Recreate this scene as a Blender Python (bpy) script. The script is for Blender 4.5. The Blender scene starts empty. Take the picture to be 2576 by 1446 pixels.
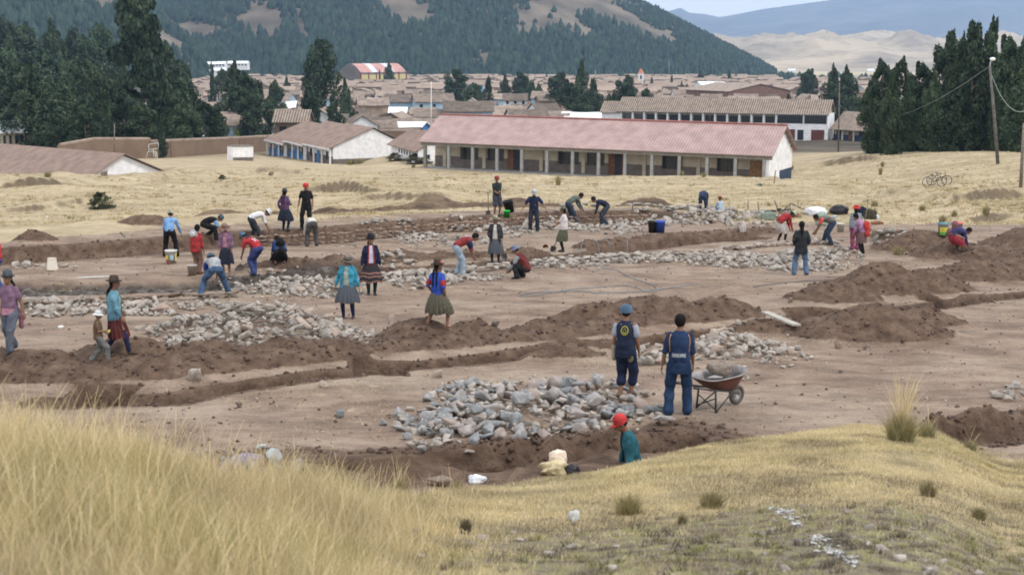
import bpy, math, random
import numpy as np
from mathutils import Vector, Matrix, noise as mnoise
random.seed(7); RNG = np.random.RandomState(7)
scene = bpy.context.scene
COL = scene.collection
PI = math.pi
# ------------------------------------------------------------------ camera
F = 3578.0; TH = math.radians(9.567)
cam_d = bpy.data.cameras.new('camera'); cam = bpy.data.objects.new('camera', cam_d); COL.objects.link(cam)
cam_d.lens = 50.0; cam_d.sensor_width = 36.0; cam_d.clip_start = 0.2; cam_d.clip_end = 60000
cam.location = (0, 0, 0); cam.rotation_euler = (PI/2 - TH, 0, 0)
cam_d.dof.use_dof = True; cam_d.dof.focus_distance = 45.0; cam_d.dof.aperture_fstop = 4.0
scene.camera = cam
# ------------------------------------------------------------------ world, sun, exposure
SUN_EL = math.radians(52); SUN_AZ = math.radians(118)       # azimuth of the sun seen from above, 0 = +Y
world = bpy.data.worlds.new('World'); scene.world = world; world.use_nodes = True
wn = world.node_tree; wn.nodes.clear()
w_out = wn.nodes.new('ShaderNodeOutputWorld'); w_bg = wn.nodes.new('ShaderNodeBackground')
w_sky = wn.nodes.new('ShaderNodeTexSky'); w_sky.sky_type = 'NISHITA'; w_sky.sun_disc = False
w_sky.sun_elevation = SUN_EL; w_sky.sun_rotation = SUN_AZ; w_sky.altitude = 3500; w_sky.air_density = 1.0; w_sky.dust_density = 1.5
w_tc = wn.nodes.new('ShaderNodeTexCoord'); w_n = wn.nodes.new('ShaderNodeTexNoise')
w_n.inputs['Scale'].default_value = 2.2; w_n.inputs['Detail'].default_value = 6
w_map = wn.nodes.new('ShaderNodeMapping'); w_map.inputs['Scale'].default_value = (1, 1, 3.0)
w_r = wn.nodes.new('ShaderNodeValToRGB'); w_r.color_ramp.elements[0].position = 0.10; w_r.color_ramp.elements[1].position = 0.30
w_r.color_ramp.elements[0].color = (.8, .8, .8, 1)
w_mix = wn.nodes.new('ShaderNodeMix'); w_mix.data_type = 'RGBA'
w_mix.inputs[7].default_value = (13.6, 13.8, 14.1, 1)
wn.links.new(w_tc.outputs['Generated'], w_map.inputs[0]); wn.links.new(w_map.outputs[0], w_n.inputs[0])
wn.links.new(w_n.outputs[0], w_r.inputs[0]); wn.links.new(w_r.outputs[0], w_mix.inputs[0])
wn.links.new(w_sky.outputs[0], w_mix.inputs[6]); wn.links.new(w_mix.outputs[2], w_bg.inputs[0])
w_bg.inputs[1].default_value = 0.115
wn.links.new(w_bg.outputs[0], w_out.inputs[0])
sun_d = bpy.data.lights.new('sun', 'SUN'); sun_d.energy = 1.9; sun_d.angle = math.radians(10); sun_d.color = (1, .955, .89)
sun = bpy.data.objects.new('sun', sun_d); COL.objects.link(sun)
sdir = Vector((math.sin(SUN_AZ)*math.cos(SUN_EL), math.cos(SUN_AZ)*math.cos(SUN_EL), math.sin(SUN_EL)))
sun.rotation_euler = sdir.to_track_quat('Z', 'Y').to_euler()
scene.view_settings.view_transform = 'Standard'; scene.view_settings.look = 'None'
scene.view_settings.exposure = -0.14; scene.view_settings.gamma = 1.0
scene.render.film_transparent = False
scene.cycles.filter_width = 1.8
scene.cycles.max_bounces = 5; scene.cycles.diffuse_bounces = 2; scene.cycles.glossy_bounces = 2
scene.cycles.volume_bounces = 0; scene.cycles.transparent_max_bounces = 8
scene.cycles.caustics_reflective = False; scene.cycles.caustics_refractive = False
# ------------------------------------------------------------------ helpers
def ray(px, py):
    u = (px - 1288)/F; v = (723 - py)/F
    y = math.cos(TH) + v*math.sin(TH)
    return u/y, (-math.sin(TH) + v*math.cos(TH))/y
def P(px, py, Y):
    a, b = ray(px, py); return Vector((a*Y, Y, b*Y))
def project(x, y, z):
    d = y*math.cos(TH) - z*math.sin(TH); v = y*math.sin(TH) + z*math.cos(TH)
    return 1288 + F*x/d, 723 - F*v/d
def pxm(Y, z=-6): return F/(Y*math.cos(TH) - z*math.sin(TH))      # photo pixels per metre
def sstep(a, b, x):
    t = np.clip((x - a)/(b - a), 0, 1); return t*t*(3 - 2*t)
_perm = RNG.rand(256, 256)
def vnoise(x, y):
    xi = np.floor(x).astype(int); yi = np.floor(y).astype(int); fx = x - xi; fy = y - yi
    fx = fx*fx*(3 - 2*fx); fy = fy*fy*(3 - 2*fy)
    g = lambda a, b: _perm[a & 255, b & 255]
    return (g(xi, yi)*(1-fx) + g(xi+1, yi)*fx)*(1-fy) + (g(xi, yi+1)*(1-fx) + g(xi+1, yi+1)*fx)*fy
def fbm(x, y, o=4):
    r = 0; a = .5; s = 1.0
    for i in range(o): r = r + a*(vnoise(x*s + 17.3*i, y*s + 5.1*i) - .5); a *= .5; s *= 2.03
    return r
def new_mesh(name, v, f, smooth=False):
    me = bpy.data.meshes.new(name)
    v = np.asarray(v, dtype=np.float32).reshape(-1, 3)
    if isinstance(f, np.ndarray):
        n, k = f.shape
        me.vertices.add(len(v)); me.vertices.foreach_set('co', v.ravel())
        me.loops.add(n*k); me.loops.foreach_set('vertex_index', f.astype(np.int32).ravel())
        me.polygons.add(n); me.polygons.foreach_set('loop_start', np.arange(0, n*k, k, dtype=np.int32))
        me.update(calc_edges=True)
    else:
        me.from_pydata([tuple(a) for a in v], [], f); me.update()
    if smooth: me.polygons.foreach_set('use_smooth', np.ones(len(me.polygons), dtype=bool))
    return me
def link(name, me, mat=None, parent=None, loc=None, rot=None):
    o = bpy.data.objects.new(name, me); COL.objects.link(o)
    if mat is not None and me is not None:
        me.materials.clear()
        for m in (mat if isinstance(mat, (list, tuple)) else [mat]): me.materials.append(m)
    if parent: o.parent = parent
    if loc is not None: o.location = loc
    if rot is not None: o.rotation_euler = rot
    return o
def tag(o, label, cat=None, group=None, kind=None):
    if label: o['label'] = label
    if cat: o['category'] = cat
    if group: o['group'] = group
    if kind: o['kind'] = kind
    return o
def empty(name, loc, rz=0):
    o = bpy.data.objects.new(name, None); COL.objects.link(o); o.location = loc; o.rotation_euler = (0, 0, rz); o.empty_display_size = .2
    return o
def copy_tree(o, parent=None):
    c = o.copy(); COL.objects.link(c); c.parent = parent
    for ch in list(o.children): copy_tree(ch, c)
    return c
class MB:
    def __init__(s): s.v = []; s.f = []; s.mi = []
    def add(s, v, f, mi=0):
        b = len(s.v); s.v += [tuple(a) for a in v]; s.f += [tuple(i + b for i in q) for q in f]; s.mi += [mi]*len(f)
    def box(s, a, b, M=None, mi=0):
        (x0, y0, z0), (x1, y1, z1) = a, b
        v = [Vector(p) for p in ((x0,y0,z0),(x1,y0,z0),(x1,y1,z0),(x0,y1,z0),(x0,y0,z1),(x1,y0,z1),(x1,y1,z1),(x0,y1,z1))]
        if M is not None: v = [M @ p for p in v]
        s.add(v, [(0,3,2,1),(4,5,6,7),(0,1,5,4),(1,2,6,5),(2,3,7,6),(3,0,4,7)], mi)
    def tube(s, pts, rad, n=8, cap=True, mi=0):
        pts = [Vector(p) for p in pts]; k = len(pts)
        if not isinstance(rad, (list, tuple)): rad = [rad]*k
        b = []; prev = None
        for i, p in enumerate(pts):
            d = (pts[min(i+1, k-1)] - pts[max(i-1, 0)]).normalized()
            ref = prev if prev is not None else (Vector((0, 0, 1)) if abs(d.z) < .9 else Vector((1, 0, 0)))
            u = (ref - d*ref.dot(d)).normalized(); w = d.cross(u); prev = u
            b += [p + (u*math.cos(2*PI*j/n) + w*math.sin(2*PI*j/n))*rad[i] for j in range(n)]
        f = [(i*n+j, i*n+(j+1) % n, (i+1)*n+(j+1) % n, (i+1)*n+j) for i in range(k-1) for j in range(n)]
        if cap: f += [tuple(range(n-1, -1, -1)), tuple((k-1)*n + j for j in range(n))]
        s.add(b, f, mi)
    def lathe(s, prof, n=20, c=(0, 0, 0), M=None, mi=0, closed=False):
        v = []
        for r, z in prof: v += [Vector((c[0] + r*math.cos(2*PI*j/n), c[1] + r*math.sin(2*PI*j/n), c[2] + z)) for j in range(n)]
        if M is not None: v = [M @ p for p in v]
        k = len(prof)
        s.add(v, [(i*n+j, i*n+(j+1) % n, (i+1)*n+(j+1) % n, (i+1)*n+j) for i in range(k-1) for j in range(n)], mi)
    def build(s, name, mat, parent=None, smooth=False, loc=None, rot=None):
        me = new_mesh(name, s.v, s.f, smooth)
        if any(s.mi): me.polygons.foreach_set('material_index', s.mi)
        return link(name, me, mat, parent, loc, rot)
# ------------------------------------------------------------------ materials
def nd(nt, t, **k):
    n = nt.nodes.new(t)
    for a, b in k.items(): setattr(n, a, b)
    return n
MATS = {}
def mat(name, col, rough=.8, var=.25, scale=6., bump=0., bscale=40., metal=0., col2=None, coord='Object', spec=.3, rnd=0.):
    """Principled with noise between two tones; rnd varies it per object"""
    if name in MATS: return MATS[name]
    m = bpy.data.materials.new(name); m.use_nodes = True; nt = m.node_tree; b = nt.nodes['Principled BSDF']
    b.inputs['Roughness'].default_value = rough; b.inputs['Metallic'].default_value = metal; b.inputs['Specular IOR Level'].default_value = spec
    tc = nd(nt, 'ShaderNodeTexCoord'); n = nd(nt, 'ShaderNodeTexNoise'); n.inputs['Scale'].default_value = scale; n.inputs['Detail'].default_value = 5
    nt.links.new(tc.outputs[coord], n.inputs[0])
    mx = nd(nt, 'ShaderNodeMix', data_type='RGBA')
    c2 = col2 if col2 else tuple(c*(1 - var) for c in col); c1 = col if col2 else tuple(min(1, c*(1 + var*.7)) for c in col)
    mx.inputs[6].default_value = (*c1, 1); mx.inputs[7].default_value = (*c2, 1)
    mr = nd(nt, 'ShaderNodeMapRange'); mr.inputs[1].default_value = .36; mr.inputs[2].default_value = .64
    nt.links.new(n.outputs[0], mr.inputs[0]); nt.links.new(mr.outputs[0], mx.inputs[0]); last = mx.outputs[2]
    if rnd:
        oi = nd(nt, 'ShaderNodeObjectInfo'); hs = nd(nt, 'ShaderNodeHueSaturation'); r2 = nd(nt, 'ShaderNodeMapRange')
        r2.inputs[3].default_value = 1 - rnd; r2.inputs[4].default_value = 1 + rnd
        nt.links.new(oi.outputs['Random'], r2.inputs[0]); nt.links.new(r2.outputs[0], hs.inputs['Value']); nt.links.new(last, hs.inputs['Color']); last = hs.outputs[0]
    nt.links.new(last, b.inputs['Base Color'])
    if bump:
        n2 = nd(nt, 'ShaderNodeTexNoise'); n2.inputs['Scale'].default_value = bscale; n2.inputs['Detail'].default_value = 4
        bp = nd(nt, 'ShaderNodeBump'); bp.inputs['Strength'].default_value = bump; bp.inputs['Distance'].default_value = .02
        nt.links.new(tc.outputs[coord], n2.inputs[0]); nt.links.new(n2.outputs[0], bp.inputs['Height']); nt.links.new(bp.outputs[0], b.inputs['Normal'])
    MATS[name] = m; return m
def S(r, g, b):      # sRGB 0-255 -> linear
    return tuple(((c/255)/12.92 if c < 10.3 else ((c/255 + .055)/1.055)**2.4) for c in (r, g, b))
# ================================================================== terrain
A0, B0 = 5.375, 0.0342
_PY = [0, 62, 80, 105, 130, 155, 180, 226, 300, 350, 700, 1400, 3500, 9000]
_PZ = [-(A0), -(A0 + B0*62), -8.75, -10.15, -12.0, -13.7, -15.3, -18.4, -21.3, -22.5, -27, -33.0, -58, -75]
_CX = [-400, 0, 300, 550, 850, 1000, 1300, 1500, 1650, 1800, 2000, 2200, 2400, 2576, 3000]      # crest of the grassy bank in front
_CP = [1085, 1110, 1152, 1232, 1262, 1250, 1212, 1186, 1152, 1118, 1092, 1066, 1085, 1160, 1200]
_CY = [8.6, 9.0, 9.5, 10., 11.5, 13., 15., 16., 17., 18.5, 19.5, 21., 21., 20.3, 20.]
def G0(px, py):      # onto the plane of the building site
    a, b = ray(px, py); t = -A0/(b + B0); return Vector((a*t, t, b*t))
def PL(pts): return [tuple(G0(*p))[:2] for p in pts]
def segdist(x, y, pl):
    best = np.full(x.shape, 1e9); sgn = np.zeros(x.shape)
    for (ax, ay), (bx, by) in zip(pl[:-1], pl[1:]):
        dx, dy = bx-ax, by-ay; L = dx*dx+dy*dy
        t = np.clip(((x-ax)*dx + (y-ay)*dy)/L, 0, 1)
        d = np.hypot(x-ax-t*dx, y-ay-t*dy); s = (dx*(y-ay) - dy*(x-ax))
        m = d < best; best = np.where(m, d, best); sgn = np.where(m, np.sign(s), sgn)
    return best, sgn
# trench lines (photo pixels -> site plane)
TR_A = PL([(120, 1012), (220, 1010), (430, 1006), (600, 975), (800, 947), (950, 931), (1100, 916), (1300, 893), (1450, 870), (1620, 858), (1800, 840), (1960, 815), (2080, 800), (2330, 772), (2470, 752), (2700, 728)])
TR_B = PL([(-40, 725), (150, 728), (330, 722), (520, 716), (610, 706), (760, 694), (900, 686)])
TR_B2 = PL([(900, 684), (1040, 676), (1200, 668), (1290, 660), (1400, 648), (1520, 636), (1700, 614), (1900, 600)])
TR_D = PL([(560, 1190), (760, 1178), (1000, 1175), (1250, 1160), (1450, 1135), (1600, 1122), (1700, 1105)])
TR_E = PL([(2455, 1085), (2600, 1065), (2750, 1050)])
SPUR = PL([(2330, 752), (2400, 765), (2470, 752)])
STEP_C = PL([(-200, 672), (0, 664), (330, 640), (550, 620), (760, 608), (860, 604), (1000, 590), (1200, 573), (1330, 563), (1500, 560), (1640, 556), (1760, 548)])
BERMS = [(PL([(-200, 962), (0, 958), (200, 955), (430, 945), (640, 925), (850, 900)]), .95, .34), (PL([(1000, 885), (1200, 868), (1400, 850), (1560, 826), (1850, 802)]), .9, .26), (PL([(1960, 800), (2050, 775), (2200, 745), (2400, 715), (2650, 690)]), .9, .06), (PL([(1480, 628), (1620, 612), (1800, 598), (1930, 590)]), .8, .26), (PL([(1000, 1168), (1250, 1148), (1470, 1118), (1560, 1108)]), .5, .14), (PL([(560, 706), (700, 690), (900, 672), (1080, 656), (1230, 650)]), .7, .22), (PL([(850, 560), (1000, 548), (1250, 536), (1420, 545)]), .9, .22), (PL([(2230, 600), (2400, 632), (2600, 650)]), 1.0, .3)]
PITS = [(952, 926, .62, .75, .55), (250, 992, .6, .7, .6), (2052, 792, .75, .9, .5)]
# soil heaps: (px, py of the heap's middle on the ground, half length x, half depth y, height)
HEAPS = [(60, 945, 2.2, .8, .42), (330, 930, 1.6, .75, .5), (520, 920, 1.6, .7, .42), (720, 905, 1.4, .65, .36), (830, 895, 1.0, .6, .3),
 (1060, 868, 1.1, .7, .5), (1180, 860, 1.0, .6, .42), (1370, 850, 1.2, .6, .3), (1500, 822, 1.5, .8, .48), (1650, 808, 1.7, .9, .55), (1790, 800, 1.3, .8, .45),
 (1420, 898, 1.0, .5, .25), (1560, 880, .9, .4, .2), (1900, 842, 1.1, .4, .2),
 (2100, 758, 1.4, .9, .45), (2220, 738, 1.5, 1.1, .75), (2330, 735, 1.3, 1.0, .55), (2200, 850, 1.9, 1.0, .62), (2100, 845, 1.3, .8, .4), (2290, 822, 1.3, .8, .38),
 (2460, 703, 1.9, 1.1, .45), (2575, 690, 1.8, 1.2, .5), (2320, 632, 2.0, 1.3, .62), (2400, 650, 1.6, 1.2, .5), (2480, 655, 1.6, 1.2, .4), (2600, 620, 1.8, 1.3, .6),
 (1390, 1140, 1.5, .45, .22), (1180, 1160, 1.3, .45, .2), (1000, 1190, 1.0, .4, .18), (760, 1200, 1.0, .45, .16),
 (740, 678, 1.8, .6, .3), (850, 672, 1.0, .5, .3), (590, 700, 1., .5, .2), (1010, 655, 1.6, .5, .25), (1180, 648, .8, .4, .2), (1330, 645, 1.0, .5, .22),
 (1090, 545, 1.6, 1.0, .5), (1060, 548, 2.2, .8, .3), (1640, 520, 1.9, 1.1, .6), (1200, 542, 1.5, .6, .25), (1300, 530, 1.2, .6, .4), (380, 600, 1.3, .6, .3), (90, 640, .9, .5, .35), (560, 575, 1.3, .5, .25), (700, 560, 1.0, .6, .2), (830, 552, 1.0, .6, .25),
 (2530, 1060, .9, .5, .3), (2380, 1072, .45, .35, .2)]
def heap_h(x, y):
    out = np.zeros(x.shape)
    for i, (px, py, hx, hy, h) in enumerate(HEAPS):
        c = G0(px, py)
        wob = 1 + .5*fbm(x*1.3 + i*3.7, y*1.3 + i, 3)
        r = np.sqrt(((x-c.x)/(hx*1.25))**2 + ((y-c.y)/(hy*1.25))**2)*wob
        out = np.maximum(out, h*1.12*(1 - sstep(0.05, 1.0, r)))
    return out
def scarp(x, y, pl, h, w=.5, back=7.):
    d, s = segdist(x, y, pl); d = d*s; dc = d + .9*fbm(x*.22, y*.22, 3)
    L = np.array(pl); fade = sstep(L[0, 0]-2, L[0, 0]+2, x)*(1 - sstep(L[-1, 0]-2, L[-1, 0]+2, x))
    return 1.35*h*sstep(-w/2, w/2, dc)*np.exp(-np.clip(d, 0, None)/back)*fade
def GP(px, py):
    """point of the field behind the site: profile only"""
    a, b = ray(px, py); ys = np.linspace(60, 400, 3000); zz = np.interp(ys, _PY, _PZ) + lift(a*ys, ys)
    k = np.argmax(zz - b*ys > 0); return (a*ys[k], ys[k])
def lift(x, y): return 1.1*sstep(22, 42, -x)*sstep(150, 212, y)*(1 - sstep(250, 300, y)) + 2.3*sstep(28, 52, x)*sstep(70, 105, y)*(1 - sstep(200, 300, y))
_SC = [([(0, 482), (180, 478), (300, 470), (410, 455)], .75), ([(40, 530), (100, 528), (180, 520)], .5), ([(560, 440), (680, 432), (780, 440)], .4), ([(780, 492), (860, 488), (940, 492)], .55), ([(900, 512), (960, 508), (1030, 510), (1150, 500)], .4),
       ([(400, 470), (500, 458), (560, 452)], .5), ([(2060, 420), (2160, 408), (2240, 402)], .6), ([(2380, 520), (2480, 505), (2576, 500)], .5), ([(2250, 500), (2350, 512)], .4), ([(1090, 468), (1300, 458), (1420, 452)], .25), ([(2420, 560), (2560, 548)], .35), ([(1900, 462), (2000, 455), (2100, 470)], .35)]
SCARPS = [([GP(*p) for p in pl], h) for pl, h in _SC]
_HUM = [(1550, 436, 5., 3., .9), (1750, 430, 7, 3., .85), (1900, 428, 6, 3, 1.2), (1990, 436, 4, 3, .6), (1650, 450, 9, 3, .4), (900, 420, 8, 3, .35), (340, 430, 2.2, 2., .9), (390, 448, 5, 3, .5), (430, 470, 6, 2.5, .4), (60, 470, 5, 2.5, .6), (150, 490, 4, 2, .5), (1980, 462, 5, 3, .4), (2250, 430, 8, 4, .4), (1220, 512, 4, 2, .3)]
HUM = [(*GP(a, b), c, d, e) for a, b, c, d, e in _HUM]
PADS = []
def pad(A, B, dep, zA, zB, m=1.0):
    PADS.append((A.x, A.y, B.x, B.y, dep, zA, zB, m))
def H(x, y, masks=False):
    x = np.asarray(x, float); y = np.asarray(y, float)
    z = np.interp(y, _PY, _PZ) + lift(x, y)
    yk = np.clip(y, 1, None); u = x/yk
    px = 1288 + F*u*math.cos(TH)*1.02
    cy = np.interp(px, _CX, _CY); cp = np.interp(px, _CX, _CP)
    v = (723 - cp)/F; cz = cy*(-math.sin(TH) + v*math.cos(TH))/(math.cos(TH) + v*math.sin(TH))
    slope = (cz + 1.55)/cy
    bank = -1.55 + slope*y + .10*np.sin(np.clip(y/cy, 0, 1)*PI) + .22*fbm(x*.5, y*.5, 4)*sstep(0, 4, y)*(1-.55*sstep(.7, 1, y/cy))
    over = np.clip(y - cy, 0, None)
    bank = np.where(y > cy, cz - over*.35 - .38*over**2, bank)
    site = z.copy()
    onsite = sstep(20, 24, y)*(1 - sstep(52, 60, y))
    dC, sC = segdist(x, y, STEP_C); dC = dC*sC
    edge = np.array(STEP_C); inC = (1 - sstep(edge[-1, 0]-3, edge[-1, 0]+1, x))
    behind = sstep(-.08, .22, dC + .12*fbm(x*1.5, y*1.5, 3))
    site += .46*behind*inC*(1 - sstep(2, 14, dC)*1.0)
    field = sstep(0, 6, np.where(inC > .02, dC*inC + (1-inC)*(y-58), y - 58))
    # trenches
    tr = np.zeros(x.shape); trm = np.zeros(x.shape)
    for pl, w, dep in ((TR_A, .30, .6), (TR_D, .4, .75), (TR_E, .5, .5), (SPUR, .18, .35), (TR_B2, .36, .34)):
        d, s = segdist(x, y, pl); d = d + .08*fbm(x*2.2, y*2.2, 3); t = 1 - sstep(w*.8, w*1.35, d); tr = np.maximum(tr, t); trm = np.maximum(trm, 1 - sstep(w*1.5, w*2.1, d)); site -= dep*t
    dB, sB = segdist(x, y, TR_B); tB = 1 - sstep(1.0, 1.5, dB + .3*fbm(x*1.2, y*1.2, 3)); site -= .2*tB
    for ppx, ppy, hx, hy, dep in PITS:
        c = G0(ppx, ppy); q = np.maximum(np.abs(x-c.x)/hx, np.abs(y-c.y)/hy) + .15*fbm(x*3, y*3, 2); t = 1 - sstep(.7, 1.0, q)
        site -= np.clip(dep*t - .25*tr, 0, None); tr = np.maximum(tr, t); trm = np.maximum(trm, 1 - sstep(1.0, 1.15, q))
    hp = heap_h(x, y)
    for pl, w_, h_ in BERMS:
        d, s = segdist(x, y, pl); d = d + .25*fbm(x*.9, y*.9, 3); hp = np.maximum(hp, (h_ + .5*h_*fbm(x*.8 + 3, y*.8, 3))*(1 - sstep(0, w_, d))**.8)
    lump = np.abs(fbm(x*3.1, y*3.1, 4))
    hm = sstep(.02, .12, hp)
    site += np.where(tr > .4, hp*.25, hp) + hm*(.25*lump*(1-tr) + .12*fbm(x*1.1, y*1.1, 3) + .10*np.abs(fbm(x*7, y*7, 2)))
    site += tB*.3*fbm(x*4.2, y*4.2, 3)
    for pl, h in SCARPS: site += scarp(x, y, pl, h)
    for (hx_, hy_, a, b, h) in HUM:
        site += h*np.exp(-((x-hx_)/a)**2 - ((y-hy_)/b)**2)
    site += field*(1 - sstep(300, 500, y))*(.8*fbm(x*.10, y*.16, 4) + .3*fbm(x*.45, y*.6, 3))*sstep(0, 1, (165-y)/30 + .6)
    site += (1-field)*(.12*fbm(x*.5, y*.5, 4) + .05*fbm(x*3, y*3, 3))
    for (ax, ay, bx, by, dep, zA, zB, m_) in PADS:
        L = math.hypot(bx-ax, by-ay); ex, ey = (bx-ax)/L, (by-ay)/L; nx, ny = -ey, ex
        a = (x-ax)*ex + (y-ay)*ey; c = (x-ax)*nx + (y-ay)*ny
        out = np.hypot(np.clip(np.maximum(-a, a-L), 0, None), np.clip(np.maximum(-c, c-dep), 0, None))
        w = 1 - sstep(m_, m_+5.5, out); site = site*(1-w) + (zA + (zB-zA)*np.clip(a/L, 0, 1))*w
    zz = np.where(y < cy, bank, np.maximum(bank, site))
    zz = np.where((y >= cy) & (bank < site + .25), np.maximum(site, site + .0*(bank-site)), zz)
    if not masks: return zz
    isbank = np.clip(sstep(-.5, .2, (cy + .3 - y)) + sstep(0, .5, bank - site - .3)*(y > cy), 0, 1)
    patch = fbm(x*.35, y*.35, 4)
    grassy_site = sstep(.10, .2, patch)*.35*(1-hm)
    grass = np.clip(np.maximum(field*(1 - hm), grassy_site*(1-tr)), 0, 1)
    nearC = np.exp(-(dC/1.0)**2)*inC
    right = sstep(0, 1, (x - (21.5 - (y-24)*.0))/2.5)*(1-field)*0
    grass = np.maximum(grass*(1-.8*nearC), isbank)
    dD, _ = segdist(x, y, TR_D); zone = .75*(1 - sstep(.8, 1.9, dD + .6*fbm(x*1.3, y*1.3, 3)))
    dug = np.clip(np.maximum(np.maximum(np.maximum(hm, zone), trm), .85*nearC*(dC < 1.2)), 0, 1)*(1 - isbank)
    mud = np.clip(tB, 0, 1)*(1-isbank)
    return zz, grass, dug, mud, isbank, field
def Hs(x, y): return float(H(np.array([x]), np.array([y]))[0])
def G(px, py):
    """pixel -> first hit on the terrain"""
    a, b = ray(px, py); ys = np.concatenate([np.arange(3, 70, .03), np.arange(70, 400, .2), np.arange(400, 4000, 5)])
    zz = H(a*ys, ys); k = int(np.argmax(zz > b*ys))
    return Vector((a*ys[k], ys[k], float(zz[k])))
# ================================================================== buildings
def tile_mat(name, c1, c2, rib=2.2, axis='X', rnd=0., bump=.5):
    if name in MATS: return MATS[name]
    m = mat(name, c1, .85, 0, 1.2, col2=c2, rnd=rnd); nt = m.node_tree; b = nt.nodes['Principled BSDF']
    nt.nodes['Noise Texture'].inputs['Scale'].default_value = .8
    tc = nt.nodes['Texture Coordinate']; w = nd(nt, 'ShaderNodeTexWave', wave_type='BANDS', bands_direction=axis, wave_profile='SIN'); w.inputs['Scale'].default_value = rib; w.inputs['Distortion'].default_value = .25
    nt.links.new(tc.outputs['Object'], w.inputs[0])
    old = b.inputs['Base Color'].links[0].from_socket
    mx = nd(nt, 'ShaderNodeMix', data_type='RGBA', blend_type='MULTIPLY'); mx.inputs[0].default_value = 1
    rp = nd(nt, 'ShaderNodeMapRange'); rp.inputs[3].default_value = 1 - bump*.8; rp.inputs[4].default_value = 1.12
    nt.links.new(w.outputs[0], rp.inputs[0]); nt.links.new(old, mx.inputs[6]); nt.links.new(rp.outputs[0], mx.inputs[7]); nt.links.new(mx.outputs[2], b.inputs['Base Color'])
    bp = nd(nt, 'ShaderNodeBump'); bp.inputs['Strength'].default_value = .8; bp.inputs['Distance'].default_value = .08
    nt.links.new(w.outputs[0], bp.inputs['Height']); nt.links.new(bp.outputs[0], b.inputs['Normal'])
    return m
m_tile = tile_mat('clay tiles', (.35, .245, .20), (.245, .175, .145), .9)
m_tile2 = tile_mat('pale ribbed clay tiles', (.40, .32, .26), (.28, .22, .18), .55, bump=.9)
m_tilet = tile_mat('town roof tiles', (.33, .26, .215), (.20, .157, .13), 1.1, rnd=.42, bump=.3)
m_pink = tile_mat('faded red metal roofing', (.43, .305, .29), (.33, .235, .225), 1.0, bump=.12)
m_white = mat('whitewashed wall', (.78, .78, .80), .9, .12, 1.5)
m_cream = mat('cream plaster', (.47, .42, .33), .9, .15, 1.5)
m_dado = mat('grey brown dado paint', (.155, .13, .115), .85, .2, 1.5)
m_blue_p = mat('blue dado paint', (.06, .18, .42), .7, .25, 1.5)
m_navy_p = mat('dark blue dado paint', (.03, .05, .10), .7, .25, 1.5)
m_col = mat('pale grey plaster column', (.34, .34, .335), .85, .15, 3)
m_fascia = mat('grey fascia', (.24, .225, .20), .85, .2, 2)
m_red = mat('red ridge cap', (.27, .11, .095), .6, .2, 2)
m_glass = mat('dark window glass', (.02, .025, .03), .15, .3, 3, spec=.6)
m_bar = mat('dark window bars', (.03, .035, .045), .6, .2, 3)
m_door = mat('brown wooden door', (.16, .07, .035), .6, .3, 4)
m_maroon = mat('maroon garage door', (.12, .035, .03), .6, .3, 4)
m_adobe = mat('adobe wall', (.20, .14, .10), .95, .12, .4)
m_adobe_t = mat('adobe house wall', (.28, .21, .155), .95, .3, .5, rnd=.35)
m_wood = mat('weathered grey timber', (.19, .16, .135), .85, .35, 8)
m_metal = mat('galvanised pipe', (.42, .44, .45), .45, .2, 5, metal=.5)
m_sheet = mat('bright metal roofing', (.85, .88, .92), .5, .1, 1)
m_teal_p = mat('turquoise paint', (.10, .38, .48), .7, .2, 2)
class Frame:
    """x along the eave from A to B, y to the back, z up; A and B are world points of the front eave"""
    def __init__(s, A, B, wall):
        s.A = A; d = B - A; s.L = math.hypot(d.x, d.y); ex = d/s.L; ey = Vector((-d.y, d.x, 0))/s.L
        s.M = Matrix(((ex.x, ey.x, 0, A.x), (ex.y, ey.y, 0, A.y), (ex.z, 0, 1, A.z - wall), (0, 0, 0, 1)))
        s.wall = wall; s.B = B
def gable_roof(fr, x0, x1, y0, y1, ze, rise, rf=.5, ov=.45, t=.12, zb=0.):
    """front eave at y0-ov, ridge at fraction rf"""
    yr = y0 + (y1-y0)*rf; s1 = rise/(yr-y0); s2 = (rise - zb)/(y1-yr)
    prof = [(y0-ov, ze - s1*ov), (yr, ze + rise), (y1+ov, ze + zb - s2*ov)]
    v = []
    n = 10
    for i in range(n+1):
        x = x0 + (x1-x0)*i/n
        for (y, z) in prof: v.append((x, y, z + t))
        for (y, z) in prof: v.append((x, y, z))
    f = []
    for i in range(n):
        a = i*6; b = a+6
        f += [(a, b, b+1, a+1), (a+1, b+1, b+2, a+2), (a+3, a+4, b+4, b+3), (a+4, a+5, b+5, b+4), (a, a+3, b+3, b), (a+2, b+2, b+5, a+5)]
    f += [(0, 1, 4, 3), (1, 2, 5, 4)]; a = n*6; f += [(a, a+3, a+4, a+1), (a+1, a+4, a+5, a+2)]
    return v, f, yr
def put(fr, name, v, f, m, parent, smooth=False):
    o = link(name, new_mesh(name, v, f, smooth), m, parent); return o
def bx(fr, name, a, b, m, parent):
    mb = MB(); mb.box(a, b); return mb.build(name, m, parent)
def root_of(fr, name, label, cat='building', group=None):
    o = bpy.data.objects.new(name, None); COL.objects.link(o); o.matrix_world = fr.M; tag(o, label, cat, group)
    # keep the slight fall of the floor: children get it through the parent's matrix
    return o
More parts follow.
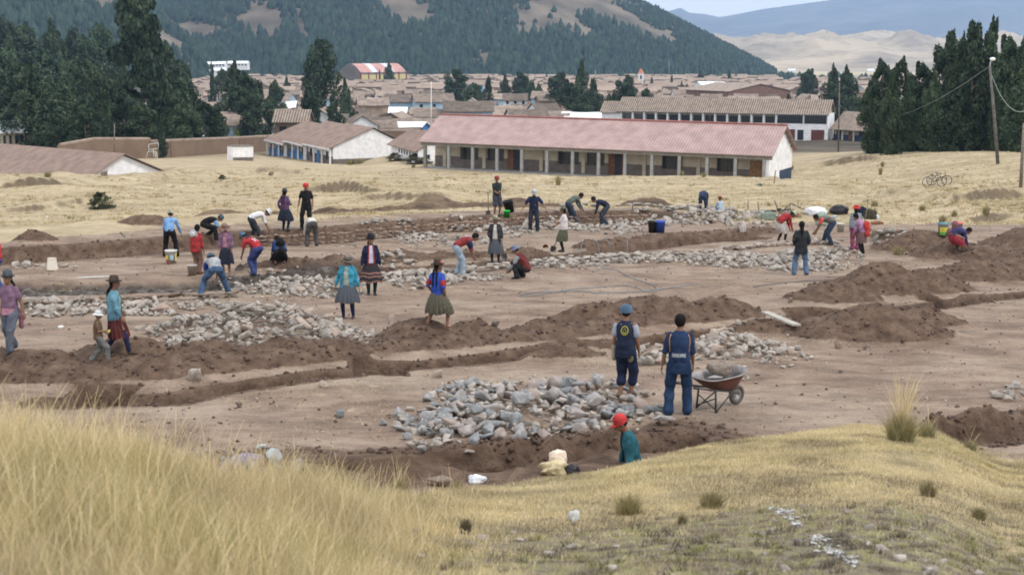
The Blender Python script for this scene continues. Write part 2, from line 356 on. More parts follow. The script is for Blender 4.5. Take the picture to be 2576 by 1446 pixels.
def gable_wall(x0, x1, y0, y1, z0, ze, yr, zr, zb=0.):
    """closed prism of walls"""
    v = []
    for x in (x0, x1): v += [(x, y0, z0), (x, y1, z0), (x, y1, ze+zb), (x, yr, zr), (x, y0, ze)]
    f = [(0, 4, 3, 2, 1), (5, 6, 7, 8, 9), (0, 5, 9, 4), (1, 2, 7, 6), (0, 1, 6, 5), (4, 9, 8, 3), (3, 8, 7, 2)]
    return v, f
def window(par, x, y, z, w, h, bars=(4, 5), nm='window', frame_m=None, side='y', pane_m=None):
    """frame with bars and a pane behind it, facing -y"""
    mb = MB(); t = .05
    mb.box((x, y-.05, z), (x+w, y, z+t)); mb.box((x, y-.05, z+h-t), (x+w, y, z+h)); mb.box((x, y-.05, z+t), (x+t, y, z+h-t)); mb.box((x+w-t, y-.05, z+t), (x+w, y, z+h-t))
    for i in range(1, bars[0]): xx = x + w*i/bars[0]; mb.box((xx-.02, y-.04, z+t), (xx+.02, y-.012, z+h-t))
    for i in range(1, bars[1]): zz = z + h*i/bars[1]; mb.box((x+t, y-.045, zz-.015), (x+w-t, y-.018, zz+.015))
    o = mb.build(nm, frame_m or m_bar, par)
    p = MB(); p.box((x+.01, y-.012, z+.01), (x+w-.01, y-.006, z+h-.01)); p.build('pane', pane_m or m_glass, o); return o
def door(par, x, y, z, w, h, m):
    mb = MB(); mb.box((x, y-.06, z), (x+w, y-.005, z+h)); mb.box((x+.1, y-.075, z+.15), (x+w-.1, y-.06, z+h*.45)); mb.box((x+.1, y-.075, z+h*.55), (x+w-.1, y-.06, z+h-.12))
    o = mb.build('door', m, par); k = MB(); k.box((x+w-.14, y-.1, z+h*.48), (x+w-.09, y-.075, z+h*.52)); k.build('handle', m_metal, o); return o
BUILD = []
FR_SCHOOL = Frame(P(1067, 352, 160), P(1950, 396, 143), 3.1)
FR_LEFT = Frame(P(-150, 418, 190), P(212, 448, 161), 2.9)
FR_B = [Frame(P(669, 350, 254), P(716, 366, 246), 2.7), Frame(P(717, 352, 246), P(765, 367, 237), 2.8), Frame(P(766, 360, 237), P(831, 377, 228), 2.75)]
FR_T = Frame(P(979, 362, 222), P(1046, 379, 206), 1.9)
FR_2 = Frame(P(1540, 277.5, 371), P(2089, 288, 350), 6.5)
FR_2L = Frame(P(1513, 282, 372), P(1566, 283, 370), 6.0)
FR_A = Frame(P(2085, 323, 351), P(2235, 333, 339), 2.7)
for fr, dep in ((FR_SCHOOL, 9.5), (FR_LEFT, 10), (FR_B[0], 12), (FR_B[1], 12), (FR_B[2], 12), (FR_T, 7), (FR_2, 9), (FR_A, 12)):
    pad(fr.A, fr.B, dep, fr.A.z - fr.wall - .04, fr.B.z - fr.wall - .04)
rows = np.concatenate([np.arange(-6, 6, .4), np.arange(6, 22.5, .09), np.arange(22.5, 42, .05), np.arange(42, 64, .085), 64*np.exp(np.arange(0, math.log(200/64), .0042)), 200*np.exp(np.arange(0, math.log(10000/200), .0125))])
cols = np.linspace(-.47, .47, 760)
cols = np.sign(cols)*np.abs(cols)
gy = np.repeat(rows[:, None], len(cols), 1); gx = cols[None, :]*(gy + 12)
gz, m_grass, m_dug, m_mud, m_bank, m_field = H(gx, gy, True)
dzy = np.gradient(gz, axis=0)/np.gradient(gy, axis=0); steep = sstep(.22, .45, dzy + .06*fbm(gx*.2, gy*.2, 3) + 0*gx)*(gy < 200)*(gy > 62)  # slope mask for painting ledge shade and bare soil on scarp faces
nR, nC = gx.shape
def Hi(x, y, masks=False):
    x = np.asarray(x, float); y = np.asarray(y, float); i = np.clip(np.searchsorted(rows, y) - 1, 0, nR-2); t = np.clip((y - rows[i])/(rows[i+1] - rows[i]), 0, 1)
    u = x/(y + 12); c = (u - cols[0])/(cols[1] - cols[0]); j = np.clip(c.astype(int), 0, nC-2); s = np.clip(c - j, 0, 1)
    f = lambda A: (A[i, j]*(1-s) + A[i, j+1]*s)*(1-t) + (A[i+1, j]*(1-s) + A[i+1, j+1]*s)*t
    return [f(A) for A in (gz, m_grass, m_dug, m_mud, m_bank, m_field)] if masks else f(gz)
idx = np.arange(nR*nC).reshape(nR, nC)
fc = np.stack([idx[:-1, :-1], idx[:-1, 1:], idx[1:, 1:], idx[1:, :-1]], -1).reshape(-1, 4)
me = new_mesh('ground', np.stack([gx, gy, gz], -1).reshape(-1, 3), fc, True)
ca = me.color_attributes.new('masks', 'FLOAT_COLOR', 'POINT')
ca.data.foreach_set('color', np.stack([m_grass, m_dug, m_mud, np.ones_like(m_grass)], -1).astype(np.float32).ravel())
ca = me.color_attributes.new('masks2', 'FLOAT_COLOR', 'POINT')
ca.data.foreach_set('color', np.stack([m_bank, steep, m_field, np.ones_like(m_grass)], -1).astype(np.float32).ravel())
SCRUB = tuple(G(2010, 1370))
def ground_material():
    m = bpy.data.materials.new('soil and dry grass'); m.use_nodes = True; nt = m.node_tree; b = nt.nodes['Principled BSDF']
    b.inputs['Specular IOR Level'].default_value = .15
    geo = nd(nt, 'ShaderNodeNewGeometry')
    A = nd(nt, 'ShaderNodeVertexColor', layer_name='masks'); B = nd(nt, 'ShaderNodeVertexColor', layer_name='masks2')
    sa = nd(nt, 'ShaderNodeSeparateColor'); sb = nd(nt, 'ShaderNodeSeparateColor')
    nt.links.new(A.outputs[0], sa.inputs[0]); nt.links.new(B.outputs[0], sb.inputs[0])
    def nz(scale, det=6, stretch=None, rough=.6):
        n = nd(nt, 'ShaderNodeTexNoise'); n.inputs['Scale'].default_value = scale; n.inputs['Detail'].default_value = det; n.inputs['Roughness'].default_value = rough
        src = geo.outputs['Position']
        if stretch:
            mp = nd(nt, 'ShaderNodeMapping'); mp.inputs['Scale'].default_value = stretch; nt.links.new(src, mp.inputs[0]); src = mp.outputs[0]
        nt.links.new(src, n.inputs[0]); return n.outputs[0]
    def ramp(x, stops):
        r = nd(nt, 'ShaderNodeValToRGB'); e = r.color_ramp.elements
        while len(e) < len(stops): e.new(.5)
        for k, (p, c) in enumerate(stops): e[k].position = p; e[k].color = (*c, 1)
        nt.links.new(x, r.inputs[0]); return r.outputs[0]
    def mix(f, a, c):
        x = nd(nt, 'ShaderNodeMix', data_type='RGBA')
        for v, i in ((f, 0), (a, 6), (c, 7)):
            if isinstance(v, float): x.inputs[i].default_value = v
            elif isinstance(v, tuple): x.inputs[i].default_value = (*v, 1)
            else: nt.links.new(v, x.inputs[i])
        return x.outputs[2]
    def math_(op, a, c, clamp=False):
        x = nd(nt, 'ShaderNodeMath', operation=op, use_clamp=clamp)
        for v, i in ((a, 0), (c, 1)):
            if isinstance(v, (int, float)): x.inputs[i].default_value = v
            else: nt.links.new(v, x.inputs[i])
        return x.outputs[0]
    DIRT1, DIRT2, DIRT3 = (.142, .098, .073), (.225, .161, .122), (.308, .232, .176)
    dirt = ramp(nz(.9, 8, (1, 1.6, 1)), [(.36, DIRT1), (.5, DIRT2), (.66, DIRT3)])
    dirt = mix(math_('MULTIPLY', ramp(nz(.28, 5, (1, 1.8, 1)), [(.45, (0, 0, 0)), (.7, (1, 1, 1))]), .45), dirt, (.42, .36, .285))
    dirt = mix(math_('MULTIPLY', ramp(nz(9, 5), [(.5, (0, 0, 0)), (.72, (1, 1, 1))]), .35), dirt, (.12, .08, .062))
    dirt = mix(math_('MULTIPLY', ramp(nz(38, 3), [(.52, (0, 0, 0)), (.62, (1, 1, 1))]), .4), dirt, (.40, .32, .26))
    dirt = mix(math_('MULTIPLY', ramp(nz(1.7, 6, (1, 2.2, 1)), [(.5, (0, 0, 0)), (.66, (1, 1, 1))]), .5), dirt, (.16, .112, .088))
    dug = ramp(nz(3.5, 8), [(.3, (.068, .044, .032)), (.52, (.125, .083, .060)), (.75, (.19, .135, .100))])
    mud = ramp(nz(2.3, 7), [(.4, (.030, .023, .018)), (.55, (.065, .050, .040)), (.72, (.16, .145, .14))])
    gr = ramp(nz(.33, 9, (1, 1.7, 1), .68), [(.28, (.22, .175, .115)), (.42, (.35, .285, .185)), (.55, (.45, .365, .24)), (.75, (.53, .44, .31))])
    gr = mix(math_('MULTIPLY', ramp(nz(1.9, 7), [(.52, (0, 0, 0)), (.72, (1, 1, 1))]), .55), gr, (.21, .18, .10))
    gr = mix(math_('MULTIPLY', ramp(nz(.07, 4), [(.5, (0, 0, 0)), (.7, (1, 1, 1))]), .4), gr, (.34, .27, .19))
    bank = ramp(nz(1.1, 8), [(.32, (.15, .125, .08)), (.45, (.31, .255, .145)), (.58, (.44, .35, .20)), (.75, (.32, .28, .15))])
    sp0 = nd(nt, 'ShaderNodeVectorMath', operation='DISTANCE'); sp0.inputs[1].default_value = SCRUB; nt.links.new(geo.outputs['Position'], sp0.inputs[0])
    scr = math_('ADD', math_('MULTIPLY', nz(1.7, 7), .9), math_('SUBTRACT', .62, math_('MULTIPLY', sp0.outputs['Value'], .20)))
    bank = mix(math_('MULTIPLY', ramp(scr, [(.5, (0, 0, 0)), (.68, (1, 1, 1))]), .85), bank, ramp(nz(5, 6), [(.38, (.075, .06, .045)), (.5, (.19, .165, .13)), (.58, (.21, .21, .08)), (.7, (.33, .29, .24))]))
    bank = mix(math_('MULTIPLY', ramp(nz(3.1, 6), [(.56, (0, 0, 0)), (.68, (1, 1, 1))]), .5), bank, (.19, .155, .11))
    grass = mix(sb.outputs[0], gr, bank)
    col = mix(ramp(math_('ADD', sa.outputs[0], math_('MULTIPLY', math_('SUBTRACT', nz(2.4, 6), .5), .9)), [(.42, (0, 0, 0)), (.58, (1, 1, 1))]), dirt, grass)
    col = mix(ramp(math_('ADD', sa.outputs[1], math_('MULTIPLY', math_('SUBTRACT', nz(3, 6), .5), .8)), [(.35, (0, 0, 0)), (.6, (1, 1, 1))]), col, dug)
    col = mix(sa.outputs[2], col, mud)
    col = mix(math_('MULTIPLY', sb.outputs[1], .8), col, (.075, .055, .04))  # steep faces: bare dark soil plus ledge shade painted into the colour
    col = mix(math_('MULTIPLY', ramp(nz(.55, 8, (1, 1.5, 1), .72), [(.5, (0, 0, 0)), (.62, (1, 1, 1))]), math_('MULTIPLY', sb.outputs[2], .45)), col, (.27, .205, .13))
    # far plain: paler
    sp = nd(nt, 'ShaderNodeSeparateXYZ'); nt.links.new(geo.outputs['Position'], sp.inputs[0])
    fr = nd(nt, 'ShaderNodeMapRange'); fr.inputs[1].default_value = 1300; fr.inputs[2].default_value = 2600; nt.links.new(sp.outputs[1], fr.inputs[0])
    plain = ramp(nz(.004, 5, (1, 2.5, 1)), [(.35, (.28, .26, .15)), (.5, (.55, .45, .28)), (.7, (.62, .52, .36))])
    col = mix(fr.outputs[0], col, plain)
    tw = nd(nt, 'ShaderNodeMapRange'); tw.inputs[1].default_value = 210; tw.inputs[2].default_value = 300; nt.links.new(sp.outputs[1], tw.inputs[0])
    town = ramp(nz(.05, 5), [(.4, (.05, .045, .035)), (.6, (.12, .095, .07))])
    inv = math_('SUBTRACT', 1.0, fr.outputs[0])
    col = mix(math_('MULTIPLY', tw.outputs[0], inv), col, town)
    nt.links.new(col, b.inputs['Base Color'])
    rr = ramp(sa.outputs[2], [(.3, (.9, .9, .9)), (1., (.34, .34, .34))]); nt.links.new(rr, b.inputs['Roughness'])
    bp = nd(nt, 'ShaderNodeBump'); bp.inputs['Strength'].default_value = .9; bp.inputs['Distance'].default_value = .10
    h = math_('ADD', math_('MULTIPLY', nz(7, 8), .8), nz(1.6, 4)); nt.links.new(h, bp.inputs['Height']); nt.links.new(bp.outputs[0], b.inputs['Normal'])
    return m
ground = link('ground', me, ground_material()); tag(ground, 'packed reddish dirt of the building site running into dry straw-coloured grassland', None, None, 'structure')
# ------------------------------------------------------------------ mountains, hills
def relief(name, x0, x1, y0, y1, nx, ny, fn, material, label):
    xs = np.linspace(x0, x1, nx); ys = np.linspace(y0, y1, ny); X, Yg = np.meshgrid(xs, ys); Z = fn(X, Yg)
    ii = np.arange(nx*ny).reshape(ny, nx)
    ff = np.stack([ii[:-1, :-1], ii[:-1, 1:], ii[1:, 1:], ii[1:, :-1]], -1).reshape(-1, 4)
    o = link(name, new_mesh(name, np.stack([X, Yg, Z], -1).reshape(-1, 3), ff, True), material); tag(o, label, None, None, 'structure'); return o
def ridged(x, y, o=5):
    r = 0; a = .5; s = 1.
    for i in range(o): r = r + a*(1 - np.abs(2*vnoise(x*s + 9.7*i, y*s + 3.3*i) - 1)); a *= .5; s *= 2.1
    return r
def hill_h(x, y):
    n = fbm(x*.006, y*.006, 5)
    r1 = np.sqrt(((x+180)/590)**2 + ((y-2280)/790)**2)*(1 + .10*n)
    h1 = 305*np.clip(1 - r1, 0, None)**1.0
    r2 = np.sqrt(((x+760)/520)**2 + ((y-1450)/640)**2)*(1 + .25*n)
    h2 = 300*np.clip(1 - r2, 0, None)
    h3 = 330*np.clip(1 - np.sqrt(((x+640)/560)**2 + ((y-2500)/800)**2)*(1+.15*n), 0, None)
    h1 = np.maximum(h1, h3); h = np.maximum(h1, h2) + 14*n*(np.maximum(h1, h2) > 1)
    return -42 - 4*(h < .5) + h + 7*np.abs(fbm(x*.02, y*.02, 4))*(h > 4)
m_hill = mat('brown hillside', (.15, .122, .092), .95, .45, .012, coord='Object')
m_hill.node_tree.nodes['Noise Texture'].inputs['Scale'].default_value = .02; m_hill.node_tree.nodes['Noise Texture'].inputs['Detail'].default_value = 9
hill = relief('hill', -1500, 520, 900, 3300, 300, 300, hill_h, m_hill, 'dark wooded hill rising behind the town')
def pale_h(x, y):
    g = sstep(450, 950, x)*1.0
    h = (78*ridged(x*.0016+3.1, y*.0012, 6)**2.2 + 36*ridged(x*.006, y*.004, 5) + 13*ridged(x*.02, y*.014, 4)) + 34*sstep(3700, 5400, y)
    return -62 + h*sstep(3250, 4300, y)*(1 - sstep(5600, 7200, y)*.6)
m_pale = mat('sunlit pale grass slopes', (.52, .415, .295), .95, .3, .006, col2=(.19, .155, .12)); m_pale.node_tree.nodes['Noise Texture'].inputs['Detail'].default_value = 9; m_pale.node_tree.nodes['Noise Texture'].inputs['Scale'].default_value = .0035; m_pale.node_tree.nodes['Noise Texture'].inputs['Roughness'].default_value = .68; m_pale.node_tree.nodes['Map Range'].inputs[1].default_value = .44; m_pale.node_tree.nodes['Map Range'].inputs[2].default_value = .66
relief('pale_hills', -500, 3600, 3200, 7200, 620, 420, pale_h, m_pale, 'pale dry rolling hills beyond the plain')
def blue_h(x, y):
    px = 1288 + F*x/y*.99
    top = np.interp(px, [1200, 1560, 1640, 1668, 1700, 1722, 1760, 1795, 1820, 1900, 1985, 2060, 2150, 2300, 2576, 3200], [60, 50, 34, 30, 20, 33, 36, 44, 40, 24, 12, 2, -14, -26, -34, -40])
    zt = np.tan(np.arctan((723-top)/F) - TH)*11000
    d = np.clip((y-7300)/3700, 0, 1)
    n = ridged(x*.0006, y*.0006, 5) - .5
    return -70 + (zt + 70)*d**1.15*(1 + .30*n*(1-d)*d*4) + 420*n*d*(1-d) + 120*(ridged(x*.0022, y*.0022, 4)-.5)*d*(1-d)
m_blue = mat('distant mountain', (.17, .17, .19), .95, .25, .002)
relief('mountains', -3000, 6500, 7200, 11000, 500, 260, blue_h, m_blue, 'distant mountain range fading to blue')
# ------------------------------------------------------------------ haze
def build_haze():
    b = MB(); b.box((-9000, -60, -140), (9000, 11050, 640)); m = bpy.data.materials.new('haze'); m.use_nodes = True; nt = m.node_tree; nt.nodes.clear()
    o = nd(nt, 'ShaderNodeOutputMaterial'); v = nd(nt, 'ShaderNodeVolumePrincipled'); v.inputs['Color'].default_value = (.43, .66, 1., 1); v.inputs['Density'].default_value = 1.0e-4
    nt.links.new(v.outputs[0], o.inputs['Volume'])
    tag(b.build('haze', m), 'thin blue haze filling the valley', None, None, 'stuff')
build_haze()
def long_school():
    fr = FR_SCHOOL; L = fr.L; r = root_of(fr, 'school_building', 'long single-storey school with faded red metal roof and a row of pale columns', 'school')
    D = 9.2; ze = 3.1
    v, f, yr = gable_roof(fr, -.5, L-.1, 0, D, ze, 2.55, .52, .45, .06); rf = put(fr, 'roof', v, f, m_pink, r)
    mb = MB(); mb.tube([(-.5, yr, ze+2.64), (L-.1, yr, ze+2.64)], .14, 6); mb.build('ridge_cap', m_red, rf)
    bx(fr, 'fascia', (-.45, -.12, ze-.62), (L-.3, .06, ze-.17), m_fascia, r)
    v, f = gable_wall(.3, L-1.0, 2.0, D-.3, 1.25, ze-.1+.5*2*.28, yr, ze+2.3); 
    v, f = gable_wall(.3, L-1.0, 2.0, D-.3, 1.25, ze+.75, yr, ze+2.38, -.72); wl = put(fr, 'wall', v, f, m_cream, r)
    bx(fr, 'dado', (.28, 1.97, -.6), (L-.98, D-.28, 1.25), m_dado, r)
    # white gable end towards the viewer's side
    v, f = gable_wall(L-.98, L-.6, -.02, D, -.6, ze-.16, yr, ze+2.38); put(fr, 'end_wall', v, f, m_white, r)
    bx(fr, 'blue_dado', (L-.6, D*.45, -.6), (L-.58, D-.05, 1.1), m_navy_p, r)
    bx(fr, 'floor_slab', (0, -.5, -.35), (L-1.0, 2.0, .05), mat('grey concrete', (.27, .26, .25), .9, .2, 2), r)
    n = 13; sp = (L-1.2)/n
    for i in range(n+1):
        x = .1 + i*sp; mb = MB(); mb.box((x-.16, -.14, -.5), (x+.16, .16, 2.5)); mb.build('column', m_col if i else m_fascia, r)
    for i in range(4): bx(fr, 'rafter_end', (L-.58, yr+.8+i*.9, ze+1.65-i*.48), (L-.12, yr+.92+i*.9, ze+1.78-i*.48), m_wood, r)
    k = [('p',), ('w', 2.2), ('w2', 2.0), ('d', 1.6), ('p',), ('w', 2.4), ('w2', 2.0), ('d', 1.6), ('p',), ('w', 2.2), ('p',), ('w', 2.2), ('dd', 1.9)]
    for i, q in enumerate(k):
        x = .1 + i*sp + .35
        if q[0] == 'w': window(r, x+.1, 1.97, .95, q[1], 1.55, (6, 5))
        if q[0] == 'w2': window(r, x+.5, 1.97, .95, q[1], 1.5, (5, 5)); bx(fr, 'pilaster', (x-.1, 1.85, -.3), (x+.3, 1.97, 2.75), m_cream, r)
        if q[0] == 'd': bx(fr, 'door_opening', (x+.75, 1.94, .05), (x+1.55, 1.968, 2.25), m_bar, r); door(r, x, 1.95, .05, .75, 2.2, m_door); door(r, x+1.56, 1.95, .05, .35, 2.2, m_door)
        if q[0] == 'dd': door(r, x+.6, 1.97, .05, q[1], 2.1, mat('ochre door', (.27, .15, .07), .6, .3, 4))
        if q[0] == 'p': bx(fr, 'pilaster', (x+.9, 1.85, -.3), (x+1.3, 1.968, 2.75), m_cream, r)
long_school()
def left_hall():
    fr = FR_LEFT; L = fr.L; r = root_of(fr, 'classroom_block', 'tile-roofed block with blank white gable behind the eroded bank', 'building')
    D = 11.2; ze = 2.9
    v, f, yr = gable_roof(fr, -.5, L, 0, D, ze, 2.9, .47, .3, .1, zb=.2); put(fr, 'roof', v, f, m_tile, r)
    v, f = gable_wall(.3, L-.5, 1.8, D-.4, -1, ze+.85, yr, ze+2.75, -.6); put(fr, 'wall', v, f, m_white, r)
    v, f = gable_wall(L-.7, L-.45, .1, 1.8, -1, ze, 1.0, ze+.4, .75); put(fr, 'wing_wall', v, f, m_cream, r)
    for i in range(12):
        x = .5 + i*(L-1.4)/11; mb = MB(); mb.box((x-.14, .0, -1), (x+.14, .28, ze-.2)); mb.build('column', m_col, r)
        if i < 11: window(r, x+.7, 1.77, .9, 1.9, 1.3, (4, 3))
    bx(fr, 'fascia', (-.4, -.25, ze-.42), (L-.1, -.15, ze-.16), m_fascia, r)
left_hall()
def blocks():
    r0 = None
    for k, fr in enumerate(FR_B):
        L = fr.L; ze = fr.wall
        lab = ['far tile-roofed classroom of the stepped row with blue lower walls', 'middle tile-roofed classroom of the stepped row with blue lower walls', 'nearest classroom of the stepped row, with tall white gable'][k]
        r = root_of(fr, 'classroom_block', lab, 'building', 'stepped row of classrooms')
        D = 12.2; v, f, yr = gable_roof(fr, -.3, L + (0 if k == 2 else .35), 0, D, ze, 3.1, .62, .35, .12, zb=1.15); put(fr, 'roof', v, f, m_tile, r)
        v, f = gable_wall(0, L-.35, .55, D-.5, -.8, ze+.2, yr, ze+2.95, .8); put(fr, 'wall', v, f, m_white if k == 2 else m_cream, r)
        bx(fr, 'fascia', (-.3, -.38, ze-.32), (L, -.28, ze-.05), m_white, r)
        dm = m_blue_p if k < 2 else m_dado
        bx(fr, 'dado', (-.01, .53, -.8), (L-.36, .55, 1.35), dm, r)
        if k == 2: bx(fr, 'gable_dado', (L-.36, .53, -.8), (L-.33, D-.48, .95), m_dado, r)
        n = 3
        for i in range(n+1):
            x = .1 + i*(L-.6)/n; mb = MB(); mb.box((x-.12, 0, -.6), (x+.12, .22, ze-.15)); mb.build('column', m_white, r)
            if i < n:
                if i % 2: door(r, x+.5, .52, -.2, 1.1, 2.1, m_blue_p)
                window(r, x+1.1*(i % 2)+.8, .52, .7, .9, 1.3, (2, 3))
blocks()
def toilets():
    fr = FR_T; L = fr.L; ze = fr.wall; r = root_of(fr, 'washroom_block', 'low white washroom with small square windows under a tiled roof', 'building')
    v, f, yr = gable_roof(fr, -.5, L+.4, 0, 7.5, ze, 2.2, .5, .3, .12, zb=.5); put(fr, 'roof', v, f, m_tile, r)
    v, f = gable_wall(0, L, .3, 7, -1.5, ze, yr, ze+2, .3); put(fr, 'wall', v, f, m_white, r)
    for i in range(7): window(r, 5.2 + i*1.7, .28, .9, .5, .62, (1, 1))
    for i in range(3): bxx = MB(); bxx.box((L, 1.2+i*1.9, .7), (L+.03, 2.1+i*1.9, 1.3)); bxx.build('window', m_glass, r)
    bx(fr, 'blue_dado', (0, .27, -1.5), (5, .3, -.1), m_blue_p, r)
toilets()
def two_storey():
    fr = FR_2; L = fr.L; ze = 6.5; r = root_of(fr, 'two_storey_school', 'long white two-storey school with ribbed tile roof and open upper gallery', 'school')
    v, f, yr = gable_roof(fr, 1.2, L-.2, 0, 9, ze, 3.2, .5, .4, .14); put(fr, 'roof', v, f, m_tile2, r)
    v, f = gable_wall(2.2, L-1, 1.2, 8.6, -1, ze+.5, yr, ze+2.9, -.3); put(fr, 'wall', v, f, m_cream, r)
    bx(fr, 'parapet', (2.2, 0, 2.8), (L-.8, .25, 4.0), m_white, r); bx(fr, 'gallery_floor', (2.2, .25, 2.75), (L-1, 1.2, 3.0), m_white, r)
    bx(fr, 'fascia', (1.2, -.3, ze-.35), (L-.2, -.1, ze-.05), m_white, r)
    x1 = L-13.5; bx(fr, 'lower_wall', (x1, -.02, -1), (L-.8, .24, 2.8), m_white, r); bx(fr, 'end_wall', (L-.8, -.05, -1), (L-.5, 9, ze), m_white, r)
    n = 13; sp = (x1-2.2)/n
    for i in range(n+1):
        x = 2.2 + i*sp; bx(fr, 'column', (x, -.04, 4.0), (x+.42, .25, ze-.2), m_white, r)
        if i < n: window(r, x+.5, 1.17, 4.0, sp-.9, 1.6, (5, 2))
    for x, w in ((x1+.6, 6.3), (x1+7.2, 5.6)):
        window(r, x, .02, 4.1, w-.3, 1.9, (8, 2)); 
    bx(fr, 'column', (x1+6.85, -.04, 4.0), (x1+7.15, .25, ze-.2), m_white, r)
    door(r, x1+1.8, -.03, 0, 3.2, 2.6, m_maroon); window(r, x1+5.6, -.03, 0, 1.5, 2.5, (2, 2)); door(r, x1+9., -.03, 0, 3.2, 2.6, m_maroon)
    fr = FR_2L; r = root_of(fr, 'tiled_annex', 'short white annex with lower tiled roof at the two-storey school end', 'building')
    v, f, yr = gable_roof(fr, -.5, fr.L-.4, 0, 8, 6.0, 2.6, .5, .3, .14); put(fr, 'roof', v, f, m_tile2, r)
    v, f = gable_wall(0, fr.L-.6, .3, 7.6, -1, 6.1, yr, 8.2); put(fr, 'wall', v, f, m_white, r)
    fr = FR_A; r = root_of(fr, 'single_storey_school', 'single-storey tiled school wing beside the two-storey block', 'school'); L = fr.L
    v, f, yr = gable_roof(fr, .3, L, 0, 12, 2.7, 3.9, .5, .4, .14); put(fr, 'roof', v, f, m_tile2, r)
    v, f = gable_wall(.4, L-.5, 1.5, 11.5, -1, 3.4, yr, 6.3, -.6); put(fr, 'wall', v, f, m_cream, r)
    bx(fr, 'dado', (.38, 1.47, -1), (L-.5, 1.5, 1.3), m_navy_p, r)
    for i in range(6):
        x = .6 + i*(L-1)/5; bx(fr, 'column', (x, 0, -.5), (x+.3, .3, 2.5), m_cream, r)
        if i < 5: (door(r, x+1, 1.46, 0, 1, 2.1, m_door) if i % 2 else window(r, x+.8, 1.46, 1.3, 1.5, 1, (3, 2)))
two_storey()
# adobe boundary wall
def boundary():
    def run(pts, label):
        w = [P(px, py, Y) for px, py, Y in pts]; mb = MB(); cp = MB(); piers = []
        for a, b in zip(w[:-1], w[1:]):
            d = (b-a); L = math.hypot(d.x, d.y); n = Vector((-d.y, d.x, 0))/L*.18
            k = max(1, int(L/6))
            for i in range(k):
                p = a + d*(i/k); q = a + d*((i+1)/k); g0 = min(Hs(p.x, p.y), Hs(q.x, q.y)) - .4
                v = []
                for s_, c_ in ((-1, p), (1, p), (1, q), (-1, q)): v.append((c_.x+n.x*s_, c_.y+n.y*s_, g0))
                for s_, c_ in ((-1, p), (1, p), (1, q), (-1, q)): v.append((c_.x+n.x*s_, c_.y+n.y*s_, c_.z))
                mb.add(v, [(0, 1, 5, 4), (1, 2, 6, 5), (2, 3, 7, 6), (3, 0, 4, 7), (4, 5, 6, 7)])
                cp.tube([p + Vector((0, 0, .06)), q + Vector((0, 0, .06))], .26, 6); piers.append((p, g0))
        r = mb.build('boundary_wall', m_adobe); tag(r, label, 'wall'); cp.build('coping', mat('plain clay coping', (.30, .23, .18), .9, .2, .6), r)
        for p, g0 in piers[::4]:
            q = MB(); q.box((p.x-.28, p.y-.3, g0), (p.x+.28, p.y+.3, p.z-.02)); q.build('pier', m_adobe, r)
    run([(150, 366, 205), (235, 351, 214), (375, 351, 222), (378, 357, 223), (600, 348, 252), (690, 343, 268), (760, 340, 300), (900, 334, 330)], 'long brown adobe boundary wall with tile coping behind the tile-roofed block')
    run([(925, 330, 300), (1000, 330, 300), (1100, 332, 300)], 'brown adobe wall behind the washroom, with tile coping')
boundary()
def coliseum():
    A = P(907, 183, 1150); B = P(1021, 182, 1200); fr = Frame(A, B, 5.2); L = fr.L
    r = root_of(fr, 'sports_hall', 'large arched-roof sports hall with pink roof and yellow side bays', 'hall'); D = 22; N = 14; rise = 7.
    v = []; f = []
    for i in range(N+1):
        t = i/N; y = D*t; z = 5.2 + rise*math.sin(PI*t)**.9; 
        for j in range(9): v.append((L*j/8, y, z))
    f = [(i*9+j, i*9+j+1, (i+1)*9+j+1, (i+1)*9+j) for i in range(N) for j in range(8)]
    m1 = mat('pink sheet roof', (.50, .27, .24), .6, .15, .2); m2 = mat('translucent roof strips', (.62, .68, .74), .5, .1, .2)
    o = link('roof', new_mesh('roof', v, f, True), [m1, m2], r)
    o.data.polygons.foreach_set('material_index', [1 if (j in (2, 5)) else 0 for i in range(N) for j in range(8)])
    wv = [(0, 0, -1), (0, D, -1)] + [(0, D*(1-i/N), 5.1 + rise*math.sin(PI*(1-i/N))**.9) for i in range(N+1)]
    n = len(wv); v = wv + [(L, y, z) for _, y, z in wv]
    put(fr, 'wall', v, [tuple(range(n)), tuple(range(2*n-1, n-1, -1)), (0, n, n+n-1, n-1), (0, 1, n+1, n)], mat('grey brick hall wall', (.20, .17, .155), .9, .2, .1), r)
    for i in range(7):
        x = L*i/6; bx(fr, 'column', (x-.5, -.6, -1), (x+.5, .3, 5.3), mat('dark red column', (.24, .05, .035), .7, .2, 1), r)
        if i < 6: bx(fr, 'bay_panel', (x+.5, -.2, -.6), (x+L/6-.5, -.05, 3.4), mat('pale yellow panel', (.60, .52, .24), .8, .1, 1), r)
coliseum()
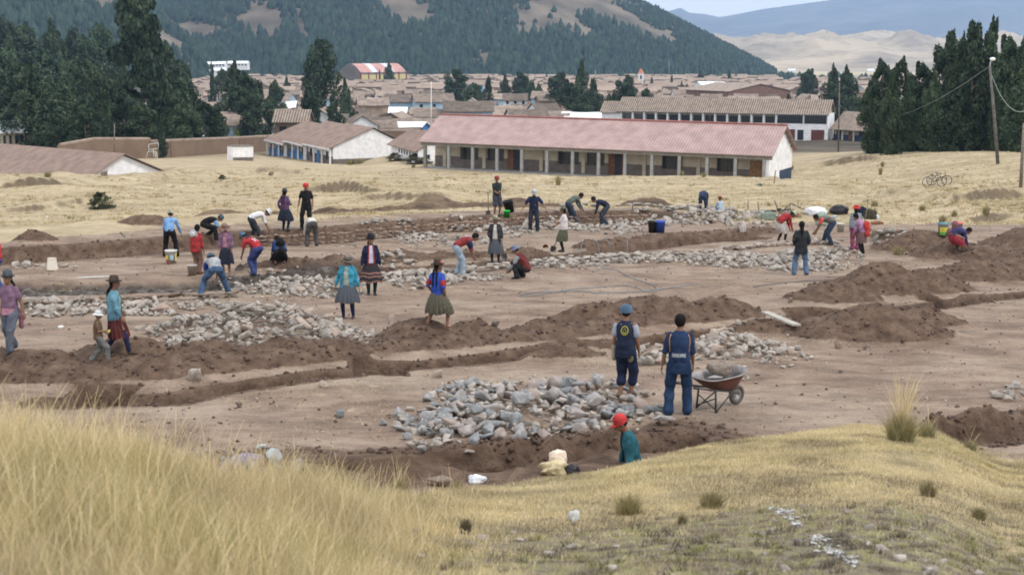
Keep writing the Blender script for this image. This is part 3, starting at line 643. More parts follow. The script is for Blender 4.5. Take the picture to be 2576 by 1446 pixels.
# ------------------------------------------------------------------ town
def make_house(k):
    """house template: walls with windows and door, roof"""
    rs = random.Random(k); L = rs.uniform(7, 12.5); D = rs.uniform(5, 7.5); h = rs.choice([2.8, 3.2, 4.8, 5.2]); rise = rs.uniform(1.3, 2.1)
    wm = [m_adobe_t, m_adobe_t, m_cream, m_white, m_adobe_t, m_white, mat('pale blue wall', (.36, .50, .60), .9, .1, 1), m_adobe_t, mat('ochre wall', (.42, .31, .2), .9, .15, 1)][k % 9]
    rm = m_sheet if k == 10 else m_tilet
    r = bpy.data.objects.new('town_house', None); COL.objects.link(r)
    v, f, yr = gable_roof(None, -L/2-.4, L/2+.4, -D/2, D/2, h, rise, .5, .5, .16); o = link('roof', new_mesh('roof', v, f), rm, r)
    for q in o.data.vertices: q.co.z -= .18*math.exp(-(q.co.x/(L*.3))**2)*(.4 + .6*(q.co.z > h+.8))
    v, f = gable_wall(-L/2, L/2, -D/2, D/2, -3, h, yr, h+rise-.1); link('wall', new_mesh('wall', v, f), wm, r)
    for s_, zz in ((-1, 0), (-1, 2.5)) if h > 4 else ((-1, 0),):
        for i in range(3):
            mb = MB(); x = -L/2 + L*(i+.35)/3; mb.box((x, -D/2-.05, zz+.9), (x+.95, -D/2-.01, zz+1.9)); mb.build('window', m_glass, r)
    mb = MB(); mb.box((L*.33, -D/2-.05, -.2), (L*.33+1, -D/2-.01, 1.95)); mb.build('door', m_door, r)
    return r, L, D
HT = [make_house(k) for k in range(11)]
LM = [(450, 'near the long white shed'), (600, 'behind the adobe-wall trees'), (700, 'left of the tallest round tree'), (860, 'below the arched sports hall'), (1000, 'before the arched sports hall'), (1083, 'behind the white flagpole'), (1200, 'around the central round trees'),
      (1340, 'beyond the red school roof'), (1460, 'around the tallest town tree'), (1600, 'behind the two-storey school'), (1780, 'near the arcade building'), (2000, 'beyond the two-storey roof'), (2150, 'by the paired trees'), (2350, 'behind the tall grove'), (2700, 'behind the lamp-post grove')]
NTH = 'first second third fourth fifth sixth seventh eighth ninth tenth eleventh twelfth thirteenth fourteenth fifteenth sixteenth'.split()
def dedupe(prefix):
    g = {}
    for o in COL.objects:
        if o.parent is None and o.name.startswith(prefix) and o.get('label'): g.setdefault(o['label'], []).append(o)
    for lab, L in g.items():
        if 1 < len(L) <= 16:
            for k, o in enumerate(sorted(L, key=lambda q: q.location.x/q.location.y)): o['label'] = f'{lab}, {NTH[k]} from the left'
def town():
    used = {}; rs = random.Random(5); far = MB(); n = 0; spots = []
    Y = 268.
    while Y < 1500:
        x0, x1 = (90 - 1288)/F*Y, (2480 - 1288)/F*Y; x = x0 + rs.uniform(0, 8)
        while x < x1:
            px, _ = project(x, Y, -24); ok = True
            if Y < 420 and 1480 < px: ok = False
            if Y < 345 and px > 1000: ok = False
            if Y < 300 and 560 < px < 1000: ok = False
            if Y < 330 and px < 560 and rs.random() < .72: ok = False
            if px < 400 and Y > 360: ok = False
            if px < 500 and Y > 1100: ok = False
            if px > 2080 and (Y < 480 or rs.random() < .5): ok = False
            if 1080 < Y < 1240 and 840 < px < 1030: ok = False
            if Y > 1250 and px > 1950: ok = rs.random() < .3
            if ok: spots.append((x, Y + rs.uniform(-.34, .34)*(12 + Y*.036), px))
            x += rs.uniform(8.5, 13.5)
        Y += rs.uniform(8, 13) + Y*.037
    spots.sort(key=lambda s: s[1])
    near = spots[:290]; rest = spots[290:]
    for x, Y, px in near:
        k = rs.choice([0, 1, 4, 7, 2, 3, 5, 6, 8, 3, 5, 2, 10 if rs.random() < .8 else 1]); r, L, D = HT[k]
        if k not in used: o = r; used[k] = 1
        else: o = copy_tree(r)
        o.location = (x, Y, float(Hi(x, Y))); o.rotation_euler = (0, 0, rs.choice([0, 0, 0, PI/2, PI, .4]) + rs.uniform(-.25, .25)); s = rs.uniform(.85, 1.2); o.scale = (s, s, s*rs.uniform(.9, 1.1))
        ph = min(LM, key=lambda q: abs(q[0]-px))[1]
        dist = 'near' if Y < 400 else 'middle' if Y < 560 else 'farther'
        wc = ['adobe', 'adobe', 'cream', 'white', 'adobe', 'white', 'pale blue', 'adobe', 'ochre', 'white', 'metal-roofed'][k]
        tag(o, f'{wc} tiled house {ph}, {dist} rows' if k != 10 else f'bright metal-roofed house {ph}, {dist} rows', 'house', f'{wc} houses of the town, {dist} rows {ph}')
    for k, (r, L, D) in enumerate(HT):
        if k not in used:
            for c in list(r.children): bpy.data.objects.remove(c)
            bpy.data.objects.remove(r)
    dedupe('town_house')
    # the many small far houses
    V = []; mats = [mat('far roof tiles', (.36, .275, .22), .9, .3, .05, col2=(.24, .185, .15)), m_adobe_t, m_white, m_sheet, m_glass, mat('dark far roof tiles', (.22, .165, .135), .9, .2, .05), mat('pale far roof tiles', (.42, .33, .27), .9, .2, .05), mat('pale blue far wall', (.3, .45, .58), .9, .1, .1), mat('cream far wall', (.55, .48, .38), .9, .1, .1)]
    for x, Y, px in rest:
        L = rs.uniform(9, 17); D = rs.uniform(7, 10); h = rs.choice([3.2, 3.6, 5.5, 5.8]); z = float(Hi(x, Y)); a = rs.choice([0, 0, PI/2]) + rs.uniform(-.2, .2)
        M = Matrix.Translation((x, Y, z)) @ Matrix.Rotation(a, 4, 'Z')
        v, f, yr = gable_roof(None, -L/2-.4, L/2+.4, -D/2, D/2, h, rs.uniform(1.0, 1.7), .5, .5, .16); far.add([M @ Vector(q) for q in v], f, 3 if rs.random() < .07 else rs.choice([0, 0, 5, 6]))
        v, f = gable_wall(-L/2, L/2, -D/2, D/2, -3, h, yr, h+1.3); far.add([M @ Vector(q) for q in v], f, rs.choice([1, 1, 1, 2, 2, 8, 7 if rs.random() < .5 else 1]))
        for i in range(4):
            xx = -L/2 + L*(i+.3)/4; far.box((xx, -D/2-.08, h-2.0), (xx+1.2, -D/2-.02, h-.7), M, 4)
    # roofs of the mass get a per-house tone through vertex colours of the material
    o = far.build('far_town_houses', mats); tag(o, 'mass of small brown tiled houses filling the far town', None, None, 'stuff')
town()
# ================================================================== trees
def leaf_mat(name, c1, c2, rnd=.25):
    m = mat(name, c1, .75, 0, 7., col2=c2, rnd=rnd); b = m.node_tree.nodes['Principled BSDF']; b.inputs['Specular IOR Level'].default_value = .2
    return m
m_leaf = leaf_mat('eucalyptus leaves', (.026, .048, .028), (.092, .128, .064))
m_leaf2 = leaf_mat('dark conifer leaves', (.020, .038, .024), (.066, .096, .050))
m_leafy = leaf_mat('yellow green leaves', (.20, .22, .05), (.12, .15, .04))
m_bark = mat('pale bark', (.22, .175, .14), .9, .3, 3)
def crown_mesh(name, seed, nl, lobes, leaf, shape):
    """leaf-sized faces gathered in lobes; unit height 1, unit width 1"""
    rs = np.random.RandomState(seed); cs = []
    for i in range(lobes):
        t = ((i + rs.rand())/lobes); w = shape(t)*(.75 + .4*rs.rand()); a = rs.rand()*2*PI; r = w*.5*np.sqrt(rs.rand())*.92
        cs.append((r*math.cos(a), r*math.sin(a), t, w*(.13 + .11*rs.rand()), .06 + .05*rs.rand()))
    cs = np.array(cs); k = rs.randint(0, lobes, nl); c = cs[k]
    d = rs.randn(nl, 3); d /= np.linalg.norm(d, axis=1)[:, None]; rr = (.55 + .5*rs.rand(nl)**.6)[:, None]
    p = c[:, :3] + d*rr*np.stack([c[:, 3], c[:, 3], c[:, 4]], 1)
    # leaf quads, drooping
    n = d*.6 + rs.randn(nl, 3)*.5; n /= np.linalg.norm(n, axis=1)[:, None]
    up = np.array([0, 0, 1.]) + rs.randn(nl, 3)*.5; u = np.cross(n, up); u /= np.linalg.norm(u, axis=1)[:, None]; w = np.cross(n, u)
    s = leaf*.86*(.6 + .8*rs.rand(nl))[:, None]; asp = np.array([1., 1., .5])
    v = np.stack([p - (u*s)*asp, p + (w*s*1.1)*asp, p + (u*s)*asp, p - (w*s*1.5)*asp], 1).reshape(-1, 3)
    f = np.arange(nl*4).reshape(-1, 4)
    return new_mesh(name, v, f)
def core(mb, lobes, seed, shape):
    pass
spire = lambda t: (.62 + .38*math.sin(PI*min(1, t*1.1+.1)))*(1 - t**5*.8)*(.8 if t < .08 else 1)
ovoid = lambda t: max(.25, math.sin(PI*(t*.86+.1))**.6)
cone = lambda t: (1 - t)**.75*.95 + .08
TREES = {}
for nm, sh, mt, n, lb in (('spire', spire, m_leaf, 12000, 60), ('ovoid', ovoid, m_leaf, 12000, 56), ('cone', cone, m_leaf2, 8000, 50), ('dark', ovoid, m_leaf2, 12000, 54), ('bush', ovoid, m_leafy, 1500, 14)):
    for q in range(2):
        r = bpy.data.objects.new('tree', None); COL.objects.link(r)
        cr = link('crown', crown_mesh('crown', hash((nm, q)) % 1 + 11*q + len(nm)*7, n, lb, .026, sh), mt, r)
        mb = MB(); rs = random.Random(q + len(nm))
        mb.tube([(0, 0, -.25), (.01, 0, .1), (-.01, .01, .4), (0, 0, .9)], [.035, .028, .018, .004], 7)
        for i in range(7):
            a = rs.uniform(0, 6.3); z = .12 + i*.1; mb.tube([(0, 0, z), (.12*math.cos(a), .12*math.sin(a), z+.05), (.3*math.cos(a), .3*math.sin(a), z+.12)], [.012, .008, .002], 5)
        mb.build('trunk', m_bark, r); cr.location.z = 0
        TREES.setdefault(nm, []).append([r, False])
def big_tree():
    """open crown in tiers, bare trunk below"""
    r = bpy.data.objects.new('tree', None); COL.objects.link(r); rs = np.random.RandomState(3)
    L = [(0, 0, .93, .30, .07), (-.05, .1, .82, .36, .09), (.15, -.1, .8, .3, .08), (.0, 0, .70, .40, .10), (.25, .1, .66, .26, .09), (-.25, 0, .62, .25, .08), (.3, 0, .54, .22, .08), (.1, .1, .52, .3, .09), (-.1, -.1, .46, .25, .06), (.25, 0, .42, .28, .07), (.45, .1, .34, .25, .06), (-.2, 0, .33, .2, .06), (.5, 0, .22, .26, .06), (-.35, .1, .25, .2, .05), (.15, 0, .2, .25, .06), (.3, .2, .12, .3, .06), (-.3, .1, .12, .3, .06)]
    vs = []; 
    for (x, y, z, w, h) in L:
        for _ in range(7):
            a, b, c = rs.randn(3)*.33; vs.append((x + a*w, y + b*w, z + c*h, w*.5, h*.62))
    cs = np.array(vs); nl = 22000; c = cs[rs.randint(0, len(cs), nl)]; d = rs.randn(nl, 3); d /= np.linalg.norm(d, axis=1)[:, None]
    p = c[:, :3] + d*(.5 + .55*rs.rand(nl)**.6)[:, None]*np.stack([c[:, 3], c[:, 3], c[:, 4]], 1)
    n = d*.5 + rs.randn(nl, 3)*.5; n /= np.linalg.norm(n, axis=1)[:, None]; u = np.cross(n, [0, 0, 1.]); u /= np.linalg.norm(u, axis=1)[:, None]; w = np.cross(n, u)
    s = .026*(.6 + .8*rs.rand(nl))[:, None]; asp = np.array([1, 1, .55])
    v = np.stack([p - u*s*asp, p + w*s*asp, p + u*s*asp, p - w*s*1.5*asp], 1).reshape(-1, 3)
    link('crown', new_mesh('crown', v, np.arange(nl*4).reshape(-1, 4)), m_leaf2, r)
    mb = MB(); mb.tube([(.05, 0, -.1), (.08, 0, .2), (.06, 0, .45), (.02, 0, .9)], [.034, .026, .018, .004], 8)
    mb.tube([(.07, 0, .22), (-.05, 0, .30), (-.14, 0, .40)], [.014, .01, .005], 6); mb.tube([(.07, 0, .33), (.2, 0, .37), (.3, 0, .42)], [.01, .007, .003], 6); mb.tube([(.05, 0, .5), (.2, 0, .58), (.28, 0, .66)], [.01, .007, .003], 6)
    mb.build('trunk', m_bark, r); return r
def place_tree(kind, px, yt, w, Y, label, group, q=None):
    px = px + 0.; x, zt = ray(px, yt)[0]*Y, ray(px, yt)[1]*Y; zg = Hs(x, Y) - .1
    h = max(1.5, zt - zg); wm = w/pxm(Y, -20)
    if kind == 'big': o = big_tree()
    else:
        L = TREES[kind]; q = (int(px*7 + yt) % 2) if q is None else q
        if not L[q][1]: o = L[q][0]; L[q][1] = True
        else: o = copy_tree(L[q][0])
    o.location = (x, Y, zg); o.rotation_euler = (0, 0, 0 if kind == 'big' else (px*1.7) % 6.28); o.scale = (wm*(1. if kind == 'big' else 1.12), wm*1.12, h); tag(o, label, 'tree', group)
ORD = ['first', 'second', 'third', 'fourth', 'fifth', 'sixth', 'seventh', 'eighth', 'ninth', 'tenth', 'eleventh', 'twelfth', 'thirteenth', 'fourteenth', 'fifteenth', 'sixteenth', 'seventeenth', 'eighteenth', 'nineteenth', 'twentieth', 'twenty-first', 'twenty-second'] + ['%s' % w for w in 'twenty-third twenty-fourth twenty-fifth twenty-sixth twenty-seventh twenty-eighth twenty-ninth thirtieth thirty-first thirty-second thirty-third'.split()]
KW = {'spire': 'tall narrow green', 'ovoid': 'rounded dark green', 'cone': 'conical dark', 'dark': 'broad blackish green'}
GROVES = [
 ('behind the adobe boundary wall', [('dark', -20, 120, 130, 262), ('dark', 25, 160, 110, 250), ('spire', 80, 175, 90, 235), ('dark', 130, 205, 100, 230), ('spire', 172, 200, 85, 245), ('dark', 210, 250, 85, 225), ('ovoid', 245, 175, 80, 275), ('cone', 266, 262, 56, 222), ('dark', 312, 240, 90, 232), ('ovoid', 352, 262, 80, 228), ('cone', 404, 296, 40, 226), ('dark', 418, 185, 110, 285), ('ovoid', 462, 262, 74, 250), ('dark', 512, 262, 74, 255), ('ovoid', 545, 268, 50, 262), ('dark', 470, 220, 80, 300), ('ovoid', 290, 190, 100, 290), ('dark', 50, 250, 90, 240), ('dark', -20, 40, 120, 420), ('ovoid', 60, 70, 110, 440), ('spire', 130, 60, 90, 430), ('dark', 190, 90, 110, 420), ('ovoid', 250, 70, 90, 450), ('spire', 20, 100, 90, 380), ('dark', 110, 140, 110, 340), ('ovoid', 200, 150, 100, 330), ('spire', 155, 120, 80, 360), ('dark', 410, 120, 90, 400), ('ovoid', 450, 160, 90, 360), ('spire', 430, 235, 80, 262)]),
 ('in the clump before the town', [('cone', 532, 165, 26, 520), ('spire', 588, 165, 72, 400), ('dark', 612, 190, 80, 330), ('spire', 650, 215, 70, 320), ('ovoid', 692, 208, 52, 400), ('cone', 675, 288, 36, 318), ('ovoid', 560, 178, 46, 560), ('dark', 630, 235, 70, 300)]),
 ('around the tallest round tree', [('cone', 792, 248, 52, 322), ('cone', 838, 240, 64, 318), ('spire', 868, 202, 32, 430), ('ovoid', 889, 282, 40, 330), ('spire', 720, 195, 20, 800), ('spire', 870, 262, 26, 420)]),
 ('in the town centre', [('dark', 1145, 180, 64, 560), ('ovoid', 1192, 212, 52, 550), ('cone', 1228, 196, 36, 560), ('spire', 1270, 192, 36, 620), ('dark', 1310, 188, 44, 620), ('ovoid', 1337, 208, 34, 600), ('spire', 978, 158, 26, 1080), ('cone', 955, 178, 10, 1075), ('cone', 1120, 235, 22, 500), ('spire', 1356, 212, 24, 640)]),
 ('by the near roofs of the town', [('dark', 1408, 190, 66, 520), ('spire', 1464, 158, 54, 470), ('dark', 1438, 215, 70, 440), ('spire', 1494, 205, 58, 430), ('ovoid', 1532, 240, 26, 420), ('dark', 1576, 195, 62, 480), ('ovoid', 1546, 236, 24, 460), ('ovoid', 1626, 226, 36, 470), ('cone', 1640, 196, 14, 900), ('cone', 1690, 190, 12, 950), ('cone', 1715, 205, 16, 850), ('spire', 1762, 178, 20, 1150), ('cone', 1835, 180, 16, 1200), ('ovoid', 1462, 245, 60, 425)]),
 ('beyond the two-storey school', [('dark', 2036, 180, 50, 620), ('spire', 2097, 172, 52, 430), ('spire', 2132, 174, 64, 425), ('ovoid', 2162, 248, 40, 400), ('ovoid', 1985, 240, 24, 420), ('cone', 1905, 198, 12, 1200)]),
 ('in the grove at the field edge', [('spire', 2200, 190, 66, 172), ('dark', 2222, 166, 66, 168), ('spire', 2245, 200, 60, 160), ('dark', 2268, 160, 60, 178), ('spire', 2292, 205, 62, 166), ('dark', 2322, 172, 76, 174), ('spire', 2352, 190, 70, 164), ('dark', 2392, 95, 90, 170), ('spire', 2424, 105, 80, 164), ('dark', 2452, 78, 110, 155), ('spire', 2497, 66, 96, 162), ('dark', 2540, 110, 90, 152), ('spire', 2580, 100, 100, 150), ('dark', 2410, 210, 86, 156), ('spire', 2370, 240, 60, 158), ('dark', 2630, 80, 110, 152), ('dark', 2575, 220, 90, 140)])]
for ph, lst in GROVES:
    for k, (kind, px, yt, w, Y) in enumerate(sorted(lst, key=lambda q: q[1])):
        if 'field edge' in ph: Y = Y*1.10
        place_tree(kind, px, yt, w, Y, f'{KW[kind]} tree {ph}, {ORD[k]} from the left', 'trees ' + ph)
place_tree('big', 338, -14, 146, 262, 'tallest dark tree with a bare pale trunk, rising over the adobe wall', 'trees behind the adobe boundary wall')
place_tree('dark', 801, 112, 92, 345, 'tall broad round-topped tree standing alone before the town', 'trees around the tallest round tree')
place_tree('bush', 592, 322, 34, 290, 'small yellow-green tree just over the adobe wall', 'trees behind the adobe boundary wall')
for nm in TREES:
    for r, u in TREES[nm]:
        if not u:
            for c in list(r.children): bpy.data.objects.remove(c)
            bpy.data.objects.remove(r)
# ------------------------------------------------------------------ far woods: one mass
def woods():
    rs = np.random.RandomState(12); T = []
    for q in range(6):
        n = 7; rings = [(0, .50), (.18, .62), (.4, .55), (.65, .38), (.85, .2), (1., .03)]; v = []
        for z, r in rings:
            for j in range(n):
                a = 2*PI*(j + .5*rs.rand())/n; rr = r*(.65 + .6*rs.rand()); v.append((rr*math.cos(a), rr*math.sin(a), z + .06*rs.randn()))
        f = [(i*n+j, i*n+(j+1) % n, (i+1)*n+(j+1) % n, (i+1)*n+j) for i in range(len(rings)-1) for j in range(n)]
        T.append((np.array(v), np.array(f)))
    N = 150000
    x = rs.uniform(-1250, 450, N); y = rs.uniform(880, 2450, N); z = hill_h(x, y)
    d = y*math.cos(TH) - z*math.sin(TH); px = 1288 + F*x/d; py = 723 - F*(y*math.sin(TH) + z*math.cos(TH))/d
    dens = .82 + 2.4*fbm(x*.006, y*.006, 4) + .5*fbm(x*.02, y*.02, 3)
    for cx, cy, rx, ry, k in ((1450, 5, 230, 60, 1.0), (1180, 20, 50, 40, .6), (1480, 95, 60, 26, .7), (1600, 55, 50, 34, .6), (1330, 70, 30, 30, .5), (1000, 25, 50, 24, .6), (690, 60, 40, 40, .7), (720, 120, 40, 20, .4), (560, 40, 30, 40, .4), (1050, 40, 70, 60, .7), (640, 45, 50, 60, .7), (470, 85, 85, 30, 1.7), (300, 8, 90, 22, 1.3), (1230, 140, 60, 12, .7), (880, 150, 40, 20, .8), (1690, 95, 60, 34, 1.3), (760, 60, 20, 60, .5), (1560, 150, 40, 20, .4), (1350, 60, 80, 40, .5), (800, 165, 60, 10, .5)):
        dens -= k*np.exp(-((px-cx)/rx)**2 - ((py-cy)/ry)**2)*(1 + 1.6*fbm(x*.016 + cx, y*.016, 3))
    dens += .5*np.exp(-((px-1690)/120)**2 - ((py-150)/35)**2) + .3*(px < 330)
    m = (px > -120) & (px < 1960) & (py > -60) & (py < 320) & (z > -38) & (rs.rand(N) < dens*1.1)
    x, y, z = x[m], y[m], z[m]; V = []; Fc = []; b = 0
    kk = rs.randint(0, 6, len(x)); hh = rs.uniform(6, 15, len(x))*(1 - .35*(y > 1900)); ww = hh*rs.uniform(.34, .6, len(x))
    x2 = rs.uniform(-560, 900, 900); y2 = rs.uniform(1420, 1800, 900); k2 = fbm(x2*.01, y2*.01, 3) > .02
    x2, y2 = x2[k2], y2[k2]; z2 = np.maximum(H(x2, y2), hill_h(x2, y2)); nn = len(x2)
    x = np.append(x, x2); y = np.append(y, y2); z = np.append(z, z2); kk = np.append(kk, rs.randint(0, 6, nn)); hh = np.append(hh, rs.uniform(5, 10, nn)); ww = np.append(ww, rs.uniform(4, 7, nn))
    for t in range(6):
        tv, tf = T[t]; s = kk == t; n = s.sum()
        pts = tv[None]*np.stack([ww[s], ww[s], hh[s]], 1)[:, None, :] + np.stack([x[s], y[s], z[s]-.5], 1)[:, None, :]
        V.append(pts.reshape(-1, 3)); Fc.append((tf[None] + (np.arange(n)*len(tv))[:, None, None]).reshape(-1, 4) + b); b += n*len(tv)
    m_w = mat('far woodland', (.045, .076, .050), .9, .45, .03, col2=(.014, .029, .023)); m_w.node_tree.nodes['Noise Texture'].inputs['Scale'].default_value = .09
    o = link('woods', new_mesh('woods', np.concatenate(V), np.concatenate(Fc)), m_w); tag(o, 'dark woods covering the hill behind the town', None, None, 'stuff')
    print('woods', len(x))
woods()
# ================================================================== people
_tmp = bpy.data.scenes.new('tmp_build')
def remesh(mb, name, vox, it=4, amp=0., seed=0, cut=None):
    me = new_mesh(name, mb.v, mb.f); o = bpy.data.objects.new('t', me); _tmp.collection.objects.link(o)
    m = o.modifiers.new('r', 'REMESH'); m.mode = 'VOXEL'; m.voxel_size = vox; m.adaptivity = 0
    s = o.modifiers.new('s', 'SMOOTH'); s.factor = .5; s.iterations = it
    vl = _tmp.view_layers[0]; vl.update(); dg = vl.depsgraph; dg.update()
    r = bpy.data.meshes.new_from_object(o.evaluated_get(dg), depsgraph=dg); r.name = name
    bpy.data.objects.remove(o); bpy.data.meshes.remove(me)
    n = len(r.vertices); co = np.empty(n*3, np.float32); r.vertices.foreach_get('co', co); co = co.reshape(-1, 3)
    if amp:
        no = np.empty(n*3, np.float32); r.vertices.foreach_get('normal', no); no = no.reshape(-1, 3)
        d = fbm(co[:, 0]*9 + co[:, 1]*7 + seed, co[:, 2]*11 - co[:, 1]*5 + seed, 3)*1.3 + .35*np.sin(co[:, 2]*26 + 4*fbm(co[:, 0]*6 + seed, co[:, 1]*6, 2))
        co = co + no*(d*amp)[:, None]; r.vertices.foreach_set('co', co.ravel().astype(np.float32))
    if cut is not None:
        import bmesh
        b = bmesh.new(); b.from_mesh(r); dead = [f for f in b.faces if cut(f.calc_center_median())]; bmesh.ops.delete(b, geom=dead, context='FACES'); b.to_mesh(r); b.free()
    r.polygons.foreach_set('use_smooth', np.ones(len(r.polygons), dtype=bool)); r.update(); return r
def ball(mb, c, r, M=None, n=12):
    """ellipsoid, r = (rx, ry, rz), M a 3x3 rotation"""
    if not isinstance(r, (tuple, list)): r = (r, r, r)
    k = n//2; v = []; c = Vector(c)
    for i in range(k+1):
        a = PI*i/k
        for j in range(n):
            q = Vector((r[0]*math.sin(a)*math.cos(2*PI*j/n), r[1]*math.sin(a)*math.sin(2*PI*j/n), r[2]*math.cos(a))); v.append(c + (M @ q if M is not None else q))
    f = [(i*n+j, (i+1)*n+j, (i+1)*n+(j+1) % n, i*n+(j+1) % n) for i in range(k) for j in range(n)]
    mb.add(v, f)
def limb(mb, pts, rads, n=12):
    mb.tube(pts, rads, n)
    for p, r in zip(pts, rads): ball(mb, p, r*.995, n=10)
def loft(mb, rings, n=20):
    """rings: (centre, right, front, rx, ry)"""
    v = []
    for c, ri, fr, rx, ry in rings:
        for j in range(n):
            a = 2*PI*j/n; ca, sa = math.cos(a), math.sin(a); e = .85
            v.append(Vector(c) + ri*rx*math.copysign(abs(ca)**e, ca) + fr*ry*math.copysign(abs(sa)**e, sa))
    k = len(rings); f = [(i*n+j, i*n+(j+1) % n, (i+1)*n+(j+1) % n, (i+1)*n+j) for i in range(k-1) for j in range(n)]
    f += [tuple(range(n-1, -1, -1)), tuple((k-1)*n+j for j in range(n))]; mb.add(v, f)
def ik(a, t, l1, l2, pole):
    d = t - a; L = min(d.length, (l1+l2)*.995); u = d.normalized(); t = a + u*L
    x = (l1*l1 - l2*l2 + L*L)/(2*L); h = math.sqrt(max(0, l1*l1 - x*x)); p = (pole - u*pole.dot(u)); p = p.normalized() if p.length > 1e-6 else Vector((0, 1, 0))
    return a + u*x + p*h, t
SKIN = mat('brown skin', (.22, .115, .072), .55, .15, 12, spec=.35)
HAIRM = mat('black hair', (.010, .008, .008), .75, .3, 30, spec=.12)
SHOE = mat('dark shoes', (.035, .03, .028), .6, .3, 8)
EYE = mat('dark eye', (.01, .008, .007), .2, .1, 8, spec=.6)
def cloth(name, c, var=.3, sc=7):
    g = sum(c)/3; c = tuple(.86*q*.9 + .10*g + .006 for q in c); return mat('cloth ' + name, c, .92, var, sc, bump=.3, bscale=60, spec=.08)
def stripes(name, c1, c2, scale=7., axis='Z', coord='Generated'):
    if name in MATS: return MATS[name]
    m = mat(name, c1, .9, 0, 9, col2=c1, spec=.1); nt = m.node_tree; b = nt.nodes['Principled BSDF']
    w = nd(nt, 'ShaderNodeTexWave', wave_type='BANDS', bands_direction=axis); w.inputs['Scale'].default_value = scale; w.inputs['Distortion'].default_value = 1.0
    nt.links.new(nt.nodes['Texture Coordinate'].outputs[coord], w.inputs[0]); r = nd(nt, 'ShaderNodeValToRGB'); r.color_ramp.elements[0].position = .4; r.color_ramp.elements[1].position = .6
    r.color_ramp.elements[0].color = (*c1, 1); r.color_ramp.elements[1].color = (*c2, 1); nt.links.new(w.outputs[0], r.inputs[0]); nt.links.new(r.outputs[0], b.inputs['Base Color']); return m
def person(label, px, py, rz, h=1.65, woman=False, bend=0., pel=None, poff=0., feet=None, hands=None, top=None, top_len=0., sleeve='long', under=None, bottom='trousers', bot=None,
           stock=None, hat=None, hatm=None, hair='short', head=(0, 0), shoe=SHOE, stoop=0., skirt=(.34, .42), girth=1., extra=None, loc=None, vox=.0085, barefoot=False, lean=0., zoff=0., band=None, sleeve_m=None, grp='people working on the site'):
    s = h/1.70; X, Yv, Z = Vector((1, 0, 0)), Vector((0, 1, 0)), Vector((0, 0, 1))
    pel = (.93 if pel is None else pel)
    p0 = Vector((lean, poff, pel)); b = math.radians(bend)
    def fr(a): return Vector((0, math.sin(a), math.cos(a))), Vector((0, math.cos(a), -math.sin(a)))     # up along the spine, front
    u0, f0 = fr(b*.62); u1, f1 = fr(b*.9); u2, f2 = fr(b*1.12 + math.radians(stoop))
    p1 = p0 + u0*.14; p2 = p1 + u1*.18; p3 = p2 + u2*.20; neck = p3 + fr(b*1.1 + .12)[0]*.042
    sw = (.150 if woman else .170); hw = .09; g = girth
    SL, SR = p3 - u2*.055 - X*sw, p3 - u2*.055 + X*sw
    HL, HR = p0 - X*hw - Z*.02, p0 + X*hw - Z*.02
    feet = feet or ((-.11, 0), (.11, 0)); fl = [Vector((q[0], q[1], (q[2] if len(q) > 2 else 0) + .075)) for q in feet]
    legs = []
    for hp, ft, sd in ((HL, fl[0], -1), (HR, fl[1], 1)):
        k, e = ik(hp, ft, .44, .43, Vector((sd*.18, 1, .1))); legs.append((hp, k, e))
    hands = hands or ('hang', 'hang'); arms = []
    for sh, hd, sd in ((SL, hands[0], -1), (SR, hands[1], 1)):
        if hd == 'hang': hd = (sh.x + sd*.07, sh.y + .06 - .05*math.sin(b), sh.z - .53)
        e, w = ik(sh, Vector(hd), .285, .25, Vector((sd*.5, -1, -.15))); arms.append((sh, e, w))
    root = empty('person', (0, 0, 0)); tag(root, label, 'person', grp)
    if loc is None: gp = G(px, py) if True else None; loc = Vector((gp.x, gp.y, Hs(gp.x, gp.y)))
    root.location = (loc[0], loc[1], loc[2] + zoff); root.rotation_euler = (0, 0, math.radians(rz)); root.scale = (s, s, s)
    # ---------- head
    hp_, hy = math.radians(head[0]), math.radians(head[1])
    HM = (Matrix.Rotation(hy, 3, 'Z') @ Matrix.Rotation(-(b*.85 + hp_), 3, 'X'))*1.07
    hc = neck + (HM @ Vector((0, .025, .115)))
    B = MB()
    hs = 1.0
    ball(B, hc + HM @ Vector((0, -.008, .02)), (.077, .096, .100), HM, 16); ball(B, hc + HM @ Vector((0, .022, -.045)), (.058, .066, .072), HM, 14)
    ball(B, hc + HM @ Vector((0, .060, -.085)), (.026, .022, .020), HM, 10)
    limb(B, [hc + HM @ Vector((0, .088, .012)), hc + HM @ Vector((0, .112, -.030))], [.010, .017], 8)
    ball(B, hc + HM @ Vector((0, .088, -.058)), (.026, .012, .009), HM, 10)
    for sd in (-1, 1): ball(B, hc + HM @ Vector((sd*.078, -.004, -.005)), (.012, .020, .032), HM, 8); ball(B, hc + HM @ Vector((sd*.040, .062, -.022)), (.024, .022, .022), HM, 8)
    limb(B, [p3 + u2*.01, neck + (hc-neck)*.35], [.058, .052])
    # ---------- torso, limbs of the body
    loft(B, [(p0 - u0*.06, X, f0, .13*g, .095*g), (p0 + u0*.03, X, f0, .15*g, .105*g), (p1, X, f1, .125*g, .092*g), (p2, X, f2, .145*g, .105*g), (p3 - u2*.06, X, f2, sw-.01, .095), (p3, X, f2, .085, .06)])
    for sh, e, w in arms: limb(B, [sh, sh.lerp(e, .5), e, e.lerp(w, .35), w], [.050, .044, .037, .038, .025])
    for hp, k, e in legs: limb(B, [hp, hp.lerp(k, .5), k, k.lerp(e, .32), e], [.085, .072, .052, .056, .036])
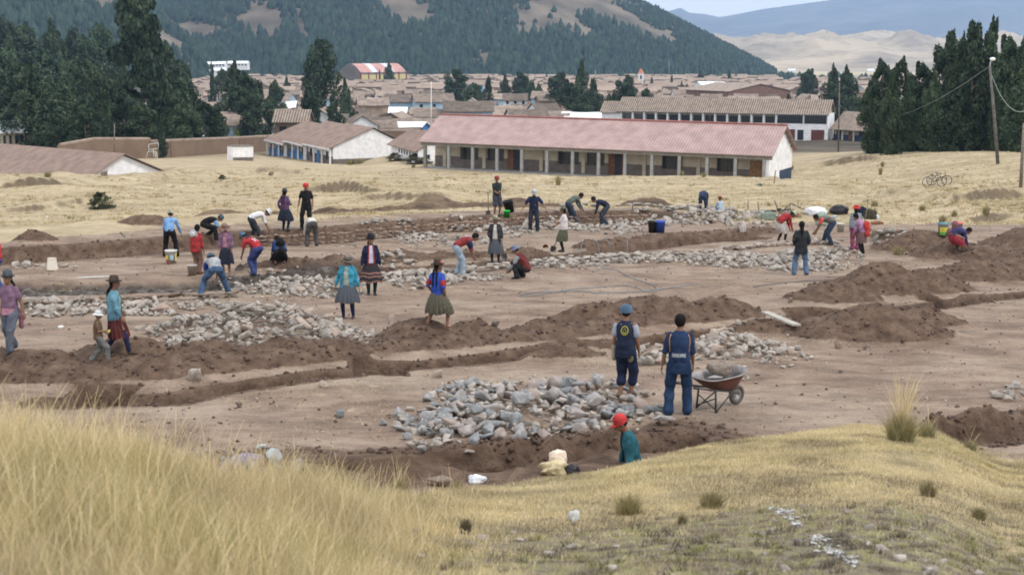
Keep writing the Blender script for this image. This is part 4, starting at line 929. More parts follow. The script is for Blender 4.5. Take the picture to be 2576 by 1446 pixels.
    for (hp, k, e), sd in zip(legs, (-1, 1)):
        d = Vector((sd*.12, 1, 0)).normalized(); ball(B, e + d*.03 + Z*-.035, (.036, .05, .032)); limb(B, [e - Z*.02, e + d*.07 - Z*.042, e + d*.15 - Z*.052], [.038, .036, .024], 10)
    # ---------- hands: palm, four fingers with a bend, thumb on the side
    for (sh, e, w), sd in zip(arms, (-1, 1)):
        d = (w - e).normalized(); side = Vector((0, 1, 0)) - d*d.y
        if side.length < .2: side = Vector((0, 0, 1)) - d*d.z
        side.normalize(); nrm = d.cross(side)*(-sd); R = Matrix((side, nrm, d)).transposed()
        ball(B, w + d*.055, (.040, .017, .055), R, 12); curl = .45
        for i, (off, ln) in enumerate(((.030, .066), (.010, .074), (-.010, .070), (-.029, .056))):
            a0 = w + d*.095 + side*off; d1 = (d*math.cos(curl*.6) + nrm*math.sin(curl*.6) + side*off*1.2).normalized(); a1 = a0 + d1*ln*.55
            d2 = (d*math.cos(curl*1.9) + nrm*math.sin(curl*1.9)).normalized(); limb(B, [a0 - d*.02, a1, a1 + d2*ln*.5], [.0098, .009, .0078], 7)
        t0 = w + d*.035 + side*.032; t1 = t0 + (side*.75 + d*.7 + nrm*.25).normalized()*.034; limb(B, [t0, t1, t1 + (d + nrm*.35 + side*.1).normalized()*.030], [.0125, .0105, .009], 7)
    link('body', remesh(B, 'body', vox, 3), SKIN, root)
    for sd in (-1, 1):
        e_ = MB(); ball(e_, hc + HM @ Vector((sd*.031, .082, .012)), (.012, .008, .006), HM, 8); e_.build('eye', EYE, root, True)
        e_ = MB(); ball(e_, hc + HM @ Vector((sd*.032, .085, .030)), (.018, .006, .004), HM, 8); e_.build('eyebrow', HAIRM, root, True)
    # ---------- clothes
    sd_ = (px*.37) % 50
    hem = p0 - u0*(.05 + top_len) if bend < 50 else p0 - u0*(.02 + top_len)
    if top is not None:
        T = MB(); gi = g*1.0
        loft(T, [(hem, X, f0, .178*gi, .138*gi), (p0 + u0*.03, X, f0, .176*gi, .136*gi), (p1, X, f1, .168*gi, .132*gi), (p2, X, f2, .172*gi, .134*gi), (p3 - u2*.07, X, f2, sw+.018, .112), (p3 - u2*.02, X, f2, sw*.80, .088), (p3 + u2*.022, X, f2, .075, .068)])
        for sh, e, w in arms:
            if sleeve == 'long': limb(T, [sh, sh.lerp(e, .5), e, e.lerp(w, .5), e.lerp(w, .9)], [.066, .064, .056, .050, .044])
            elif sleeve == 'short': limb(T, [sh, sh.lerp(e, .45), sh.lerp(e, .72)], [.066, .066, .068])
            elif sleeve == 'elbow': limb(T, [sh, sh.lerp(e, .5), e], [.062, .060, .058])
        cut = None
        if under is not None:
            def cut(c):
                q = c - p0; t = (c - p0).dot(u0)
                ff = (c - p2).dot(f2) if (c-p1).dot(u1) > 0 else (c - p1).dot(f1)
                wv = .052 + .05*max(0, 1 - t/.45)
                return abs(c.x - lean) < wv and ff > .02 and t > -.6
        o = link('cardigan' if under is not None else ('shirt' if sleeve != 'long' else 'sweater'), remesh(T, 'top', .012, 3, .016, sd_, cut), top, root)
        if sleeve_m is not None:
            for sh, e, w in arms:
                q = MB(); limb(q, [sh.lerp(e, .2), sh.lerp(e, .75)] if sleeve != 'long' else [sh.lerp(e, .1), e, e.lerp(w, .85)], [.078, .074] if sleeve != 'long' else [.077, .064, .052]); link('sleeve', remesh(q, 'sleeve', .013, 3, .008, sd_), sleeve_m, root)
        if under is not None:
            U = MB(); loft(U, [(p0 - u0*.03, X, f0, .160*gi, .122*gi), (p1, X, f1, .148*gi, .120*gi), (p2, X, f2, .160*gi, .126*gi), (p3 - u2*.06, X, f2, sw-.01, .104), (p3 + u2*.005, X, f2, .085, .066)])
            link('blouse', remesh(U, 'blouse', .013, 3, .006, sd_), under, root)
    if bottom in ('trousers', 'capri', 'shorts'):
        T = MB(); loft(T, [(p0 - Z*.10, X, f0.lerp(Yv, .6).normalized(), .150, .115), (p0 - u0*.02, X, f0, .166*g, .128*g), (p0 + u0*.07, X, f0, .156*g, .120*g)])
        ball(T, p0 - f0*.04 - Z*.03, (.155, .115, .12))
        for hp, k, e in legs:
            if bottom == 'trousers': limb(T, [hp, hp.lerp(k, .5), k, k.lerp(e, .5), k.lerp(e, .97)], [.118, .106, .090, .084, .088])
            elif bottom == 'capri': limb(T, [hp, hp.lerp(k, .5), k, k.lerp(e, .42)], [.116, .104, .092, .088])
            else: limb(T, [hp, hp.lerp(k, .5), k.lerp(hp, .04)], [.118, .108, .100])
        link('trousers' if bottom != 'shorts' else 'shorts', remesh(T, 'trousers', .012, 3, .017, sd_ + 3), bot, root)
    if bottom == 'skirt':
        R_, ln = skirt; n = 72; v = []; K = 12; kn = (legs[0][1] + legs[1][1])/2; ft = (legs[0][2] + legs[1][2])/2
        hemc = Vector((kn.x*.6 + ft.x*.4, kn.y*.6 + ft.y*.4, max(p0.z - ln - .12, .16)))
        w0 = p0 + u0*.06
        for i in range(K+1):
            t = i/K; c = w0.lerp(hemc, t); c = Vector((c.x, c.y, w0.z + (hemc.z - w0.z)*t)); r_ = .145 + (R_ - .145)*(1 - (1-t)**1.7); ry = .115 + (R_*.82 - .115)*(1 - (1-t)**1.7)
            if bend > 40: ry += .05*math.sin(PI*t); c.y -= .03*math.sin(PI*t)
            for j in range(n):
                a = 2*PI*j/n; pl = 1 + (.02 + .075*t)*math.sin(a*18 + 1.2*math.sin(3*a + sd_)) + .05*t*math.sin(a*3 + sd_)
                v.append(c + Vector((r_*pl*math.cos(a), ry*pl*math.sin(a), -.02*t*math.sin(a*5 + sd_))))
        f = [(i*n+j, i*n+(j+1) % n, (i+1)*n+(j+1) % n, (i+1)*n+j) for i in range(K) for j in range(n)]
        me = new_mesh('skirt', v, f, True)
        mi = [0]*(K*n)
        if band: mi = [(1 if i in band[1] else 0) for i in range(K) for j in range(n)]
        so = link('skirt', me, [bot] + ([band[0]] if band else []), root); me.polygons.foreach_set('material_index', mi)
    if stock is not None:
        for hp, k, e in legs:
            T = MB(); limb(T, [k.lerp(hp, .1), k.lerp(e, .35), e], [.062, .064, .044]); link('stocking', remesh(T, 'stocking', .014, 2), stock, root)
    if not barefoot:
        for (hp, k, e), sd in zip(legs, (-1, 1)):
            d = Vector((sd*.12, 1, 0)).normalized(); T = MB(); ball(T, e + d*.0 - Z*.03, (.044, .056, .042)); limb(T, [e - Z*.03, e + d*.08 - Z*.038, e + d*.165 - Z*.048], [.045, .043, .030], 10)
            link('shoe', remesh(T, 'shoe', .013, 2), shoe, root)
    # ---------- hair and hat
    Q = MB()
    hk = .91 if hat else 1.; ball(Q, hc + HM @ Vector((0, -.022, .030)), (.094*hk, .106*hk, .110*hk), HM, 16)
    if hair in ('long', 'braids', 'bob'): ball(Q, hc + HM @ Vector((0, -.060, -.04)), (.075, .045, .085), HM, 12)
    def hcut(c): q = HM.inverted() @ (c - hc); return q.y > .045 + .25*(q.z-.06) and q.z < .075
    if hair == 'long': limb(Q, [hc + HM @ Vector((0, -.075, -.04)), hc + HM @ Vector((0, -.105, -.16)), p3 - f2*.13 - u2*.16], [.062, .055, .028])
    link('hair', remesh(Q, 'hair', .010, 2, .006, sd_, hcut), HAIRM, root)
    if hair == 'braids':
        for sd in (-1, 1):
            T = MB(); a = hc + HM @ Vector((sd*.05, -.075, -.07)); b_ = p3 + X*sd*.06 - f2*.115; c_ = p2 + X*sd*.05 - f2*.135 - u2*.05; pts = [a, b_, b_.lerp(c_, .5), c_, c_ - u1*.10]
            limb(T, pts, [.026, .023, .021, .018, .010], 8); T.build('braid', HAIRM, root, True)
    M4 = Matrix.Translation(hc) @ HM.to_4x4()
    if hat == 'cap':
        T = MB(); Mc = M4 @ Matrix.Translation((0, -.010, .030)); T.lathe([(.104, -.022), (.107, .015), (.101, .055), (.082, .088), (.048, .108), (.001, .114)], 20, M=Mc)
        v = []; 
        for i in range(11):
            a = PI*(.12 + .76*i/10); v += [Vector((.092*math.cos(a), .090*math.sin(a), .004)), Vector((.088*math.cos(a), .090*math.sin(a) + .075*math.sin(a)**.8, -.012))]
        w = [q + Vector((0, 0, -.006)) for q in v]; nn = len(v); al = [Mc @ q for q in v + w]
        f = [(2*i, 2*i+1, 2*i+3, 2*i+2) for i in range(10)] + [(nn+2*i, nn+2*i+2, nn+2*i+3, nn+2*i+1) for i in range(10)] + [(2*i+1, nn+2*i+1, nn+2*i+3, 2*i+3) for i in range(10)]
        T.add(al, f); T.build('cap', hatm, root, True)
    elif hat in ('brim', 'sun', 'bowler', 'wide'):
        br = {'brim': .165, 'sun': .17, 'bowler': .135, 'wide': .20}[hat]; ch = {'brim': .115, 'sun': .09, 'bowler': .13, 'wide': .12}[hat]; dr = -.028 if hat == 'sun' else .004
        T = MB(); Mc = M4 @ Matrix.Translation((0, -.012, .050)) @ Matrix.Rotation(-.06, 4, 'X')
        T.lathe([(br, dr), (br*.82, dr*.3 - .006), (.102, 0), (.098, .02), (.092, ch*.7), (.078, ch*.98), (.05, ch*1.04), (.001, ch*(.96 if hat != 'bowler' else 1.08))], 24, M=Mc)
        T.lathe([(br, dr - .006), (br*.82, dr*.3 - .012), (.101, -.007)], 24, M=Mc); o = T.build('hat', hatm, root, True)
        if hat != 'sun': T = MB(); T.lathe([(.1035, .004), (.1025, .026)], 24, M=Mc); T.build('hat_band', mat('dark hat band', (.03, .025, .02), .8, .2, 5), o, True)
    if extra: extra(dict(root=root, X=X, p0=p0, p1=p1, p2=p2, p3=p3, u=(u0, u1, u2), f=(f0, f1, f2), arms=arms, legs=legs, hc=hc, HM=HM, s=s))
    return root
def back_text(txt, size, center, up, front, root, m, name='lettering', depth=.006, dist=.5, xs=1.):
    """letters laid on the back of the shirt"""
    cu = bpy.data.curves.new('txt', 'FONT'); cu.body = txt; cu.size = size; cu.align_x = 'CENTER'; cu.align_y = 'CENTER'; cu.extrude = .0; cu.resolution_u = 2
    o = bpy.data.objects.new('t', cu); _tmp.collection.objects.link(o); _tmp.view_layers[0].update(); me = bpy.data.meshes.new_from_object(o.evaluated_get(_tmp.view_layers[0].depsgraph)); bpy.data.objects.remove(o)
    import bmesh
    b = bmesh.new(); b.from_mesh(me); bmesh.ops.subdivide_edges(b, edges=b.edges[:], cuts=1); bmesh.ops.triangulate(b, faces=b.faces[:]); b.to_mesh(me); b.free()
    from mathutils.bvhtree import BVHTree
    src = [c for c in root.children if c.name.startswith(('shirt', 'sweater'))][0].data
    bvh = BVHTree.FromPolygons([v.co for v in src.vertices], [p.vertices for p in src.polygons])
    rt = up.cross(front)*1; rt = Vector((1, 0, 0))       # seen from behind, the person's right is the reader's right
    for v in me.vertices:
        p = center + rt*v.co.x*xs + up*v.co.y - front*dist; h = bvh.ray_cast(p, front)
        v.co = (h[0] - front*depth) if h[0] is not None else (p + front*(dist-.14))
    return link(name, me, m, root)
C = cloth
def tool(kind, a, b, name='shovel', label=None, parent=None, grip=True):
    """long-handled tool from a (grip) to b (blade tip)"""
    a, b = Vector(a), Vector(b); d = (b-a).normalized(); r = empty(name, a); tag(r, label, name)
    loc = lambda p: p - a
    mb = MB(); mb.tube([loc(a), loc(a.lerp(b, .5)) + Vector((.01, 0, 0)), loc(a + d*((b-a).length - .28))], [.018, .017, .018], 8); mb.build('handle', m_wood, r, True)
    q = d.cross(Vector((0, 1, 0.1))).normalized(); n = d.cross(q)
    if grip:
        g = MB(); g.tube([loc(a) - q*.06 - d*.09, loc(a) + q*.06 - d*.09], .013, 8); g.tube([loc(a) - q*.055 - d*.09, loc(a)], .010, 6); g.tube([loc(a) + q*.055 - d*.09, loc(a)], .010, 6); g.build('grip', m_wood, r, True)
    v = []; c = b - d*.28
    for i in range(5):
        t = i/4; w = .10*(1 if t < .6 else 1 - (t-.6)*1.6)
        for j in range(5): k = (j-2)/2; v.append(loc(c + d*.28*t + q*w*k + n*.025*(k*k) - n*.02*math.sin(t*3)))
    f = [(i*5+j, i*5+j+1, (i+1)*5+j+1, (i+1)*5+j) for i in range(4) for j in range(4)]; nn = len(v); v += [p + n*.004 for p in v]; f += [tuple(x+nn for x in reversed(q_)) for q_ in f]
    m = MB(); m.add(v, f); m.build('blade', mat('worn steel', (.16, .15, .14), .45, .3, 8, metal=.6), r, True); return r
NAVY = C('navy', (.012, .018, .045)); BLACK = C('black', (.012, .012, .014)); DGREY = C('dark grey', (.035, .036, .042)); JEAN = C('blue denim', (.055, .11, .22), .35); LJEAN = C('pale denim', (.30, .38, .47), .2); GJEAN = C('grey denim', (.11, .13, .17), .3)
WHITE = C('white', (.68, .68, .70), .08); RED = C('red', (.36, .02, .025)); PURPLE = C('purple', (.11, .05, .13)); LBLUE = C('light blue', (.16, .34, .62)); TEAL = C('teal', (.11, .27, .36)); TURQ = C('turquoise', (.02, .26, .40)); PINK = C('dusty pink', (.45, .20, .28))
MAUVE = C('mauve', (.20, .11, .18)); PGREEN = C('pale green knit', (.36, .42, .36)); SKIRT = stripes('grey pleats', (.05, .055, .07), (.10, .11, .13), 9, 'X'); SKIRTN = C('navy skirt', (.022, .03, .05)); SKIRTB = stripes('black skirt', (.012, .012, .016), (.05, .045, .05), 9, 'X'); SKIRTR = C('dark red skirt', (.10, .022, .022))
OLIVE = stripes('olive pleats', (.07, .066, .05), (.13, .12, .09), 8, 'X'); OLIVE2 = stripes('moss pleats', (.075, .078, .055), (.13, .13, .09), 8, 'X'); HB = C('brown felt', (.075, .055, .04)); HBLK = C('black felt', (.02, .022, .028)); HBE = C('beige felt', (.34, .31, .22)); HOL = C('olive felt', (.13, .14, .11)); HW = C('white hat', (.62, .64, .66), .1); HGN = C('pale green hat', (.42, .58, .42))
CAPR = C('red cap', (.55, .03, .03)); CAPB = C('blue cap', (.08, .15, .24)); CAPW = C('grey cap', (.42, .47, .50)); GREY = C('grey shirt', (.35, .37, .40)); GREEN = C('grey green', (.12, .15, .135)); MAROON = C('maroon', (.15, .025, .025)); BROWN = C('brown print', (.16, .10, .06), .5, 30); DJ = C('charcoal jacket', (.025, .03, .036))
BEND = dict(bend=88, pel=.87, poff=-.17, feet=((-.18, -.02), (.18, .05)), hands=((-.14, .44, .28), (.14, .48, .3)), head=(-18, 0))
CROUCH = dict(bend=50, pel=.34, poff=-.18, feet=((-.16, .08), (.16, -.05)), hands=((-.12, .42, .2), (.12, .45, .18)), head=(-10, 0))
def P_(d, **k): q = dict(d); q.update(k); return q
WALK = lambda st=.3: dict(feet=((-.08, st), (.08, -st, .03)), hands=('hang', 'hang'), pel=.91)
def footed_text(d):
    y = mat('orange piping', (.45, .22, .08), .8, .1, 5)
    back_text('SHINKAMAS', .092, d['p0'] + Vector((-.01, 0, .14)), Vector((0, 0, 1)), Vector((0, 1, 0)), d['root'], mat('white lettering', (.7, .72, .72), .8, .05, 5), xs=.46)
    src = [c for c in d['root'].children if c.name.startswith('shirt')][0].data
    from mathutils.bvhtree import BVHTree
    bvh = BVHTree.FromPolygons([v.co for v in src.vertices], [p.vertices for p in src.polygons])
    for sd in (-1, 1):
        pts = []
        for t in np.linspace(0, 1, 12):
            p = d['p3'] + Vector((sd*(.135 + .045*min(1, t*3) - .02*t), -.5, -.0 - .33*t)); h = bvh.ray_cast(p, Vector((0, 1, 0)))
            if h[0] is not None: pts.append(h[0] - Vector((0, .004, 0)))
        if len(pts) > 3: mb = MB(); mb.tube(pts, .009, 6); mb.build('piping', y, d['root'], True)
def vest_marks(d):
    m = mat('yellow print', (.50, .46, .06), .8, .1, 5); w = mat('pale print', (.40, .45, .42), .8, .1, 5)
    src = [c for c in d['root'].children if c.name.startswith('shirt')][0].data
    from mathutils.bvhtree import BVHTree
    bvh = BVHTree.FromPolygons([v.co for v in src.vertices], [p.vertices for p in src.polygons]); F1 = Vector((0, 1, 0))
    def lay(pts, r, nm, mm):
        o = []
        for x, z in pts:
            h = bvh.ray_cast(Vector((x, -.6, z)), F1)
            if h[0] is not None: o.append(h[0] - Vector((0, .003, 0)))
        mb = MB(); mb.tube(o, r, 6); mb.build(nm, mm, d['root'], True)
    cx, cz = .03, d['p2'].z + .055
    lay([(cx + .062*math.cos(a), cz + .078*math.sin(a)) for a in np.linspace(.15, 2*PI+.15, 26)], .0075, 'emblem', m)
    lay([(cx - .035, cz - .03), (cx, cz + .045), (cx + .035, cz - .03), (cx - .035, cz - .03)], .006, 'emblem', m)
    lay([(cx - .03, cz - .05), (cx + .03, cz - .05)], .008, 'emblem', m)
    lay([(cx - .095, cz + .105), (cx + .095, cz + .125)], .008, 'lettering', w)
    for (sh, e, wr), sd in zip(d['arms'], (-1, 1)):
        T = MB(); limb(T, [sh.lerp(e, .1), sh.lerp(e, .62)], [.069, .071]); link('sleeve', remesh(T, 'sleeve', .013, 3, .006), C('pale grey sleeve', (.36, .40, .48), .1), d['root'])
    sh, e, wr = d['arms'][0]; T = MB(); dd = (wr-e).normalized(); limb(T, [e.lerp(wr, .55), wr + dd*.06, wr + dd*.15], [.046, .050, .030]); link('glove', remesh(T, 'glove', .012, 3, .004), C('pale work glove', (.42, .36, .28)), d['root'])
    T = MB(); p = d['p0'] + Vector((.13, -.06, -.14)); ball(T, p, (.055, .035, .085)); link('pouch', remesh(T, 'pouch', .012, 3, .01), C('khaki pouch', (.20, .18, .10)), d['root'])
def ten(d):
    u, f = d['u'][1], d['f'][1]
    c = d['p1'].lerp(d['p3'], .22)
    back_text('10', .26, c, u, f, d['root'], mat('white number', (.75, .75, .75), .8, .05, 5), name='number', depth=.006, dist=.4)
    T = MB(); sw = .17
    p3, p2 = d['p3'], d['p2']; u2, f2 = d['u'][2], d['f'][2]
    loft(T, [(p2 + u2*.10, d['X'], f2, .190, .132), (p3 - u2*.03, d['X'], f2, .178, .120), (p3 + u2*.03, d['X'], f2, .08, .075)]); link('shirt_yoke', remesh(T, 'yoke', .013, 3, .004), C('navy yoke', (.02, .025, .09)), d['root'])
def trim_red(d):
    for sd in (-1, 1):
        mb = MB(); pts = [d['p3'] + Vector((sd*.055, .085, -.01)), d['p2'] + Vector((sd*.07, .135, .02)), d['p1'] + Vector((sd*.085, .14, 0)), d['p0'] + Vector((sd*.10, .15, -.06))]; mb.tube(pts, .017, 6); mb.build('red_trim', RED, d['root'], True)
def flower(d):
    T = MB(); ball(T, d['hc'] + d['HM'] @ Vector((.09, .04, .10)), (.026, .026, .024)); T.build('hat_flower', mat('coral flower', (.75, .12, .09), .7, .2, 20), d['root'], True)
    for sh, e, w in d['arms']: T = MB(); limb(T, [sh.lerp(e, .6), sh.lerp(e, .85)], [.075, .071]); link('cuff', remesh(T, 'cuff', .013, 2), RED, d['root'])
def vband(d):
    mb = MB(); p = d['p1'] + Vector((0, 0, .03)); mb.tube([p + Vector((.165*math.cos(a), .135*math.sin(a), 0)) for a in np.linspace(.25, PI-.25, 9)], .014, 6); mb.build('reflective_band', mat('reflective band', (.6, .62, .62), .5, .1, 5), d['root'], True)
def bundle(col):
    def fn(d):
        T = MB(); ball(T, d['p1'] - d['f'][1]*.20 + d['u'][1]*.02, (.17, .12, .20)); ball(T, d['p0'] - d['f'][0]*.17 - Vector((0, 0, .1)), (.15, .10, .17)); link('carrying_cloth', remesh(T, 'bundle', .014, 4, .018, 4), col, d['root'])
    return fn
def waistjacket(d):
    T = MB(); p = d['p0']; X = d['X']; loft(T, [(p - Vector((0, 0, .10)), X, d['f'][0], .19, .15), (p + Vector((0, 0, .05)), X, d['f'][0], .178, .14)]); limb(T, [p + Vector((-.14, -.08, 0)), p + Vector((-.19, -.12, -.2)), p + Vector((-.17, -.12, -.38))], [.06, .07, .05]); link('tied_jacket', remesh(T, 'jacket', .014, 3, .012), PINK, d['root'])
def backhat(d):
    T = MB(); M = Matrix.Translation(d['p3'] - Vector((.03, .145, .02))) @ Matrix.Rotation(math.radians(100), 4, 'X'); T.lathe([(.17, 0), (.14, .01), (.10, .0), (.095, .07), (.05, .09), (.001, .09)], 22, M=M); T.build('hat', HW, d['root'], True)
def ballthing(d):
    w = d['arms'][1][2]; T = MB(); ball(T, w + Vector((0, .09, -.02)), .05, n=14); T.build('yellow_fruit', mat('yellow fruit', (.55, .48, .12), .5, .2, 9), d['root'], True)
def redsleeve(d):
    for sh, e, w in d['arms']: T = MB(); limb(T, [sh, sh.lerp(e, .6)], [.079, .075]); link('sleeve', remesh(T, 'sleeve', .013, 2), C('orange red sleeve', (.62, .07, .04)), d['root'])
def build_people():
    A = person
    # foreground pair beside the barrow
    A('young man in a navy jersey and trousers seen from behind beside the wheelbarrow', 1706, 1046, -6, h=1.69, top=C('navy jersey', (.014, .035, .10)), sleeve='elbow', bottom='trousers', bot=C('navy slacks', (.018, .045, .11)), feet=((-.17, -.05), (.15, .06)), hands=((-.30, -.0, .80), (.24, .12, .84)), head=(0, -25), extra=footed_text, vox=.0075, stoop=3, girth=1.04, top_len=.14)
    A('young man in a blue cap and navy vest with a yellow emblem by the rocks', 1572, 1004, -28, h=1.66, top=C('navy vest', (.016, .025, .06)), sleeve='none', bottom='capri', bot=C('navy capri', (.014, .022, .06)), feet=((-.08, -.05), (.07, .10)), hands=((-.25, .02, .80), (.20, .16, .86)), hat='cap', hatm=CAPB, extra=vest_marks, vox=.0075, head=(-2, 15), top_len=.08, shoe=mat('brown shoe', (.06, .04, .03)))
    # man standing in the near trench
    g = G0(1592, 1110)
    A('man in a bright red cap and teal jacket standing in the near trench', 0, 0, 98, h=1.62, loc=(P(1592, 1100, 20.2).x, 20.2, P(1592, 1052, 20.2).z - 1.62 + .05), top=C('deep teal jacket', (.015, .12, .16)), under=BLACK, sleeve='long', bot=DGREY, hat='cap', hatm=CAPR, head=(18, 0), bend=12, vox=.0075)
    A('person in pale cap and faded shirt crouched in the near trench', 0, 0, -95, h=1.6, loc=(P(600, 1180, 17.6).x, 17.6, P(600, 1150, 17.6).z - 1.02), top=C('faded lilac', (.25, .22, .30), .4, 20), sleeve='short', bot=C('bright blue pants', (.03, .04, .35)), hat='cap', hatm=CAPW, **P_(BEND, bend=80))
    # left
    A('girl in a dark hat and purple top with a pink jacket tied round her waist', 32, 886, 165, h=1.52, woman=True, top=MAUVE, sleeve='short', bot=GJEAN, hat='bowler', hatm=C('slate hat', (.07, .09, .11)), hair='braids', extra=waistjacket, feet=((-.07, .20), (.09, -.22, .03)), hands=((-.30, -.05, .85), (.26, -.05, .82)), pel=.92)
    A('person in red top and bright blue trousers cut off by the picture edge', -2, 727, 100, h=1.62, top=C('bright red', (.55, .03, .03)), bot=C('cobalt trousers', (.03, .07, .30)))
    A('woman walking in a light blue cardigan, dark red skirt and brown hat', 293, 893, -88, h=1.50, woman=True, top=TEAL, under=C('sea green', (.22, .42, .40)), bottom='skirt', bot=SKIRTR, skirt=(.27, .40), stock=C('navy stocking', (.015, .02, .07)), hat='brim', hatm=HB, hair='braids', feet=((-.07, -.24), (.07, .30)), hands=((-.22, .10, .92), (.24, .20, .88)), pel=.90, girth=1.12, shoe=mat('brown shoe', (.06, .04, .03)), top_len=.08)
    A('small child in a white sun hat and grey trousers, striding with something yellow in hand', 250, 912, -80, h=1.02, top=BROWN, sleeve='short', bot=C('grey trousers', (.17, .17, .17)), hat='sun', hatm=HW, feet=((-.08, -.26, .02), (.08, .28)), hands=((-.20, .18, .95), (.12, .26, 1.05)), pel=.86, extra=ballthing, girth=1.1, head=(5, 0))
    A('man in a light blue shirt bending over the foundation, behind the white bucket', 430, 646, 5, h=1.66, bend=42, pel=.92, poff=-.1, top=LBLUE, bot=BLACK, hat='cap', hatm=C('tan cap', (.36, .34, .26)), feet=((-.2, 0), (.2, .04)), hands=((-.24, .25, .72), (.38, .40, .62)), head=(-15, 0))
    A('woman in a red sweater with a white hat hanging on her back', 495, 690, -25, h=1.5, woman=True, bend=10, top=RED, bot=C('brown leggings', (.21, .12, .09)), hair='bob', extra=backhat, hands=((-.22, .06, .85), (.26, .10, .78)), feet=((-.06, 0), (.08, .03)), girth=1.1, top_len=.10, shoe=mat('brown shoe', (.06, .04, .03)))
    A('man in black with light blue sleeves kneeling over the far foundation', 530, 604, -75, h=1.62, bend=78, pel=.62, poff=-.25, top=BLACK, sleeve='short', sleeve_m=LBLUE, bot=BLACK, hat='cap', hatm=C('slate cap', (.06, .09, .13)), hands=((-.12, .5, .18), (.12, .46, .15)), feet=((-.16, -.2), (.16, .2)), head=(-10, 0))
    A('woman in pink with a purple cardigan and dark grey skirt, facing the viewer', 571, 690, 176, h=1.53, woman=True, top=MAUVE, under=PINK, bottom='skirt', bot=SKIRTN, skirt=(.26, .42), hat='sun', hatm=C('brown pink hat', (.22, .13, .11)), hair='bob', head=(22, 0), feet=((-.09, 0), (.09, .05)), hands=((-.22, .12, .90), (.20, .18, .92)), barefoot=True, top_len=.10, girth=1.1)
    A('man in a red and navy football shirt with a white number, bending with a shovel', 640, 692, 62, h=1.62, bend=68, pel=.86, poff=-.18, top=C('jersey red', (.45, .02, .03)), sleeve='short', bot=C('royal blue pants', (.04, .06, .20)), hat='cap', hatm=CAPB, hands=((-.10, .46, .34), (.16, .30, .50)), feet=((-.14, -.1), (.16, .12)), extra=ten, barefoot=True, head=(-20, 0))
    A('man in a white shirt and white hat bending over the stone foundation', 645, 613, -72, h=1.68, top=WHITE, sleeve='elbow', bot=C('dark slate trousers', (.03, .037, .05)), hat='sun', hatm=HW, **P_(BEND, bend=80, pel=.90, feet=((-.20, -.22), (.22, .18)), hands=((-.1, .55, .28), (.14, .52, .26))))
    A('crouching woman wrapped in a dark blue and black shawl', 705, 668, 20, h=1.5, woman=True, top=C('deep blue shawl', (.02, .05, .16)), bottom='skirt', bot=BLACK, skirt=(.30, .25), hair='bob', hat=None, bend=62, pel=.50, poff=-.1, feet=((-.15, 0), (.15, .05)), hands=((-.22, .35, .22), (.1, .4, .2)), girth=1.35, extra=bundle(BLACK))
    A('woman in a purple top, navy skirt and dark hat on the far grass', 718, 582, -25, h=1.52, woman=True, top=PURPLE, bottom='skirt', bot=SKIRTN, skirt=(.34, .38), stock=C('navy stocking', (.015, .02, .07)), hat='brim', hatm=C('slate hat', (.07, .09, .11)), hair='braids', hands=((-.24, .0, .92), (.16, .22, 1.10)), girth=1.05, top_len=.06)
    A('man in a black T-shirt and red cap standing on the far grass', 772, 576, 172, h=1.68, top=BLACK, sleeve='short', bot=BLACK, hat='cap', hatm=CAPR, feet=((-.16, 0), (.16, .06)), hands=((-.26, .05, .88), (.30, .04, .90)), head=(5, 10))
    A('person in a white shirt and grey trousers bent double, seen from behind', 785, 620, 18, h=1.62, top=C('off white shirt', (.60, .58, .52), .1), bot=C('mid grey trousers', (.09, .085, .085)), hair='short', **P_(BEND, bend=98, pel=.90, feet=((-.19, 0), (.19, .02)), hands=((-.22, .35, .35), (.16, .40, .32))))
    A('man in blue jeans and grey shirt bending with legs wide apart', 541, 744, 22, h=1.66, top=GREY, sleeve='elbow', sleeve_m=C('royal sleeve', (.02, .06, .32)), bot=JEAN, hat='cap', hatm=C('slate cap', (.06, .09, .13)), shoe=mat('dark rubber boot', (.03, .05, .065), .5), **P_(BEND, bend=80, pel=.80, poff=-.22, feet=((-.42, -.12), (.40, .12)), hands=((-.2, .5, .35), (.10, .48, .12))))
    A('woman in a turquoise cardigan, pale green top and pleated grey skirt', 876, 800, 172, h=1.53, woman=True, top=TURQ, under=PGREEN, bottom='skirt', bot=SKIRT, skirt=(.33, .34), stock=C('navy stocking', (.015, .02, .07)), hat='brim', hatm=C('taupe felt', (.19, .155, .13)), hair='braids', head=(22, 25), feet=((-.15, .02), (.13, 0)), hands=((-.33, .03, .86), (.33, .03, .90)), girth=1.22, top_len=.12, vox=.0075)
    A('woman in a navy cardigan and white blouse with a banded black skirt and bowler hat', 934, 742, -168, h=1.60, woman=True, top=C('navy cardigan', (.012, .016, .05)), under=C('lilac white', (.55, .55, .68), .06), bottom='skirt', bot=SKIRTB, skirt=(.32, .40), band=(mat('brown embroidered band', (.20, .11, .09), .9, .5, 40), (6, 8, 11)), stock=C('dark green stocking', (.015, .04, .05)), hat='bowler', hatm=HBLK, hair='braids', head=(3, 10), hands=((-.27, .02, .88), (.27, .06, .88)), feet=((-.10, 0), (.08, .08)), girth=1.12, extra=trim_red, top_len=.10, vox=.0075)
    A('girl in a bright blue top and grey skirt with a flower on her hat', 1102, 828, -32, h=1.48, woman=True, top=C('cobalt top', (.018, .07, .42)), sleeve='elbow', bottom='skirt', bot=OLIVE, skirt=(.36, .38), hat='brim', hatm=HB, hair='braids', feet=((-.26, -.12), (.20, .10)), hands=((-.20, .05, .88), (.22, .02, .84)), pel=.88, extra=flower, barefoot=True, head=(-4, -35), vox=.0075)
